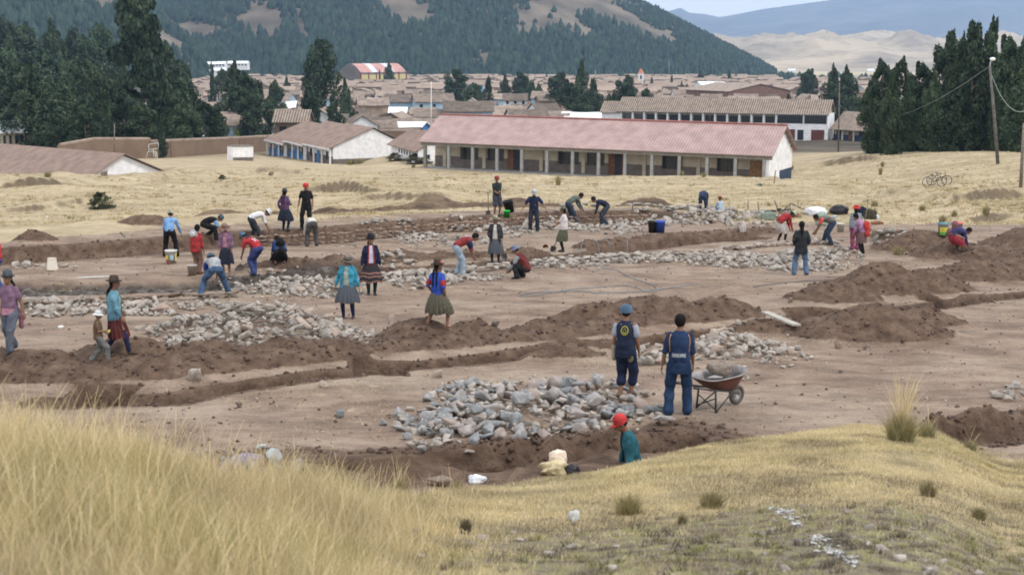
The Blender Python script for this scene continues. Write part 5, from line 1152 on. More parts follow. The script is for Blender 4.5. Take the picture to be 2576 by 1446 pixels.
    A('man in a red and navy jacket and pale jeans bending forward over the stones', 1158, 693, -82, h=1.64, top=C('brick red jacket', (.27, .03, .035)), sleeve='elbow', sleeve_m=C('navy sleeve', (.02, .03, .10)), bot=LJEAN, hair='short', shoe=mat('pale shoe', (.35, .33, .3)), **P_(BEND, bend=72, pel=.92, poff=-.12, feet=((-.10, -.10), (.12, .08)), hands=((-.1, .42, .52), (.12, .46, .48))))
    A('woman in a wide beige hat, dark cardigan and white blouse holding a tool', 1246, 662, 178, h=1.50, woman=True, top=C('charcoal cardigan', (.04, .038, .045)), under=C('cream blouse', (.60, .55, .50), .08), bottom='skirt', bot=SKIRT, skirt=(.27, .44), stock=C('dark green stocking', (.015, .04, .05)), hat='wide', hatm=HBE, hair='bob', feet=((-.12, 0), (.12, .04)), hands=((-.26, .12, .92), (.22, .20, .98)), girth=1.22, top_len=.12)
    A('crouching worker in a maroon vest and slate blue cap, laying stones', 1310, 700, 78, h=1.6, top=MAROON, sleeve='long', sleeve_m=C('grey sleeve', (.28, .30, .32)), bot=C('dark crouch trousers', (.022, .024, .026)), hat='sun', hatm=C('lavender hat', (.16, .19, .28)), girth=1.1, **P_(CROUCH, bend=34, pel=.32, hands=((-.14, .45, .12), (.1, .42, .10))))
    A('woman in a white T-shirt and olive hat and skirt leaning on a shovel', 1418, 634, 78, h=1.53, woman=True, top=C('warm white tee', (.66, .60, .58), .08), sleeve='short', bottom='skirt', bot=OLIVE2, skirt=(.27, .38), stock=BLACK, hat='brim', hatm=HOL, hair='bob', feet=((-.06, 0), (.08, .05)), hands=((-.02, .34, 1.02), (.04, .36, 1.12)), girth=1.15)
    A('man in a navy vest with reflective band and pale cap, arms held out', 1343, 582, 176, h=1.66, top=NAVY, sleeve='elbow', sleeve_m=C('royal navy sleeve', (.018, .03, .12)), bot=C('dark blue grey trousers', (.03, .033, .05)), hat='cap', hatm=CAPW, feet=((-.15, 0), (.15, .03)), hands=((-.50, .05, .95), (.48, .05, .92)), extra=vband, head=(20, 8), girth=1.1, top_len=.08)
    A('man in dark clothes and brick red cap with arms folded low, beside a standing shovel', 1250, 544, -160, h=1.64, top=C('dark slate tee', (.025, .035, .04)), sleeve='elbow', bottom='shorts', bot=C('slate shorts', (.06, .065, .09)), hat='cap', hatm=C('brick cap', (.28, .06, .04)), hands=((-.02, .22, 1.06), (.05, .26, 1.02)), head=(0, -20))
    A('man in a grey-green shirt bending over the far footing', 1440, 564, -72, h=1.66, top=GREEN, bot=C('dark denim', (.03, .05, .09)), **P_(BEND, bend=66, pel=.90, poff=-.2, feet=((-.15, -.15), (.18, .15)), hands=((-.1, .50, .42), (.12, .54, .4)), head=(-8, 0)))
    A('man in a navy jacket bending and facing left over the far footing', 1520, 568, 82, h=1.62, top=C('dark navy jacket', (.016, .022, .045)), bot=C('slate trousers', (.05, .06, .085)), **P_(BEND, bend=72, pel=.86, poff=-.12, feet=((-.12, -.12), (.16, .12)), hands=((-.1, .42, .38), (.12, .46, .34)), head=(-18, 0)))
    A('man in blue overalls bent over behind the far rocks, seen from behind', 1768, 540, -12, h=1.62, top=C('blue overall', (.03, .05, .12)), bot=C('blue overall legs', (.04, .06, .13)), **P_(BEND, bend=95, pel=.92, feet=((-.16, 0), (.16, 0))))
    A('small seated figure in white and blue with reddish hair behind the far rocks', 1808, 545, 30, h=1.35, woman=True, top=C('pale sky shirt', (.40, .52, .66)), bot=C('sky trousers', (.1, .2, .4)), hat='cap', hatm=C('rust cap', (.25, .05, .03)), **P_(CROUCH, bend=10, pel=.36))
    A('woman in a red sweater and pale green hat bending down in a pale skirt', 1966, 610, -78, h=1.5, woman=True, top=RED, bottom='skirt', bot=stripes('pale striped skirt', (.52, .48, .45), (.30, .28, .28), 8, 'X'), skirt=(.24, .36), stock=BLACK, hat='sun', hatm=HGN, hair='bob', girth=1.15, **P_(BEND, bend=68, pel=.88, poff=-.12, feet=((-.10, -.12), (.12, .10)), hands=((-.1, .42, .45), (.12, .46, .40)), head=(-8, 0)))
    A('person in a charcoal hooded jacket and blue jeans standing with back turned', 2013, 692, -4, h=1.60, top=DJ, bot=C('washed jeans', (.10, .17, .30), .3), hair='long', feet=((-.20, 0), (.20, .02)), hands=((-.20, .10, .98), (.20, .10, .98)), girth=1.15, top_len=.20, vox=.0085)
    A('man in a grey shirt with orange-red sleeves bending and facing left', 2082, 616, 80, h=1.62, top=C('grey brown shirt', (.15, .14, .14)), sleeve='elbow', bot=C('dark jeans', (.03, .055, .10)), extra=redsleeve, **P_(BEND, bend=84, pel=.88, feet=((-.18, -.14), (.20, .16)), hands=((-.1, .62, .30), (.14, .5, .3))))
    A('woman in a striped navy sweater, red headscarf and magenta trousers', 2150, 630, -15, h=1.55, woman=True, top=stripes('navy white stripes', (.02, .03, .06), (.45, .5, .52), 3.5, 'Z'), bot=C('magenta trousers', (.26, .05, .12)), hat='sun', hatm=CAPR, hair='long', girth=1.08, feet=((-.09, 0), (.09, .03)))
    A('girl in a pink jacket carrying a red cloth bundle, leaning forward in a brown skirt', 2170, 640, 55, h=1.45, woman=True, bend=30, top=C('pink lilac jacket', (.38, .20, .36)), bottom='skirt', bot=stripes('brown patterned skirt', (.12, .07, .07), (.2, .13, .13), 10, 'X'), skirt=(.23, .34), stock=BLACK, hair='bob', hands=((-.12, .38, .80), (.12, .42, .78)), extra=bundle(C('scarlet cloth', (.55, .03, .02))), head=(10, 0))
    A('woman in red and blue bending low beside the labelled paint buckets', 2405, 632, -85, h=1.5, woman=True, top=C('blue wrap', (.05, .05, .16)), bottom='skirt', bot=C('crimson skirt', (.30, .02, .04)), skirt=(.30, .30), hair='bob', girth=1.2, **P_(BEND, bend=92, pel=.66, poff=-.2, hands=((-.1, .4, .15), (.12, .42, .12))), extra=bundle(C('woven shawl', (.22, .10, .12), .5, 25)))
    # two tiny figures sitting against the gable
    for px, k in ((877, 0), (888, 1)):
        q = P(px, 417, 224); A(['small dark figure sitting against the white gable, the shorter of two', 'dark figure sitting against the white gable, the taller of two'][k], 0, 0, 180, h=1.3 + .25*k, loc=(q.x, q.y, Hs(q.x, q.y)), top=NAVY, bot=DGREY, **P_(CROUCH, bend=12, pel=.30), grp='people resting by the classrooms')
    # tools in hand
    def wp(px, py, Y): return P(px, py, Y)
    g = G(1228, 541); tool('s', g + Vector((0, 0, .85)), g + Vector((0, 0, -.1)), label='shovel standing upright in soil beside the man in the brick red cap')
    g = G(1388, 632); t = G(1418, 634); tool('s', P(1408, 588, t.y - .1), Vector((g.x, g.y, g.z - .02)), label='shovel held by the woman in the olive hat', grip=False)
    g = G(1270, 660); tool('s', P(1262, 602, g.y + .05), g, label='long tool held by the woman in the wide beige hat', grip=False, name='hoe')
    g = G(592, 682); tool('s', P(650, 640, g.y + .15), g, label='shovel held by the man in the numbered football shirt')
    g = G(2185, 600); tool('s', P(2184, 508, g.y + 6), P(2172, 575, g.y + 6), label='shovel stuck in the grass behind the woman with the red headscarf')
build_people()
bpy.data.scenes.remove(_tmp)
# ================================================================== stones
import bmesh
ROCKV = []
def rock_variant(seed):
    """convex broken stone: hull of a few scattered points with slightly worn edges"""
    rs = np.random.RandomState(seed); n = rs.randint(9, 15); p = rs.randn(n, 3); p /= np.linalg.norm(p, axis=1)[:, None]; p *= rs.uniform(.82, 1.1, (n, 1))
    st = np.array([1, rs.uniform(.62, .95), rs.uniform(.5, .85)])
    if seed % 5 == 0: st[2] = .3
    b = bmesh.new(); [b.verts.new(q) for q in p*st*.55]; bmesh.ops.convex_hull(b, input=b.verts[:]); bmesh.ops.dissolve_limit(b, angle_limit=.16, verts=b.verts, edges=b.edges)
    bmesh.ops.bevel(b, geom=b.edges[:], offset=.022, segments=1, affect='EDGES'); bmesh.ops.triangulate(b, faces=b.faces[:]); b.verts.index_update()
    co = np.array([v.co[:] for v in b.verts]); f = np.array([[v.index for v in q.verts] for q in b.faces]); b.free(); co -= (co.max(0) + co.min(0))/2; return co, f
for k in range(20): ROCKV.append(rock_variant(k+1))
def rock_mat(name, c1, c2, c3, rnd=.3):
    m = mat(name, c1, .9, 0, 3., col2=c2, rnd=rnd, bump=.5, bscale=14, spec=.2); nt = m.node_tree; b = nt.nodes['Principled BSDF']
    old = b.inputs['Base Color'].links[0].from_socket; oi = nd(nt, 'ShaderNodeObjectInfo'); tc = nt.nodes['Texture Coordinate']
    n = nd(nt, 'ShaderNodeTexNoise'); n.inputs['Scale'].default_value = 22; n.inputs['Detail'].default_value = 6; nt.links.new(tc.outputs['Object'], n.inputs[0])
    r = nd(nt, 'ShaderNodeMapRange'); r.inputs[1].default_value = .55; r.inputs[2].default_value = .7; nt.links.new(n.outputs[0], r.inputs[0])
    mx = nd(nt, 'ShaderNodeMix', data_type='RGBA'); nt.links.new(r.outputs[0], mx.inputs[0]); nt.links.new(old, mx.inputs[6]); mx.inputs[7].default_value = (*c3, 1)
    m2 = nd(nt, 'ShaderNodeMix', data_type='RGBA'); mul = nd(nt, 'ShaderNodeMath', operation='POWER'); mul.inputs[1].default_value = 2.5; nt.links.new(oi.outputs['Random'], mul.inputs[0]); ml = nd(nt, 'ShaderNodeMath', operation='MULTIPLY'); ml.inputs[1].default_value = .7; nt.links.new(mul.outputs[0], ml.inputs[0])
    nt.links.new(ml.outputs[0], m2.inputs[0]); nt.links.new(mx.outputs[2], m2.inputs[6]); m2.inputs[7].default_value = (.30, .205, .155, 1); nt.links.new(m2.outputs[2], b.inputs['Base Color']); return m
MR_G = rock_mat('grey fieldstone', (.33, .34, .355), (.18, .185, .195), (.44, .44, .43))
MR_B = rock_mat('pale beige fieldstone', (.405, .365, .33), (.235, .21, .185), (.50, .465, .425))
ROCKM = {}
def rock_mesh(k, m):
    if (k, m.name) not in ROCKM:
        me = new_mesh('fieldstone', *ROCKV[k]); me.materials.append(m); ROCKM[(k, m.name)] = me
    return ROCKM[(k, m.name)]
ALLR = []      # (x, y, z, size vec, rot, variant, material, place)
def pile(cx, cy, hx, hy, n, s0, s1, hgt, m, place, seed, power=.5, flat=1.):
    """stones dumped over an ellipse given by its outline on the ground (photo pixels)"""
    rs = np.random.RandomState(seed); pts = []
    for i in range(n*4):
        if len(pts) >= n: break
        a = rs.rand()*2*PI; r = rs.rand()**power; wob = 1 + .18*math.sin(3*a + seed) + .1*math.sin(5*a + 2*seed)
        g = G0(cx + hx*r*wob*math.cos(a), cy + hy*r*wob*math.sin(a)); s = s0 + (s1-s0)*rs.rand()**2.4*1.15
        if any((g.x-p[0])**2 + (g.y-p[1])**2 < ((s+p[2])*.30)**2 for p in pts) and rs.rand() < (.93 if hgt < .2 else .55): continue
        pts.append((g.x, g.y, s)); t = max(0, 1 - (r*1.05)**2); base = float(Hi(g.x, g.y))
        z = base + s*.16 + hgt*t*rs.uniform(.35, 1.0)
        ALLR.append((g.x, g.y, z, (s*rs.uniform(.9, 1.25), s*rs.uniform(.8, 1.1), s*rs.uniform(.75, 1.1)*flat), tuple(rs.uniform(-.5, .5, 2)) + (rs.rand()*6.28,), rs.randint(0, 20), m, place))
pile(1290, 1040, 250, 78, 260, .16, .40, .24, MR_G, 'in the wide near pile', 1)
pile(1110, 1075, 150, 42, 60, .17, .38, .08, MR_G, 'at the wide pile edge', 2)
pile(1480, 1010, 130, 62, 80, .18, .42, .16, MR_G, 'in the pile behind the blue-capped man', 3)
pile(1600, 1048, 70, 26, 16, .18, .34, .03, MR_G, 'beside the big slab', 4)
pile(650, 838, 245, 44, 460, .15, .38, .62, MR_B, 'in the heap of pale stones', 5)
pile(850, 852, 120, 28, 90, .12, .28, .12, MR_B, 'at the tail of the heap of pale stones', 6)
pile(460, 862, 70, 18, 30, .14, .30, .08, MR_B, 'at the foot of the heap of pale stones', 60)
pile(1840, 878, 120, 34, 110, .16, .38, .22, MR_B, 'in the heap behind the wheelbarrow', 7)
pile(1650, 900, 62, 24, 24, .18, .40, .08, MR_B, 'behind the man in the blue cap', 8)
pile(1965, 905, 90, 22, 20, .10, .28, .02, MR_B, 'scattered beyond the wheelbarrow', 9)
pile(1880, 955, 60, 18, 12, .06, .16, .0, MR_B, 'by the barrow wheel', 10)
pile(760, 722, 175, 27, 330, .14, .36, .16, MR_B, 'in the belt along the footing', 11)
pile(330, 782, 120, 15, 110, .16, .42, .05, MR_B, 'along the left footing', 12); pile(120, 785, 100, 14, 44, .18, .40, .02, MR_B, 'along the left footing', 13)
pile(520, 768, 90, 12, 50, .14, .30, .03, MR_B, 'along the left footing', 14)
pile(1060, 708, 110, 20, 130, .14, .38, .06, MR_B, 'near the bowler-hat woman', 15); pile(1210, 700, 60, 10, 40, .14, .34, .03, MR_B, 'beside the crouching worker', 16)
pile(1820, 655, 120, 18, 190, .15, .34, .14, MR_B, 'in the right-hand belt', 17); pile(2010, 660, 120, 26, 240, .15, .36, .12, MR_B, 'near the charcoal-jacket person', 18)
pile(2110, 640, 60, 18, 40, .2, .45, .05, MR_B, 'by the red-bundle girl', 19); pile(2235, 612, 36, 14, 26, .2, .5, .1, MR_B, 'by the reddish soil heap', 20)
pile(1780, 548, 120, 16, 240, .18, .45, .38, MR_B, 'in the far heap of stones', 21); pile(1880, 562, 90, 14, 60, .16, .36, .05, MR_B, 'in front of the far heap', 22); pile(1940, 545, 60, 10, 40, .18, .4, .1, MR_B, 'by the jumble of tools', 23)
pile(1620, 562, 80, 10, 60, .22, .5, .12, MR_B, 'by the far footing', 24); pile(1400, 572, 90, 8, 80, .22, .5, .14, MR_B, 'by the far footing', 25); pile(1540, 586, 70, 6, 14, .2, .55, .0, MR_B, 'by the far footing', 26)
pile(1110, 606, 130, 14, 120, .14, .32, .04, MR_B, 'before the far stone wall', 27); pile(1290, 590, 60, 9, 44, .14, .3, .03, MR_B, 'before the far stone wall', 28); pile(900, 618, 60, 6, 10, .12, .3, .0, MR_B, 'before the far stone wall', 29)
pile(990, 668, 60, 12, 30, .16, .42, .08, MR_B, 'near the bowler-hat woman', 30); pile(2545, 990, 50, 22, 16, .14, .34, .03, MR_B, 'in the heap near the right ditch', 31)
pile(100, 672, 90, 5, 16, .14, .34, 0, MR_B, 'below the far bank', 32); pile(690, 688, 80, 8, 16, .1, .3, 0, MR_B, 'near the crouching woman', 33); pile(2060, 610, 60, 8, 16, .2, .4, .0, MR_B, 'around the bending man in grey', 34)
pile(1420, 668, 120, 8, 70, .14, .36, .06, MR_B, 'x', 61); pile(1600, 655, 120, 7, 80, .14, .36, .06, MR_B, 'x', 62); pile(1010, 592, 110, 7, 60, .14, .34, .1, MR_B, 'x', 63); pile(1210, 577, 110, 7, 70, .16, .38, .12, MR_B, 'x', 64); pile(200, 768, 180, 10, 90, .14, .4, .05, MR_B, 'x', 65); pile(1500, 575, 120, 7, 60, .18, .42, .08, MR_B, 'x', 66)
pile(1290, 1040, 300, 95, 260, .04, .11, .0, MR_G, 'chips', 101, flat=.8); pile(650, 842, 290, 54, 300, .04, .12, .0, MR_B, 'chips', 102, flat=.8); pile(1840, 885, 150, 44, 120, .04, .12, .0, MR_B, 'chips', 103); pile(760, 730, 230, 36, 160, .05, .13, .0, MR_B, 'chips', 104); pile(1950, 660, 230, 32, 200, .05, .14, .0, MR_B, 'chips', 105)
ALLR.sort(key=lambda r: -max(r[3])*pxm(r[1])*(0 if r[7] == 'x' else 1))
TONE = ['angular', 'blocky', 'rounded', 'wedge-shaped', 'thin flat', 'chunky', 'long', 'squarish', 'sharp-edged', 'flat-topped', 'lopsided', 'tapering', 'stubby', 'broad', 'narrow', 'faceted', 'broken', 'smooth-sided', 'ridged', 'boxy']
for i, (x, y, z, s, r, k, m, place) in enumerate(ALLR[:285]):
    o = bpy.data.objects.new('fieldstone', rock_mesh(k, m)); COL.objects.link(o); o.location = (x, y, z); o.scale = s; o.rotation_euler = r
    sz = 'large' if max(s) > .33 else 'mid-sized' if max(s) > .25 else 'small'
    px, py = project(x, y, z); side = 'west' if False else ''
    near = 'front' if py > 0 else ''
    tag(o, f'{sz} {TONE[k]} {"grey" if m is MR_G else "beige-grey"} stone {place}', 'stone', f'{TONE[k]} stones {place}')
dedupe('fieldstone')
def merge_rocks(lst, name, mats):
    V, Fc, mi = [], [], []; b = 0
    for x, y, z, s, r, k, m, _ in lst:
        co, f = ROCKV[k]; from_e = Matrix.Rotation(r[2], 3, 'Z') @ Matrix.Rotation(r[1], 3, 'Y') @ Matrix.Rotation(r[0], 3, 'X')
        V.append((co*np.array(s)) @ np.array(from_e).T + np.array([x, y, z])); Fc.append(f + b); b += len(co); mi += [mats.index(m)]*len(f)
    me = new_mesh(name, np.concatenate(V), np.concatenate(Fc)); o = link(name, me, mats); me.polygons.foreach_set('material_index', mi); return o
MRS_B = rock_mat('mixed pale fieldstones', (.41, .37, .335), (.20, .18, .16), (.50, .465, .425), rnd=0); MRS_B.node_tree.nodes['Noise Texture'].inputs['Scale'].default_value = 2.6
tag(merge_rocks([r[:6] + (MRS_B, '') for r in ALLR[285:]], 'loose_fieldstones', [MRS_B]), 'loose pale fieldstones strewn over the site', None, None, 'stuff')
# laid stone walls: each one thing
def laid(name, line, label, w, h, courses, s0, s1, seed, z0=0., gap=.8, m=None):
    rs = np.random.RandomState(seed); L = [G0(*p) for p in line]; out = []
    for a, b in zip(L[:-1], L[1:]):
        d = b - a; ln = math.hypot(d.x, d.y); t = 0
        while t < ln:
            s = rs.uniform(s0, s1)
            for c in range(courses):
                for row in range(w if isinstance(w, int) else 1):
                    p = a + d*(t/ln); off = (row - (w-1)/2)*.32 if isinstance(w, int) else 0
                    x = p.x + rs.uniform(-.05, .05) - off*d.y/ln; y = p.y + off*d.x/ln + rs.uniform(-.05, .05)
                    out.append((x, y, Hs(x, y) + z0 + h*(c+.5)/courses + rs.uniform(-.03, .03), (s*1.15, s*rs.uniform(.8, 1.1), s*rs.uniform(.45, .7)), (rs.uniform(-.15, .15), rs.uniform(-.15, .15), rs.uniform(-.4, .4) + math.atan2(d.y, d.x)), rs.randint(0, 20), MRS_B, ''))
            t += s*gap
    o = merge_rocks(out, name, [MRS_B if m is None else m]); tag(o, label, 'stone wall'); return o
def laid2(*a, m=None, **k):
    global MRS_B
    old = MRS_B
    if m is not None: MRS_B = m
    try: return laid(*a, **k)
    finally: MRS_B = old
MR_D = rock_mat('mud-bedded stone', (.22, .185, .155), (.09, .07, .055), (.36, .33, .29), rnd=0)
laid('stone_footing', [(1335, 668), (1420, 658), (1520, 652), (1640, 646), (1720, 640)], 'bright row of laid flat stones beside the crouching worker', 2, .12, 1, .24, .42, 51, z0=.05, gap=.95)
laid('stone_footing', [(1700, 642), (1830, 628), (1960, 618), (2100, 612)], 'laid stone footing running behind the right-hand stone belt', 2, .10, 1, .24, .4, 52, z0=.03)
laid('stone_footing', [(965, 700), (1060, 692), (1180, 684), (1290, 674)], 'laid stone footing beside the woman in the bowler hat', 2, .14, 1, .26, .48, 53, z0=.05)
laid2('stone_footing', [(40, 774), (160, 772), (330, 762), (500, 752), (600, 745)], 'low stone footing edging the wet mud trench', 1, .26, 2, .2, .38, 54, z0=-.06, m=MR_D)
laid2('foundation_wall', [(620, 622), (760, 613), (860, 609), (1000, 596), (1200, 579), (1330, 569), (1500, 566), (1640, 561)], 'far rubble foundation wall with mud joints', 1, .46, 3, .16, .32, 55, z0=-.02, gap=.85, m=MR_D)
laid('stone_footing', [(1500, 556), (1600, 553), (1700, 550), (1760, 546)], 'far row of large pale blocks near the bending man in navy', 1, .3, 1, .35, .6, 56, z0=.1, gap=1.0)
laid('stone_footing', [(1330, 566), (1420, 560), (1490, 556)], 'far row of blocks behind the man with outstretched arms', 1, .3, 1, .3, .55, 57, z0=.15, gap=1.0)
# boulders that stand alone
for k, (px, py, w, h, m, label) in enumerate([(750, 1182, 46, 40, MR_G, 'smooth grey boulder at the edge of the near trench'), (855, 1052, 28, 26, MR_G, 'round grey cobble alone on the dirt'), (815, 974, 36, 18, MR_B, 'flat oval stone beside the long trench'),
  (1100, 950, 40, 22, MR_B, 'brownish lump by the long trench, above the grey pile'), (490, 960, 40, 36, MR_B, 'brown boulder set in the long soil ridge'), (492, 945, 44, 14, MR_B, 'thin slab lying on the boulder in the soil ridge'), (1245, 822, 28, 20, MR_D, 'round brown clod on the path behind the soil ridge'), (985, 815, 26, 26, MR_B, 'upright grey stone right of the pale heap'),
  (1667, 1068, 70, 44, MR_G, 'big lichen-mottled slab lying by the jersey man'), (1622, 1000, 34, 24, MR_B, 'grey-brown block between the two foreground men'), (1105, 1222, 96, 30, MR_D, 'broad mossy dome of rock half buried at the bank edge'), (603, 1026, 18, 18, MR_D, 'small dark round clod on the dirt'), (2060, 932, 16, 20, MR_B, 'small upright block alone right of the barrow'), (2005, 882, 26, 16, MR_B, 'lone lens-shaped stone by the big soil heap'),
  (2110, 877, 26, 22, MR_D, 'brown clod at the foot of the big soil heap'), (2175, 880, 20, 16, MR_D, 'smaller brown clod at the foot of the big soil heap'), (1988, 762, 16, 16, MR_D, 'dark clod on the dirt near the right soil heap'), (670, 1130, 34, 18, MR_G, 'low grey stone with rubbish before the near trench'), (562, 1168, 30, 22, MR_G, 'pale round stone behind the tall grass'), (832, 1150, 18, 16, MR_D, 'black lump near the grey boulder'),
  (1180, 1150, 34, 22, MR_G, 'stone standing apart below the grey pile'), (1060, 1140, 32, 22, MR_G, 'oval stone apart at the near edge of the grey pile'), (1030, 1128, 38, 24, MR_B, 'brownish stone at the near edge of the grey pile'), (682, 442, 16, 12, MR_D, 'dark lump on the dry field'), (263, 443, 24, 16, MR_D, 'dark block on the bank before the white gable'), (2115, 938, 14, 10, MR_D, 'small dark stone right of the barrow'), (1835, 1028, 1, 1, MR_D, '')]):
    if not label: continue
    g = G(px, py); Y = g.y; mpp = pxm(Y, g.z); sw_, sh_ = w/mpp/1.1, h/mpp/.95; co, f = ROCKV[[16, 2, 6, 3, 11, 4, 1, 7, 9, 12, 17, 1][k % 12]]
    me = new_mesh('boulder', co, f); 
    zz = g.z + sh_*.35
    if 'lying on' in label: zz = P(px, py, Y).z + .12
    o = link('boulder', me, m, None, (g.x, g.y, zz), (random.uniform(-.1, .1), random.uniform(-.1, .1), random.uniform(-.3, .3))); o.scale = (sw_, sw_*.8, sh_/.6); tag(o, label, 'stone')
# ------------------------------------------------------------------ clods and pebbles
def clods():
    rs = np.random.RandomState(77); V, Fc, mi = [], [], []; b = 0
    oct_v = np.array([(1, 0, 0), (-1, 0, 0), (0, 1, 0), (0, -1, 0), (0, 0, 1), (0, 0, -1), (.6, .6, .5), (-.6, .55, .4), (.5, -.6, .5), (-.5, -.5, .55)])*.5
    bm = bmesh.new(); [bm.verts.new(v) for v in oct_v]; h = bmesh.ops.convex_hull(bm, input=bm.verts[:]); bm.verts.index_update(); fo = np.array([[v.index for v in f.verts] for f in bm.faces]); co0 = np.array([v.co[:] for v in bm.verts]); bm.free()
    N = 70000; Y = 21 + 42*rs.rand(N)**1.3; u = rs.uniform(-.40, .40, N); X = u*Y; z, gr, dug, mud, bk, fld = Hi(X, Y, True)
    keep = (bk < .3) & (rs.rand(N) < .14 + .86*dug + .4*mud) & (fld < .5)
    for x, y, zz, dg in zip(X[keep], Y[keep], z[keep], dug[keep]):
        s = (.014 + .08*rs.rand()**5)*(1.25 if dg > .5 else .8); R = np.array(Matrix.Rotation(rs.rand()*6, 3, 'Z') @ Matrix.Rotation(rs.rand()*6, 3, 'X'))
        V.append((co0*(1 + .3*rs.randn(*co0.shape))*s*np.array([1.2, 1, .8])) @ R.T + [x, y, zz + s*.15]); Fc.append(fo + b); b += len(co0); mi += [0 if dg > .4 or rs.rand() < .45 else 1]*len(fo)
    me = new_mesh('soil_clods', np.concatenate(V), np.concatenate(Fc)); o = link('soil_clods', me, [mat('soil clod', (.13, .086, .066), .95, .35, 1.2, col2=(.075, .05, .04)), mat('pebble', (.40, .34, .29), .9, .4, 1.5, col2=(.22, .175, .15))]); me.polygons.foreach_set('material_index', mi)
    tag(o, 'soil clods and pebbles scattered over the diggings', None, None, 'stuff'); print('clods', len(V))
clods()
# ================================================================== things on the site
PLW = mat('white plastic', (.68, .68, .66), .4, .08, 5, spec=.4)
def bucket(px, py, hpx, m, label, rim=None, tilt=(0, 0), inv=False, loc=None, patches=None, fill=None, taper=.80, cat='bucket', handle=True, lid=None):
    g = loc or G(px, py); h = hpx/pxm(g.y, g.z); r = h*.44; o = empty('bucket', g); tag(o, label, cat); o.rotation_euler = (*tilt, 0)
    mb = MB(); pr = [(.001, .004), (r*taper, .004), (r*taper, .0), (r, h), (r*1.05, h), (r*1.05, h*.93), (r*.99, h*.93)]; 
    if inv: pr = [(q, h - z) for q, z in pr]
    mb.lathe(pr, 22); inn = [(r*.96, h if not inv else 0), (r*taper*.95, .02 if not inv else h-.02), (.001, .02 if not inv else h-.02)]; mb.lathe(inn, 22); mb.build('pail', m, o, True)
    if handle and not inv:
        hb = MB(); hb.tube([(r*1.02*math.cos(a), -.35*r*math.sin(a), h*.93 - .5*h*math.sin(a)*.35) for a in np.linspace(0, PI, 9)], .006, 6); hb.build('handle', m_metal, o, True)
    if patches:
        for c, a0, a1, z0, z1 in patches:
            q = MB(); n = 8; v = []
            for i in range(n+1):
                a = math.radians(a0 + (a1-a0)*i/n) - PI/2
                for z in (z0, z1): rr = (r*taper + (r - r*taper)*z)*1.006; v.append((rr*math.cos(a), rr*math.sin(a), z*h))
            q.add(v, [(2*i, 2*i+2, 2*i+3, 2*i+1) for i in range(n)]); q.build('label_patch', c, o, True)
    if lid: q = MB(); q.lathe([(r*1.07, h-.02), (r*1.07, h+.012), (.001, h+.014)], 22); q.build('lid', lid, o, True)
    return o
LY = mat('yellow print label', (.62, .55, .08), .5, .2, 9); LR = mat('red print label', (.5, .05, .03), .5, .2, 9); LB = mat('pale blue print label', (.35, .5, .6), .5, .2, 9); LG = mat('green print label', (.12, .38, .08), .5, .2, 9)
bucket(431, 663, 34, PLW, 'white bucket with colourful labels behind the man in light blue', patches=[(LY, -80, -20, .35, .65), (LB, 0, 40, .3, .7), (LR, -55, -15, .08, .24), (LY, 60, 90, .2, .8)])
bucket(132, 679, 30, mat('cream bucket', (.55, .49, .42), .5, .1, 5), 'cream bucket turned upside down below the far bank', inv=True, taper=.82)
bucket(484, 694, 28, mat('translucent white bucket', (.48, .45, .42), .4, .1, 5), 'dull white bucket by the feet of the woman in red')
bucket(1275, 550, 18, mat('bright green plastic', (.03, .75, .10), .4, .05, 5), 'bright green bucket on the far foundation wall', taper=.78)
bucket(1284, 534, 30, mat('black plastic', (.02, .025, .03), .5, .1, 5), 'tall black bucket leaning behind the bright green one', tilt=(.05, -.25))
bucket(1642, 585, 29, mat('dark grey plastic', (.035, .04, .04), .5, .1, 5), 'dark grey bucket beside the blue bucket')
bucket(1661, 585, 29, mat('blue plastic', (.06, .13, .62), .4, .1, 5), 'royal blue bucket beside the dark grey bucket')
g = G(2113, 610); bucket(0, 0, 22, PLW, 'white bucket held up beside the bending man in grey', loc=Vector((P(2114, 584, g.y).x, g.y, P(2114, 584, g.y).z)))
bucket(2372, 592, 30, PLW, 'white paint bucket with a yellow and green label beside the bending woman', patches=[(LY, -60, 50, .3, .7), (LG, -60, 20, .05, .3)], lid=mat('teal lid', (.05, .2, .25), .5, .1, 4))
bucket(2407, 590, 30, mat('grey bucket', (.3, .29, .3), .5, .1, 5), 'grey bucket with a red lid behind the bending woman', lid=mat('coral lid', (.62, .10, .07), .5, .1, 4))
bucket(1372, 622, 16, mat('terracotta pail', (.42, .15, .06), .6, .3, 6), 'orange and white pail on its side near the woman in olive', tilt=(1.45, 0), handle=False)
bucket(2176, 580, 18, mat('red and white pail', (.55, .12, .10), .5, .5, 9, col2=(.7, .65, .62)), 'red and white pail tipped over behind the woman with the headscarf', tilt=(.4, .9))
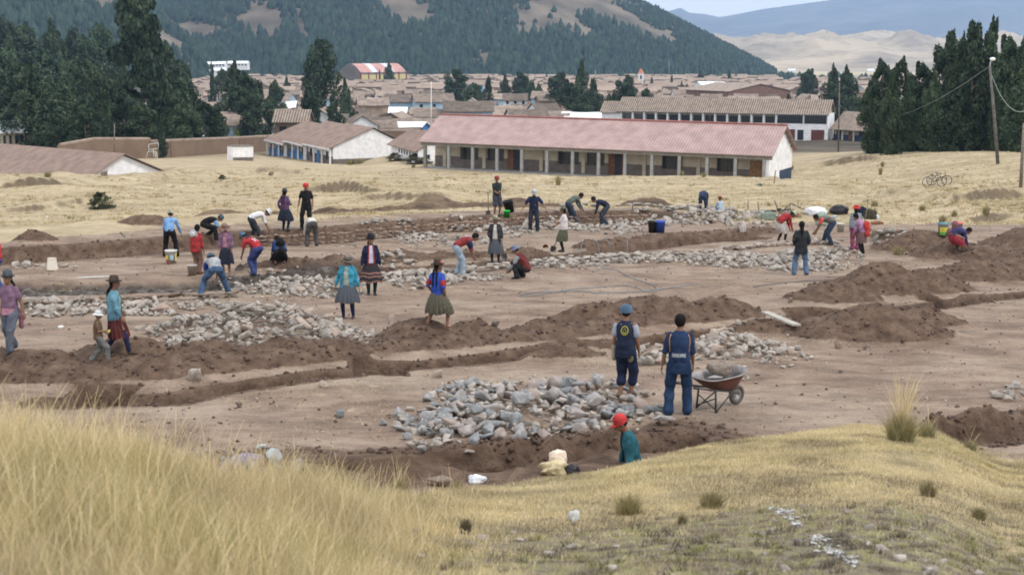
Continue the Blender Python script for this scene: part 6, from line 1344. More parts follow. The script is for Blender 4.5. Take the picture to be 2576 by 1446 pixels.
# soft things: sacks, bags
def sack(px, py, w, h, m, name, label, cat, dy=.7, seed=0, amp=.12, lift_=0., Y=None, rz=0):
    g = G(px, py) if Y is None else P(px, py, Y); k = pxm(g.y, g.z); rs = np.random.RandomState(seed+3); b = bmesh.new(); bmesh.ops.create_icosphere(b, subdivisions=4, radius=.5)
    co = np.array([v.co[:] for v in b.verts]); f = np.array([[v.index for v in q.verts] for q in b.faces]); b.free()
    n = fbm(co[:, 0]*3 + seed, co[:, 2]*4 + co[:, 1]*3, 4) + .5*np.abs(fbm(co[:, 0]*7 + co[:, 2]*3 + seed, co[:, 1]*6, 3)); co = co*(1 + n*amp*6)[:, None]; co[:, 2] = np.where(co[:, 2] < -.25, -.25 + (co[:, 2]+.25)*.2, co[:, 2])
    co = co*np.array([w/k, w/k*dy, h/k*1.3]); o = link(name, new_mesh(name, co, f, True), m, None, (g.x, g.y, g.z + h/k*.35 + lift_), (0, 0, rz)); tag(o, label, cat); return o
YS = mat('yellowed woven sack', (.52, .44, .27), .8, .25, 12, bump=.4, bscale=30); BS = mat('black plastic bag', (.018, .018, .022), .35, .2, 9, bump=.5, bscale=25); WS = mat('white woven sack', (.66, .68, .72), .7, .15, 12, bump=.4, bscale=30)
sack(1395, 1192, 70, 32, YS, 'sack', 'crumpled yellowish sack on the crest of the bank', 'sack', seed=1, amp=.15); sack(1405, 1180, 46, 30, mat('pink cream cloth', (.70, .58, .48), .8, .15, 12), 'cloth', 'pinkish cream cloth piled on the yellowish sack', 'cloth', seed=2, lift_=.10)
sack(1440, 1192, 38, 24, BS, 'bag', 'black bag beside the yellowish sack', 'bag', seed=3); sack(1200, 1214, 46, 20, WS, 'sack', 'white plastic sack at the bank edge by the mossy dome', 'sack', seed=4); sack(1443, 1312, 28, 30, mat('crumpled white plastic', (.58, .59, .61), .4, .1, 9, bump=.6), 'plastic_bag', 'small crumpled white plastic bag lying in the grass', 'bag', seed=5, rz=.6, amp=.3, dy=.5)
sack(2050, 542, 56, 22, WS, 'sack', 'white sacks heaped by the jerrycan', 'sack', seed=6); sack(2110, 540, 46, 24, BS, 'bag', 'black bag on the far grass beyond the jerrycan', 'bag', seed=7); sack(2188, 552, 34, 26, mat('dark olive cloth', (.05, .045, .03), .9, .3, 9), 'bundle', 'dark olive bundle behind the woman with the headscarf', 'bundle', seed=8)
sack(2166, 545, 30, 26, NAVY, 'bundle', 'navy bundle beside the woman with the headscarf', 'bundle', seed=9); sack(1868, 585, 16, 28, mat('dusty white sack', (.5, .44, .42), .8, .2, 9), 'sack', 'upright dusty white sack in front of the far heap', 'sack', seed=10); sack(2205, 552, 16, 12, WS, 'paper', 'scrap of white paper on the dry grass', 'litter', seed=11)
sack(660, 1128, 26, 12, mat('grey litter', (.42, .45, .46), .6, .3, 12), 'plastic_scrap', 'grey plastic scrap on the dirt', 'litter', seed=12, amp=.2); sack(2100, 548, 10, 6, LB, 'plastic_scrap', 'small blue plastic scrap by the jerrycan', 'litter', seed=13)
for k, (px, py, w, lab) in enumerate([(1912, 468, 12, 'dark green plastic scrap on the far field'), (490, 516, 6, 'white paper scrap on the field behind the light blue shirt'), (118, 548, 7, 'white paper scrap on the far left field'), (153, 826, 14, 'white paper scrap on the dirt by the child'), (2108, 552, 7, 'pale scrap by the black bag'), (1895, 450, 7, 'tiny pale scrap near the school')]):
    sack(px, py, w, w*.5, mat('dark green plastic', (.02, .08, .08), .4, .1, 8) if k == 0 else PLW, 'plastic_scrap', lab, 'litter', seed=20+k, amp=.2)
def jerry(px, py, w, h, m, label, rz=0):
    g = G(px, py); k = pxm(g.y, g.z); o = empty('jerrycan', g, rz); tag(o, label, 'jerrycan'); w, h = w/k, h/k
    b = bmesh.new(); bmesh.ops.create_cube(b, size=1); bmesh.ops.scale(b, vec=(w, w*.6, h), verts=b.verts); bmesh.ops.bevel(b, geom=b.edges[:], offset=min(w, h)*.12, segments=3, affect='EDGES'); me = bpy.data.meshes.new('can'); b.to_mesh(me); b.free(); q = link('can', me, m, o); q.location = (0, 0, h*.5)
    mb = MB(); mb.tube([(-w*.2, 0, h*1.0), (-w*.15, 0, h*1.14), (w*.2, 0, h*1.14), (w*.25, 0, h*1.0)], .02, 6); mb.build('handle', m, o, True); mb = MB(); mb.lathe([(.035, 0), (.035, .05), (.001, .05)], 10, c=(-w*.36, 0, h)); mb.build('cap', LB, o, True)
jerry(1932, 553, 36, 18, mat('grey green jerrycan', (.20, .25, .21), .5, .15, 5), 'grey-green jerrycan lying behind the woman in red'); jerry(2066, 567, 30, 30, mat('pale green jerrycan', (.25, .33, .28), .5, .15, 5), 'pale green square jerrycan in front of the white sacks')
# stakes, planks, sticks
def stick(a, b, r, name, label, cat='stake', m=None, flat=None):
    a, b = Vector(a), Vector(b); mb = MB()
    if flat:
        d = (b-a).normalized(); s = d.cross(Vector((0, 0, 1))).normalized()*flat/2; u = s.cross(d).normalized()*.02; mb.add([a-s-u, a+s-u, a+s+u, a-s+u, b-s-u, b+s-u, b+s+u, b-s+u], [(0, 1, 2, 3), (7, 6, 5, 4), (0, 4, 5, 1), (1, 5, 6, 2), (2, 6, 7, 3), (3, 7, 4, 0)])
    else: mb.tube([a, a.lerp(b, .35) + Vector((r*.5, 0, 0)), a.lerp(b, .7) - Vector((r*.4, 0, 0)), b], [r, r*.95, r*.9, r*.8], 7)
    o = mb.build(name, m or m_wood, None, not flat); o['label'] = label; o['category'] = cat; return o
def vstake(px, py0, py1, label, r=.035, dx=0): g = G(px, py1); t = P(px+dx, py0, g.y); stick(g - Vector((0, 0, .15)), t, r, 'stake', label)
vstake(1486, 642, 668, 'short stake at the end of the bright laid stones', .03); vstake(1880, 505, 530, 'first of two stakes behind the far heap, nearer the bending man', dx=3); vstake(1909, 508, 531, 'second of two stakes behind the far heap, nearer the tools', dx=-2); vstake(1592, 512, 530, 'thin stake by the far soil mound'); vstake(2197, 575, 600, 'stake at the tip of the reddish soil heap'); vstake(1716, 553, 572, 'small white peg in the far diggings', .03)
vstake(1946, 428, 462, 'leaning forked stick on the field before the school', .05, 6)
def _pl():
    a, b = G(1924, 806), G(2003, 836); stick(a + Vector((0, 0, .20)), b + Vector((0, 0, .16)), 0, 'plank', 'pale plank bridging the trench', 'plank', mat('pale plank', (.40, .37, .33), .8, .2, 5), .20)
    a, b = G(305, 598), G(330, 612); stick(P(302, 584, a.y), P(328, 612, a.y) , .04, 'pole', 'wooden handle leaning in the far soil heap', 'tool')
    a, b = G(192, 703), G(278, 699); stick(a + Vector((0, 0, .05)), b + Vector((0, 0, .05)), .018, 'pole', 'straight white rod lying by the mud trench', 'rod', PLW)
    Y = G(1990, 545).y + 2.
    for k, (x0, y0, x1, y1, lab) in enumerate([(1952, 545, 1990, 512, 'long handle leaning right in the tool jumble'), (1988, 512, 2030, 530, 'long handle leaning left in the tool jumble'), (1948, 505, 1962, 542, 'dark upright handle in the tool jumble'), (2160, 562, 2240, 558, 'thin rod lying beyond the woman with the headscarf')]): stick(P(x0, y0, Y), P(x1, y1, Y), .035, 'tool_handle', lab, 'tool')
    sack(1985, 548, 60, 14, mat('reddish log', (.22, .09, .06), .8, .3, 6), 'log', 'reddish log lying in the tool jumble', 'log', dy=.3, seed=14, amp=.05); sack(2205, 565, 34, 9, mat('reddish log', (.22, .09, .06)), 'log', 'reddish log on the dry grass', 'log', dy=.3, seed=15, amp=.05)
    g = G(2025, 1030); 
    for k, (dx, dz) in enumerate(((-.1, .1), (.16, .16))): pass
_pl()
# hoses
HOSE = mat('blue grey hose', (.16, .19, .215), .45, .15, 3, spec=.5); HOSD = mat('dark hose', (.09, .11, .14), .5, .15, 3)
def hose(pts, label, m=HOSE, r=.012, closed=False):
    w = []
    for i in range(len(pts)-1):
        for t in np.linspace(0, 1, 5)[:-1]:
            p0, p1, p2, p3 = pts[max(i-1, 0)], pts[i], pts[i+1], pts[min(i+2, len(pts)-1)]
            f = lambda k: .5*((2*p1[k]) + (-p0[k]+p2[k])*t + (2*p0[k]-5*p1[k]+4*p2[k]-p3[k])*t*t + (-p0[k]+3*p1[k]-3*p2[k]+p3[k])*t**3)
            w.append((f(0), f(1)))
    out = []
    for x, y in w: g = G0(x, y); out.append((g.x, g.y, Hs(g.x, g.y) + r + .012))
    mb = MB(); mb.tube(out, r, 7); o = mb.build('hose', m, None, True); tag(o, label, 'hose')
hose([(1485, 668), (1520, 675), (1554, 680), (1569, 691), (1600, 706), (1641, 717), (1654, 728), (1647, 735), (1632, 735), (1610, 727), (1569, 719), (1507, 722), (1457, 727), (1382, 736), (1319, 745), (1310, 741), (1350, 735), (1463, 734), (1519, 738), (1569, 735), (1663, 729), (1710, 721), (1763, 717)], 'long blue-grey hose looping over the open dirt')
hose([(1448, 632), (1452, 642), (1460, 650)] + [(1484 + 26*math.cos(a), 638 + 12*math.sin(a)) for a in np.linspace(PI, 3.2*PI, 16)], 'coiled blue hose behind the bright laid stones')
hose([(1500, 618), (1530, 626), (1538, 634)] + [(1546 + 10*math.cos(a), 636 + 6*math.sin(a)) for a in np.linspace(PI, 3*PI, 12)] + [(1560, 640), (1572, 636), (1578, 626), (1574, 616), (1560, 612)], 'small hose coil right of the larger coil')
hose([(2174, 648), (2160, 660), (2168, 666), (2190, 675), (2210, 688), (2222, 697), (2214, 702), (2190, 704)], 'pale hose curling from the feet of the girl with the red bundle'); hose([(2190, 704), (2060, 706), (1960, 714), (1880, 724)], 'dark hose trailing over the dirt before the person in charcoal', HOSD, .010)
hose([(2190, 612), (2215, 602), (2260, 600)], 'pale hose by the reddish soil heap')
# ------------------------------------------------------------------ wheelbarrow
def barrow():
    g = G(1806, 1026); r = empty('wheelbarrow', (g.x, g.y, Hs(g.x, g.y)), math.radians(38)); tag(r, 'rusty wheelbarrow holding two stones beside the man in the navy jersey', 'wheelbarrow')
    r.scale = (.92,)*3; rust = mat('rusty red tray', (.15, .05, .03), .7, .5, 5, col2=(.10, .06, .05)); inn = mat('worn grey steel', (.30, .28, .28), .45, .3, 5, metal=.5)
    # tray: x forward to the wheel; rings from the bottom to the flared rim
    n = 28; prof = []
    for (zz, sx, sy, cx) in ((.36, .20, .18, .10), (.40, .30, .22, .08), (.54, .46, .30, .02), (.64, .56, .34, -.03), (.655, .60, .37, -.04)):
        ring = []
        for j in range(n):
            a = 2*PI*j/n; c, s_ = math.cos(a), math.sin(a); x = cx + sx*math.copysign(abs(c)**.65, c); y = sy*math.copysign(abs(s_)**.65, s_); z = zz + (.05*(abs(c)**3) + .05*c*.6)*((zz-.36)/.3)
            ring.append((x, y, z))
        prof.append(ring)
    v = [p for ring in prof for p in ring]; K = len(prof); f = [tuple(range(n-1, -1, -1))] + [(i*n+j, i*n+(j+1) % n, (i+1)*n+(j+1) % n, (i+1)*n+j) for i in range(K-1) for j in range(n)]
    tr = link('tray', new_mesh('tray', v, f, True), rust, r); v2 = [(x*.97, y*.96, z + .012) for x, y, z in v]; tr2 = link('tray_lining', new_mesh('tray_lining', v2, f, True), inn, tr)
    mb = MB(); mb.tube([v[(K-1)*n+j] for j in range(n)] + [v[(K-1)*n]], .014, 8); mb.build('rim', inn, tr, True)
    fm = mat('dark barrow frame', (.06, .055, .06), .6, .3, 5)
    for s_ in (-1, 1):
        mb = MB(); mb.tube([(-.92, s_*.28, .58), (-.45, s_*.24, .46), (.1, s_*.16, .34), (.50, s_*.06, .22)], .018, 8); o = mb.build('handle_bar', fm, r, True); q = MB(); q.tube([(-.94, s_*.285, .585), (-.80, s_*.27, .55)], .026, 8); q.build('grip', fm, o, True)
        mb = MB(); mb.tube([(-.30, s_*.22, .44), (-.32, s_*.25, 0)], .020, 7); mb.tube([(.22, s_*.17, .33), (-.30, s_*.25, .02)], .014, 7); mb.build('leg', fm, r, True)
    mb = MB(); mb.tube([(-.31, -.24, .28), (-.31, .24, .06)], .013, 6); mb.tube([(-.31, .24, .28), (-.31, -.24, .06)], .013, 6); mb.build('cross_brace', fm, r, True)
    M = Matrix.Translation((.50, 0, .19)) @ Matrix.Rotation(PI/2, 4, 'X'); mb = MB(); mb.lathe([(.115, -.028), (.165, -.04), (.19, -.025), (.19, .025), (.165, .04), (.115, .028), (.115, -.028)], 24, M=M); w = mb.build('wheel', mat('dusty tyre', (.10, .09, .08), .9, .3, 8), r, True); mb = MB(); mb.lathe([(.115, .02), (.03, .012), (.03, -.012), (.115, -.02)], 20, M=M); mb.build('rim', inn, w, True)
    for (lx, ly, lz, s, k_, m, lab) in ((.16, .06, .69, (.60, .46, .52), 2, rock_mat('brown slab stone', (.24, .20, .17), (.14, .105, .085), (.38, .36, .34), 0), 'big flat-topped brown block in the wheelbarrow'), (-.18, -.08, .63, (.44, .32, .26), 14, MR_G, 'grey speckled stone under the brown block in the wheelbarrow')):
        p = Matrix.LocRotScale(r.location, r.rotation_euler.to_quaternion(), r.scale) @ Vector((lx, ly, lz)); o = bpy.data.objects.new('fieldstone', rock_mesh(k_, m)); COL.objects.link(o); o.location = p; o.scale = s; o.rotation_euler = (0, 0, .4); tag(o, lab, 'stone')
barrow()
# ------------------------------------------------------------------ bicycles
def bicycle(px, py, rz, label, lying=0., sc=1.):
    g = G(px, py); r = empty('bicycle', (g.x, g.y, g.z + (.05 if lying else 0)), rz); r.rotation_euler = (lying, 0, rz); r.scale = (sc,)*3; tag(r, label, 'bicycle', 'bicycles left on the grass')
    fm = mat('dark bicycle frame', (.05, .04, .04), .5, .3, 5); rb = mat('black tyre', (.015, .015, .015), .8, .2, 5)
    for x in (-.52, .52):
        mb = MB(); mb.tube([(x + .33*math.cos(a), 0, .34 + .33*math.sin(a)) for a in np.linspace(0, 2*PI, 25)], .022, 6, cap=False); w = mb.build('wheel', rb, r, True); q = MB()
        for a in np.linspace(0, PI, 7)[:-1]: q.tube([(x + .32*math.cos(a), 0, .34 + .32*math.sin(a)), (x - .32*math.cos(a), 0, .34 - .32*math.sin(a))], .004, 4)
        q.build('spokes', m_metal, w)
    mb = MB()
    for a, b in (((-.52, .34), (-.05, .30)), ((-.05, .30), (-.18, .80)), ((-.15, .74), (.36, .78)), ((.38, .70), (-.05, .30)), ((-.52, .34), (-.15, .74)), ((.52, .34), (.36, .90))): mb.tube([(a[0], 0, a[1]), (b[0], 0, b[1])], .018, 7)
    mb.build('frame', fm, r, True); mb = MB(); mb.tube([(.36, -.26, .96), (.38, 0, .92), (.36, .26, .96)], .014, 6); mb.build('handlebar', fm, r, True); mb = MB(); ball(mb, (-.18, 0, .84), (.13, .06, .03)); mb.build('saddle', rb, r, True)
bicycle(2350, 470, .12, 'bicycle propped on the dry field, nearer of the two'); bicycle(2362, 467, -.1, 'bicycle propped on the dry field, just behind the first'); bicycle(1950, 538, .3, 'dark bicycle lying by the tool jumble', 1.25, .9)
# ------------------------------------------------------------------ poles, wires, lamp
def pole(px, py0, py1, dx, r, label, Y=None, m=None, arm=True, name='utility_pole', cat='pole'):
    g = G(px, py1) if Y is None else Vector((P(px, py1, Y).x, Y, P(px, py1, Y).z)); t = P(px + dx, py0, g.y); o = empty(name, g); tag(o, label, cat); mb = MB(); mb.tube([(0, 0, -.4), (t - g)*.5, t - g], [r, r*.85, r*.65], 9); mb.build('shaft', m or m_wood, o, True)
    return o, g, t
def wire(pts, label, r=.02, sag=1.2, m=None, n=14):
    w = []
    for a, b, s in pts: w += [a.lerp(b, t) - Vector((0, 0, s*4*t*(1-t))) for t in np.linspace(0, 1, n)]
    mb = MB(); mb.tube(w, r, 5); o = mb.build('wire', m or mat('pale cable', (.30, .34, .33), .6, .1, 2), None, True); tag(o, label, 'wire')
def lamp():
    o, g, t = pole(2512, 168, 412, -22, .16, 'leaning grey pole with a street lamp in front of the grove', m=mat('grey pole wood', (.13, .12, .115), .9, .3, 3), name='street_lamp', cat='street lamp'); a = P(2491, 160, g.y) - g
    mb = MB(); mb.tube([t - g - Vector((0, 0, .4)), a, P(2494, 152, g.y) - g], .05, 7); q = mb.build('lamp_arm', m_metal, o, True); mb = MB(); ball(mb, P(2497, 149, g.y) - g, (.26, .2, .15)); mb.build('lamp_head', mat('white lamp shade', (.8, .82, .82), .3, .05, 3), o, True)
    o2, g2, t2 = pole(2109, 208, 382, 3, .17, 'tall bare wooden pole on the field before the two-storey school', m=mat('grey brown pole', (.16, .13, .11), .9, .3, 3))
    o3, g3, t3 = pole(2568, 310, 472, 8, .13, 'wooden pole at the picture edge beside the grassy hummocks', m=m_wood)
    wire([(P(2112, 264, g2.y), P(2488, 168, g.y), 3.6)], 'cable sagging from the bare pole to the street lamp'); far = P(2640, 210, g.y); wire([(P(2493, 185, g.y), far, 2.9)], 'cable sagging from the street lamp out of the picture', .03)
    pole(1084, 206, 312, 1, .07, 'thin white flagpole behind the red school roof', Y=182, m=PLW, name='flagpole'); pole(287, 312, 380, 1, .10, 'grey pole beside the adobe wall', Y=200, m=m_wood)
    for px, y0, y1, Y, lab in ((739, 232, 300, 420, 'thin antenna pole before the tallest round tree'), (1604, 238, 290, 330, 'dark pole behind the two-storey school, first from the left'), (1786, 238, 296, 300, 'dark pole at the two-storey school gallery'), (2218, 206, 240, 700, 'thin mast beyond the school, middle one'), (2248, 208, 240, 720, 'thin mast beyond the school, farther one'), (1683, 150, 192, 1300, 'lattice radio mast at the forest foot'), (2080, 66, 84, 4200, 'tiny mast on the pale hills'), (1498, 176, 196, 900, 'thin pole in the far town')): pole(px, y0, y1, 0, .06 if Y < 500 else .22 if Y < 2000 else 1.2, lab, Y=Y, m=m_wood if Y < 400 else m_metal)
lamp()
# basketball goal, water tank block, blue barrel
def court():
    Y = 222; Y = 206; g = P(384, 388, Y); g.z = Hs(g.x, Y); r = empty('basketball_goal', g); tag(r, 'white tubular basketball goal frame before the adobe wall', 'basketball goal'); k = 1/pxm(g.y, g.z); q = lambda x, y, d=0: Vector((x*k, d, y*k)); m = mat('white painted tube', (.6, .64, .63), .5, .1, 4)
    for nm, L in (('post', [(-18, 0, 0), (-12, 19, 0), (-9, 21, 0)]), ('post', [(8, 0, 0), (6, 20, 0)]), ('post', [(-1, 4, 1), (-3, 20, 1)]), ('post', [(12, -6, 0), (10, 18, 0)])): mb = MB(); mb.tube([q(*p) for p in L], .045, 6); mb.build(nm, m, r, True)
    mb = MB(); mb.tube([q(-12, 20), q(10, 20)], .04, 6); mb.tube([q(-9, 20), q(-9, 38)], .04, 6); mb.tube([q(2, 20), q(2, 26)], .04, 6); mb.tube([q(-9, 25), q(15, 28)], .04, 6); mb.tube([q(-9, 38), q(15, 42)], .04, 6); mb.tube([q(15, 28), q(15, 42)], .04, 6); mb.build('backboard_frame', m, r, True)
    for (a, b, Yb, h, lab, dm) in ((586, 637, 232, 1.9, 'low white block wall standing alone on the court', m_dado),):
        A, B = G(a, 404), G(b, 405); A.z += 2; B.z += 2; fr = Frame(A, B, 2.0); r = root_of(fr, 'water_tank_block', lab, 'building'); bx(fr, 'wall', (0, 0, -.3), (fr.L, 1.6, 1.95), m_white, r); bx(fr, 'dado', (-.01, -.02, -.3), (fr.L+.01, -.001, .42), m_dado, r); bx(fr, 'coping', (-.08, -.08, 1.95), (fr.L+.08, 1.68, 2.08), m_wood, r)
    g = P(632, 404, 226); mb = MB(); mb.lathe([(.001, 0), (.38, 0), (.42, .3), (.42, .7), (.38, 1.0), (.001, 1.02)], 16); o = mb.build('barrel', mat('blue barrel plastic', (.02, .09, .5), .4, .1, 3), None, True, loc=(g.x, g.y, Hs(g.x, g.y))); tag(o, 'blue barrel in front of the low white block wall', 'barrel')
court()
def town_specials():
    def shed(a, b, py0, py1, Y, dY, wall, dep, rise, wm, rm, name, label, cat='building', nwin=0, wz=1.):
        fr = Frame(P(a, py0, Y), P(b, py1, Y + dY), wall); r = root_of(fr, name, label, cat); L = fr.L; v, f, yr = gable_roof(fr, -.5, L+.5, 0, dep, wall, rise, .5, .5, .16); put(fr, 'roof', v, f, rm, r); v, f = gable_wall(0, L, .2, dep-.2, -3, wall, yr, wall+rise-.15); put(fr, 'wall', v, f, wm, r)
        for i in range(nwin): x = L*(i+.3)/nwin; q = MB(); q.box((x, .12, wz), (x + L/nwin*.45, .18, wz+1.4)); q.build('window', m_glass, r)
    shed(985, 1052, 327, 326, 335, -3, 2.5, 7, 1.6, m_blue_p, m_sheet, 'shed', 'shed with a brilliant white metal roof behind the washroom')
    shed(-12, 62, 333, 330, 236, 2, 3, 7, 1.6, m_cream, m_sheet, 'shed', 'pale metal-roofed shed at the left edge behind the tiled block', nwin=5)
    shed(517, 565, 162, 160, 1300, 0, 3, 12, 2, m_white, m_sheet, 'long_shed', 'white long shed at the forest foot, first of two', nwin=6); shed(572, 622, 160, 160, 1320, 0, 3, 12, 2, m_white, m_sheet, 'long_shed', 'white long shed at the forest foot, second of two', nwin=6)
    shed(528, 566, 178, 178, 1200, 0, 4, 12, 2, m_white, m_sheet, 'shed', 'small bright roof below the long white sheds')
    shed(298, 330, 303, 306, 300, 0, 5, 7, 1.8, m_teal_p, m_tile, 'house', 'tile-roofed house with turquoise trim seen between the trees', 'house', 2, 2.6)
    shed(395, 418, 300, 303, 300, 0, 5, 7, 1.8, m_teal_p, m_tile, 'house', 'turquoise house peeping between two dark trees', 'house', 1, 2.6); shed(418, 428, 335, 335, 300, 0, 3, 4, .6, m_blue_p, m_blue_p, 'shed', 'small blue shed over the adobe wall', 'building')
    shed(690, 770, 306, 307, 300, 0, 3.2, 9, 2.2, m_adobe, m_tile2, 'house', 'long ribbed-tile house behind the stepped classrooms', 'house', 2, .8)
    shed(1725, 1832, 226, 232, 640, -20, 6, 40, 3, mat('brown brick', (.20, .12, .09), .9, .2, 1), m_tilet, 'arcade_building', 'brown arcade building with a courtyard roof of white sheets', 'building', 10, 1.2)
    shed(1765, 1830, 214, 216, 660, 0, 4, 24, 1.2, m_white, m_sheet, 'market_roof', 'white roof sheets over the brown arcade building')
    shed(1175, 1215, 214, 214, 720, 0, 5, 12, 2, mat('sky blue wall', (.18, .38, .62), .9, .1, 1), m_tilet, 'house', 'sky blue two-storey house in the town centre', 'house', 4, 2.8); shed(1130, 1172, 228, 228, 650, 0, 5.4, 10, 2, m_white, m_tilet, 'house', 'white two-storey house left of the sky blue one', 'house', 4, 3.)
    shed(980, 1020, 283, 283, 420, 0, 3, 6, 1.3, m_blue_p, m_sheet, 'house', 'house with white sheet roof before the flagpole', 'house', 2); shed(722, 742, 272, 268, 430, 0, 3, 8, 1.6, m_adobe_t, m_sheet, 'house', 'small white-roofed house beside the bushy trees', 'house')
    A = P(1612, 196, 1000); r = empty('church_tower', A); tag(r, 'small white and orange church tower in the far town', 'tower'); mb = MB(); mb.box((-1.8, -1.8, -8), (1.8, 1.8, 3)); mb.build('tower_shaft', m_white, r); mb = MB(); mb.lathe([(2.3, 3), (1.6, 4.2), (1.2, 5.2), (.05, 6.4)], 8); mb.build('tower_roof', mat('orange tower roof', (.5, .2, .1), .8, .2, 1), r); mb = MB(); mb.box((-.6, -1.86, -1), (.6, -1.8, 1.6)); mb.build('window', m_glass, r)
    for k, (px, py, Y, w) in enumerate([(2820/1.416, 180, 3400, 9), (2060, 168, 3600, 8), (2100, 166, 3700, 10), (2190, 172, 3300, 8), (1937, 160, 3900, 8), (2240, 163, 3500, 9)]):
        g = P(px, py, Y); r = empty('farmhouse', (g.x, g.y, Hs(g.x, g.y))); tag(r, f'{ORD[k]} tiny pale farmhouse from the left on the far plain', 'house', 'farmhouses on the far plain'); v, f, yr = gable_roof(None, -w, w, -5, 5, 4, 3); link('roof', new_mesh('roof', v, f), m_sheet, r); v, f = gable_wall(-w+.5, w-.5, -5, 5, -3, 4, 0, 6.8); link('wall', new_mesh('wall', v, f), m_white, r)
town_specials()
# ================================================================== grass
def grass_mat(name):
    m = bpy.data.materials.new(name); m.use_nodes = True; nt = m.node_tree; b = nt.nodes['Principled BSDF']; b.inputs['Roughness'].default_value = .7; b.inputs['Specular IOR Level'].default_value = .2
    a = nd(nt, 'ShaderNodeVertexColor', layer_name='tint'); nt.links.new(a.outputs[0], b.inputs['Base Color'])
    tr = nd(nt, 'ShaderNodeBsdfTranslucent'); nt.links.new(a.outputs[0], tr.inputs[0]); mx = nd(nt, 'ShaderNodeMixShader'); mx.inputs[0].default_value = .3
    nt.links.new(b.outputs[0], mx.inputs[1]); nt.links.new(tr.outputs[0], mx.inputs[2]); nt.links.new(mx.outputs[0], nt.nodes['Material Output'].inputs[0]); return m
M_GRASS = grass_mat('dry grass blades')
STRAW = np.array([(.62, .50, .29), (.56, .445, .25), (.68, .57, .36), (.49, .395, .225), (.42, .345, .19), (.38, .33, .18), (.72, .62, .43)])
def blades(name, x, y, z, h, w, lean, tint, parent=None, wind=(.35, .05), plume=0.):
    n = len(x); rs = RNG; a = rs.rand(n)*2*PI; dx = np.cos(a)*lean + wind[0]*h*.6; dy = np.sin(a)*lean + wind[1]*h; fa = rs.rand(n)*PI; sx, sy = np.cos(fa)*w, np.sin(fa)*w*.6
    lv = []
    for t, k in ((0, 1.), (.45, .85), (.8, .6 + plume), (1., .08 + plume*.5)):
        cx = x + dx*t*t; cy = y + dy*t*t; cz = z + h*(t - .12*t*t*np.minimum(1, (lean/h)*2)); lv.append(np.stack([cx - sx*k, cy - sy*k, cz], -1)); lv.append(np.stack([cx + sx*k, cy + sy*k, cz], -1))
    v = np.stack(lv, 1).reshape(-1, 3); b = (np.arange(n)*8)[:, None, None]; f = (b + np.array([[0, 1, 3, 2], [2, 3, 5, 4], [4, 5, 7, 6]])[None]).reshape(-1, 4)
    me = new_mesh(name, v, f, True); ca = me.color_attributes.new('tint', 'FLOAT_COLOR', 'POINT'); c = np.repeat(np.concatenate([tint, np.ones((n, 1))], 1), 8, 0); ca.data.foreach_set('color', c.astype(np.float32).ravel()); return link(name, me, M_GRASS, parent)
def bank_grass():
    rs = RNG; N = 900000; Y = 3.5 + 19*np.sqrt(rs.rand(N)); Xp = rs.uniform(-500, 2700, N); X = (Xp - 1288)/F*Y*1.02
    cy = np.interp(Xp, _CX, _CY); cpx = Xp
    tall = np.clip(1 - sstep(650, 1300, Xp + 180*fbm(X*1.2, Y*1.2, 3)), 0, 1)
    keep = (Y < cy + .7) & (rs.rand(N) < np.where(tall > .3, 1., .55 + 1.2*fbm(X*.9, Y*.9, 4))); X, Y, tall, Xp = X[keep], Y[keep], tall[keep], Xp[keep]
    z = Hi(X, Y); n = len(X)
    h = (.022 + .04*rs.rand(n)**1.5)*(1 + .8*fbm(X*2, Y*2, 3)) + tall*(.08 + .24*rs.rand(n)**1.5)*(1 + 1.4*fbm(X*.8, Y*.8, 3)); h = np.clip(h, .02, .5)
    k = rs.randint(0, 7, n); g = fbm(X*.7 + 5, Y*.7, 4); gr = (g > .08) & (rs.rand(n) < .22); tint = STRAW[k]*(.8 + .35*rs.rand(n))[:, None]; tint[gr] = np.array([.30, .28, .11])*(.8 + .5*rs.rand(gr.sum()))[:, None]
    gg = (fbm(X*1.3 + 9, Y*1.3, 3) > .12 - .2*(Xp > 1750)*(Y < 13.5)) & (tall < .4) & (rs.rand(n) < .6); tint[gg] = np.array([.24, .19, .13])*(.7 + .6*rs.rand(gg.sum()))[:, None]
    thin = np.exp(-((X-SCRUB[0])/1.9)**2 - ((Y-SCRUB[1])/1.2)**2); kp = rs.rand(n) > thin*.8; X, Y, z, h, tint, tall = X[kp], Y[kp], z[kp], h[kp], tint[kp], tall[kp]; n = len(X)
    cl = fbm(X*1.6 + 3, Y*1.6, 3); tint = tint*(1 + 1.1*cl)[:, None]; dk = (fbm(X*.9 + 20, Y*.9, 3) < -.09) & (tall > .3); tint[dk] *= np.array([.78, .80, .68])
    print('blades', n)
    tag(blades('dry_grass', X, Y, z - .01, h, .0009 + .0007*rs.rand(n) + .0010*(tall < .3), h*(.25 + .9*rs.rand(n)**2.5), tint, wind=(.10 + .5*fbm(X*1.1, Y*1.1, 3), .3*fbm(X*1.4 + 7, Y*1.4, 3))), 'dry straw grass covering the near bank', None, None, 'stuff')
    # tall seeding stalks at the left
    n = 2600; Y = 4.5 + 7*rs.rand(n); Xp = rs.uniform(-200, 1250, n)**1.; X = (Xp - 1288)/F*Y*1.02; cy = np.interp(Xp, _CX, _CY); m = (Y < cy + .4) & (rs.rand(n) < np.clip(1.2 - Xp/1300, .1, 1)); X, Y = X[m], Y[m]; n = len(X)
    tag(blades('grass_stalks', X, Y, Hi(X, Y), .26 + .26*rs.rand(n), np.full(n, .0010), .08 + .1*rs.rand(n), STRAW[rs.randint(0, 3, n)]*1.05, wind=(.16, 0), plume=1.5), 'taller seeding stalks rising out of the near grass', None, None, 'stuff')
bank_grass()
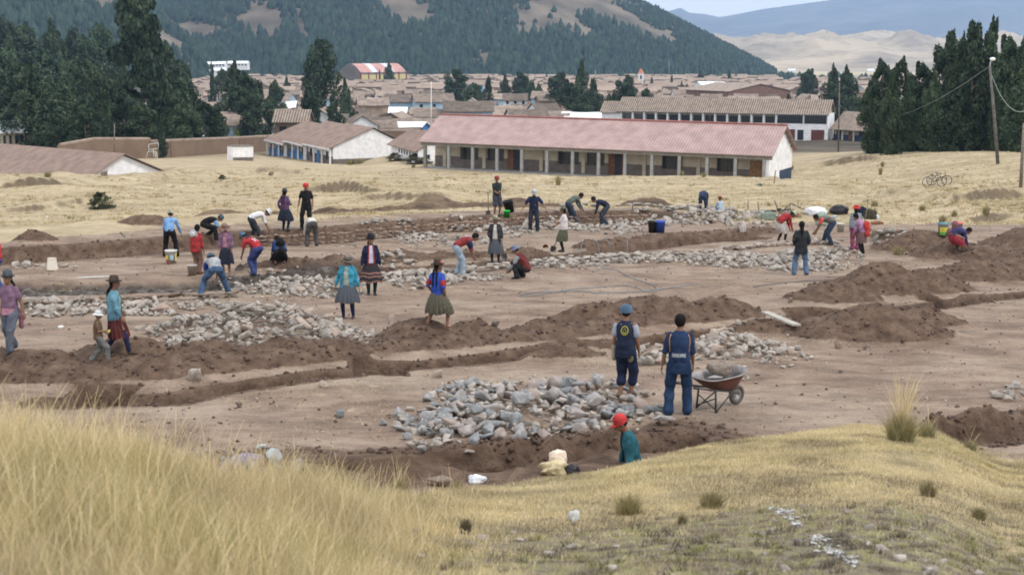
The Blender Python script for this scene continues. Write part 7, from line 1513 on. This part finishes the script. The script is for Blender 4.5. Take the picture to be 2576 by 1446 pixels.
def tuft(px, py, w, h, label, n=500, dark=0., stalks=0, Y=None, grp='bunch grass tufts on the near bank'):
    g = G(px, py); k = pxm(g.y, g.z); w, h = w/k, h/k; rs = RNG; a = rs.rand(n)*2*PI; r = np.sqrt(rs.rand(n))*w*.26; x, y = r*np.cos(a), r*np.sin(a); hh = h*(.45 + .55*rs.rand(n)); ln = w*.45*(r/(w*.26))*rs.uniform(.3, 1.1, n)
    t = STRAW[rs.randint(0, 6, n)]*(.55 + .5*rs.rand(n))[:, None]; gr = rs.rand(n) < .45; t[gr] = np.array([.22, .22, .09])*(.7 + .6*rs.rand(gr.sum()))[:, None]; t = t*(1-dark) + np.array([.10, .075, .06])*dark
    o = blades('bunch_grass', x, y, np.zeros(n), hh, np.full(n, max(.0022, .35/k)), ln, t, wind=(.08, 0)); o.location = (g.x, g.y, g.z - .02)
    # blades lean outwards from the middle
    tag(o, label, 'grass tuft', grp)
    if stalks:
        a = rs.rand(stalks)*2*PI; q = blades('seed_stalks', .04*np.cos(a), .04*np.sin(a), np.zeros(stalks), h*(1.4 + .7*rs.rand(stalks)), np.full(stalks, .003), w*.5*rs.rand(stalks) + .05, STRAW[rs.randint(0, 3, stalks)], wind=(.1, 0), plume=.5, parent=o)
for a in [(2265, 1112, 120, 92, 'tallest bunch-grass clump with long seed stalks on the bank crest', 1600, 0, 90), (1005, 1250, 70, 62, 'green-yellow bunch-grass clump by the mossy dome', 700, 0, 20), (1790, 1278, 86, 56, 'wide dark-centred bunch-grass clump below the crest', 800, .25, 0), (1580, 1292, 110, 66, 'spreading bunch-grass clump right of the white plastic bag', 800, 0, 10), (2335, 1248, 66, 50, 'brownish bunch-grass clump near the right slope', 500, .35, 5), (2462, 1305, 56, 42, 'small brown bunch-grass clump on the right slope', 400, .35, 0),
          (1170, 1342, 46, 52, 'dark dead shrub-like tuft in the middle of the bank', 300, .8, 0), (1715, 1320, 36, 40, 'small dark tuft near the mossy patch', 250, .5, 0), (2330, 1100, 80, 50, 'ragged straw tuft on the ditch edge right of the tallest clump', 500, .2, 10), (2440, 1130, 60, 34, 'low straw tuft on the ditch edge, farther right', 300, .2, 5), (1150, 1226, 40, 26, 'low green tuft between the white sack and the yellowish sack', 250, 0, 0)]: tuft(*a)
for k, a in enumerate([(1500, 441, 20, 30), (1404, 466, 20, 28), (905, 412, 40, 18), (850, 412, 26, 16), (880, 414, 22, 14), (1040, 422, 16, 10), (2220, 420, 14, 16), (1990, 428, 18, 14), (2215, 440, 14, 20), (1715, 442, 14, 14), (1770, 446, 16, 14), (2200, 520, 30, 20), (2320, 530, 24, 18), (2480, 540, 30, 30), (2400, 545, 24, 20), (2260, 640, 50, 28), (2370, 560, 30, 24), (120, 446, 30, 18)]):
    tuft(*a[:4], f'{ORD[k]} straw tuft of the far field by distance along it' if False else ['tall straw tuft against the school wall', 'straw tuft left of the grassy hummock before the school', 'wide straw tuft before the white gable', 'straw tuft under the nearest classroom column', 'small straw tuft between two wider ones by the classroom', 'small tuft by the washroom corner', 'tuft below the bare wooden pole', 'tuft at the school end', 'tuft right of the forked stick', 'tuft on the hummock before the school', 'tuft on the hummock crest before the school end', 'tuft behind the shovel in the grass', 'tuft in the hummocky grass', 'large tuft at the right of the field', 'tuft above the paint buckets', 'pale straw tuft at the near end of the reddish soil heap', 'tuft right above the paint buckets', 'straw tuft on the eroded left bank'][k], 260, .1, 0, grp='straw tufts on the dry field')
def field_grass():
    rs = RNG; N = 15000; Y = 58 + 110*rs.rand(N)**1.2; X = rs.uniform(-.38, .40, N)*Y; z, gr, dug, mud, bk, fld = Hi(X, Y, True); d = fbm(X*.09, Y*.16, 4)
    k = (fld > .55) & (dug < .4) & (rs.rand(N) < .05 + 2.2*np.clip(d-.05, 0, 1) + .5*sstep(18, 30, X)*(Y < 85)); X, Y, z = X[k], Y[k], z[k]; n = 16; s = rs.uniform(.06, .26, len(X)); a = rs.rand(len(X), n)*2*PI; r = s[:, None]*.8*np.sqrt(rs.rand(len(X), n))
    x = (X[:, None] + r*np.cos(a)).ravel(); y = (Y[:, None] + r*np.sin(a)).ravel(); h = (s[:, None]*(.5 + .7*rs.rand(len(X), n))).ravel(); base = STRAW[rs.randint(0, 6, len(X))]*rs.uniform(.5, 1., len(X))[:, None]; green = rs.rand(len(X)) < .12; base[green] = np.array([.22, .21, .10]); t = np.repeat(base, n, 0)*(.8 + .4*rs.rand(len(x)))[:, None]
    tag(blades('field_grass', x, y, np.repeat(z, n) - .02, h, np.full(len(x), .014), h*.5, t, wind=(.1, 0)), 'short tufted dry grass of the field', None, None, 'stuff')
    N = 90000; Y = 56 + 115*rs.rand(N)**1.25; X = rs.uniform(-.38, .40, N)*Y; z, gr, dug, mud, bk, fld = Hi(X, Y, True); k = (fld > .4) & (dug < .4) & (rs.rand(N) < .40 + 1.6*fbm(X*.2, Y*.3, 4)); X, Y, z = X[k], Y[k], z[k]; n = 6; s = rs.uniform(.03, .12, len(X)); x = (X[:, None] + .12*rs.randn(len(X), n)).ravel(); y = (Y[:, None] + .12*rs.randn(len(X), n)).ravel()
    t = np.repeat(STRAW[rs.randint(0, 7, len(X))]*rs.uniform(.55, 1.0, len(X))[:, None], n, 0); tag(blades('stubble', x, y, np.repeat(z, n) - .01, np.repeat(s, n), np.full(len(x), .012), np.repeat(s, n)*.6, t, wind=(.2, 0)), 'fine straw stubble over the field', None, None, 'stuff')
    # straw wisps on the trodden dirt
    N = 9000; Y = 21 + 38*rs.rand(N); X = rs.uniform(-.38, .38, N)*Y; z, gr, dug, mud, bk, fld = Hi(X, Y, True); k = (bk < .2) & (dug < .3) & (fld < .3) & (gr > .12) & (rs.rand(N) < .7); X, Y, z = X[k], Y[k], z[k]; n = 7
    x = (X[:, None] + .12*rs.randn(len(X), n)).ravel(); y = (Y[:, None] + .12*rs.randn(len(X), n)).ravel(); t = STRAW[rs.randint(0, 7, len(x))]*.8
    tag(blades('straw_wisps', x, y, np.repeat(z, n), .03 + .05*rs.rand(len(x)), np.full(len(x), .005), .05 + .05*rs.rand(len(x)), t), 'wisps of trampled straw on the dirt', None, None, 'stuff')
field_grass()
def shrub(px, py, w, h, m, label):
    g = G(px, py); k = pxm(g.y, g.z); o = link('shrub', crown_mesh('shrub', 5, 5000, 40, .032, lambda t: max(.3, math.sin(PI*(t*.7+.3))**.6)), m, None, g - Vector((0, 0, .1))); o.scale = (w/k*1.1, w/k, h/k*1.2); tag(o, label, 'shrub')
shrub(256, 524, 58, 36, leaf_mat('shrub leaves', (.09, .10, .05), (.05, .06, .03)), 'dense dark green shrub alone on the left field'); shrub(225, 452, 1, 1, m_leaf, 'x') if False else None
shrub(560, 452, 20, 12, leaf_mat('shrub leaves', (.09, .1, .05), (.05, .06, .03)), 'small dark shrub before the adobe wall court'); shrub(1050, 412, 60, 22, leaf_mat('grey shrub leaves', (.17, .15, .09), (.10, .09, .06)), 'low grey-green bush by the washroom corner'); shrub(995, 405, 40, 18, leaf_mat('grey shrub leaves', (.17, .15, .09), (.10, .09, .06)), 'low grey-green bush at the white gable corner')
def chalk():
    pts = [(1932, 1272), (1952, 1285), (1978, 1292), (1992, 1310), (2005, 1330)], [(2050, 1352), (2070, 1366), (2085, 1385), (2110, 1398), (2140, 1412), (2166, 1424)]
    rs = np.random.RandomState(9)
    for k, L in enumerate(pts):
        V, Fc = [], []; b = 0; w = []
        for (a, c), (d, e) in zip(L[:-1], L[1:]): w += [(a + (d-a)*t, c + (e-c)*t) for t in np.linspace(0, 1, 5)[:-1]]
        W = [G(x, y) for x, y in w]
        for i in range(70 if k == 0 else 150):
            q = rs.rand()*(len(W)-1.01); g = W[int(q)].lerp(W[int(q)+1], q % 1); x, y = g.x + rs.randn()*.028, g.y + rs.randn()*.05; n = 6; s_ = rs.uniform(.004, .02); a0 = rs.rand()*6; z = float(Hi(x, y)) + rs.uniform(.004, .02)
            v = [(x + s_*math.cos(a0 + 2*PI*j/n)*rs.uniform(.6, 1.3), y + s_*math.sin(a0 + 2*PI*j/n)*rs.uniform(.6, 1.3), z + rs.uniform(-.004, .004)) for j in range(n)] + [(x, y, z - .02)]
            V += v; Fc += [tuple(b + j for j in range(n))] + [(b + j, b + n, b + (j+1) % n) for j in range(n)]; b += n + 1
        o = link('lime_line', new_mesh('lime_line', V, Fc), mat('white lime', (.42, .42, .42), .95, .35, 20)); tag(o, ['short broken stretch of white lime line by the mossy patch', 'longer broken stretch of white lime line running down the bank'][k], 'lime marking')
chalk()
def scrub():
    rs = RNG; n = 420; c = Vector(SCRUB); X = c.x + rs.randn(n)*1.5; Y = c.y + rs.randn(n)*.9; z = Hi(X, Y); m = 26; s = rs.uniform(.02, .07, n)
    a = rs.rand(n, m)*2*PI; r = s[:, None]*np.sqrt(rs.rand(n, m)); x = (X[:, None] + r*np.cos(a)).ravel(); y = (Y[:, None] + r*np.sin(a)).ravel(); pal = np.array([(.12, .10, .08), (.20, .20, .08), (.26, .25, .10), (.22, .19, .15), (.10, .085, .07)]); t = np.repeat(pal[rs.randint(0, 5, n)], m, 0)*(.7 + .6*rs.rand(n*m))[:, None]
    tag(blades('low_scrub', x, y, np.repeat(z, m) - .01, (s[:, None]*(.5 + .7*rs.rand(n, m))).ravel(), np.full(n*m, .003), np.repeat(s, m)*.6, t, wind=(.1, 0)), 'low grey-green scrub and moss on the stony part of the bank', None, None, 'stuff')
    V, Fc = [], []; b = 0
    for i in range(240):
        x, y = c.x + rs.randn()*1.7, c.y + rs.randn()*1.1; co, f = ROCKV[rs.randint(0, 20)]; q = .02 + .09*rs.rand()**4; V.append(co*q + [x, y, float(Hi(x, y)) + q*.15]); Fc.append(f + b); b += len(co)
    tag(link('bank_pebbles', new_mesh('bank_pebbles', np.concatenate(V), np.concatenate(Fc)), MRS_B), 'small stones bedded in the scrubby patch of the bank', None, None, 'stuff')
scrub()
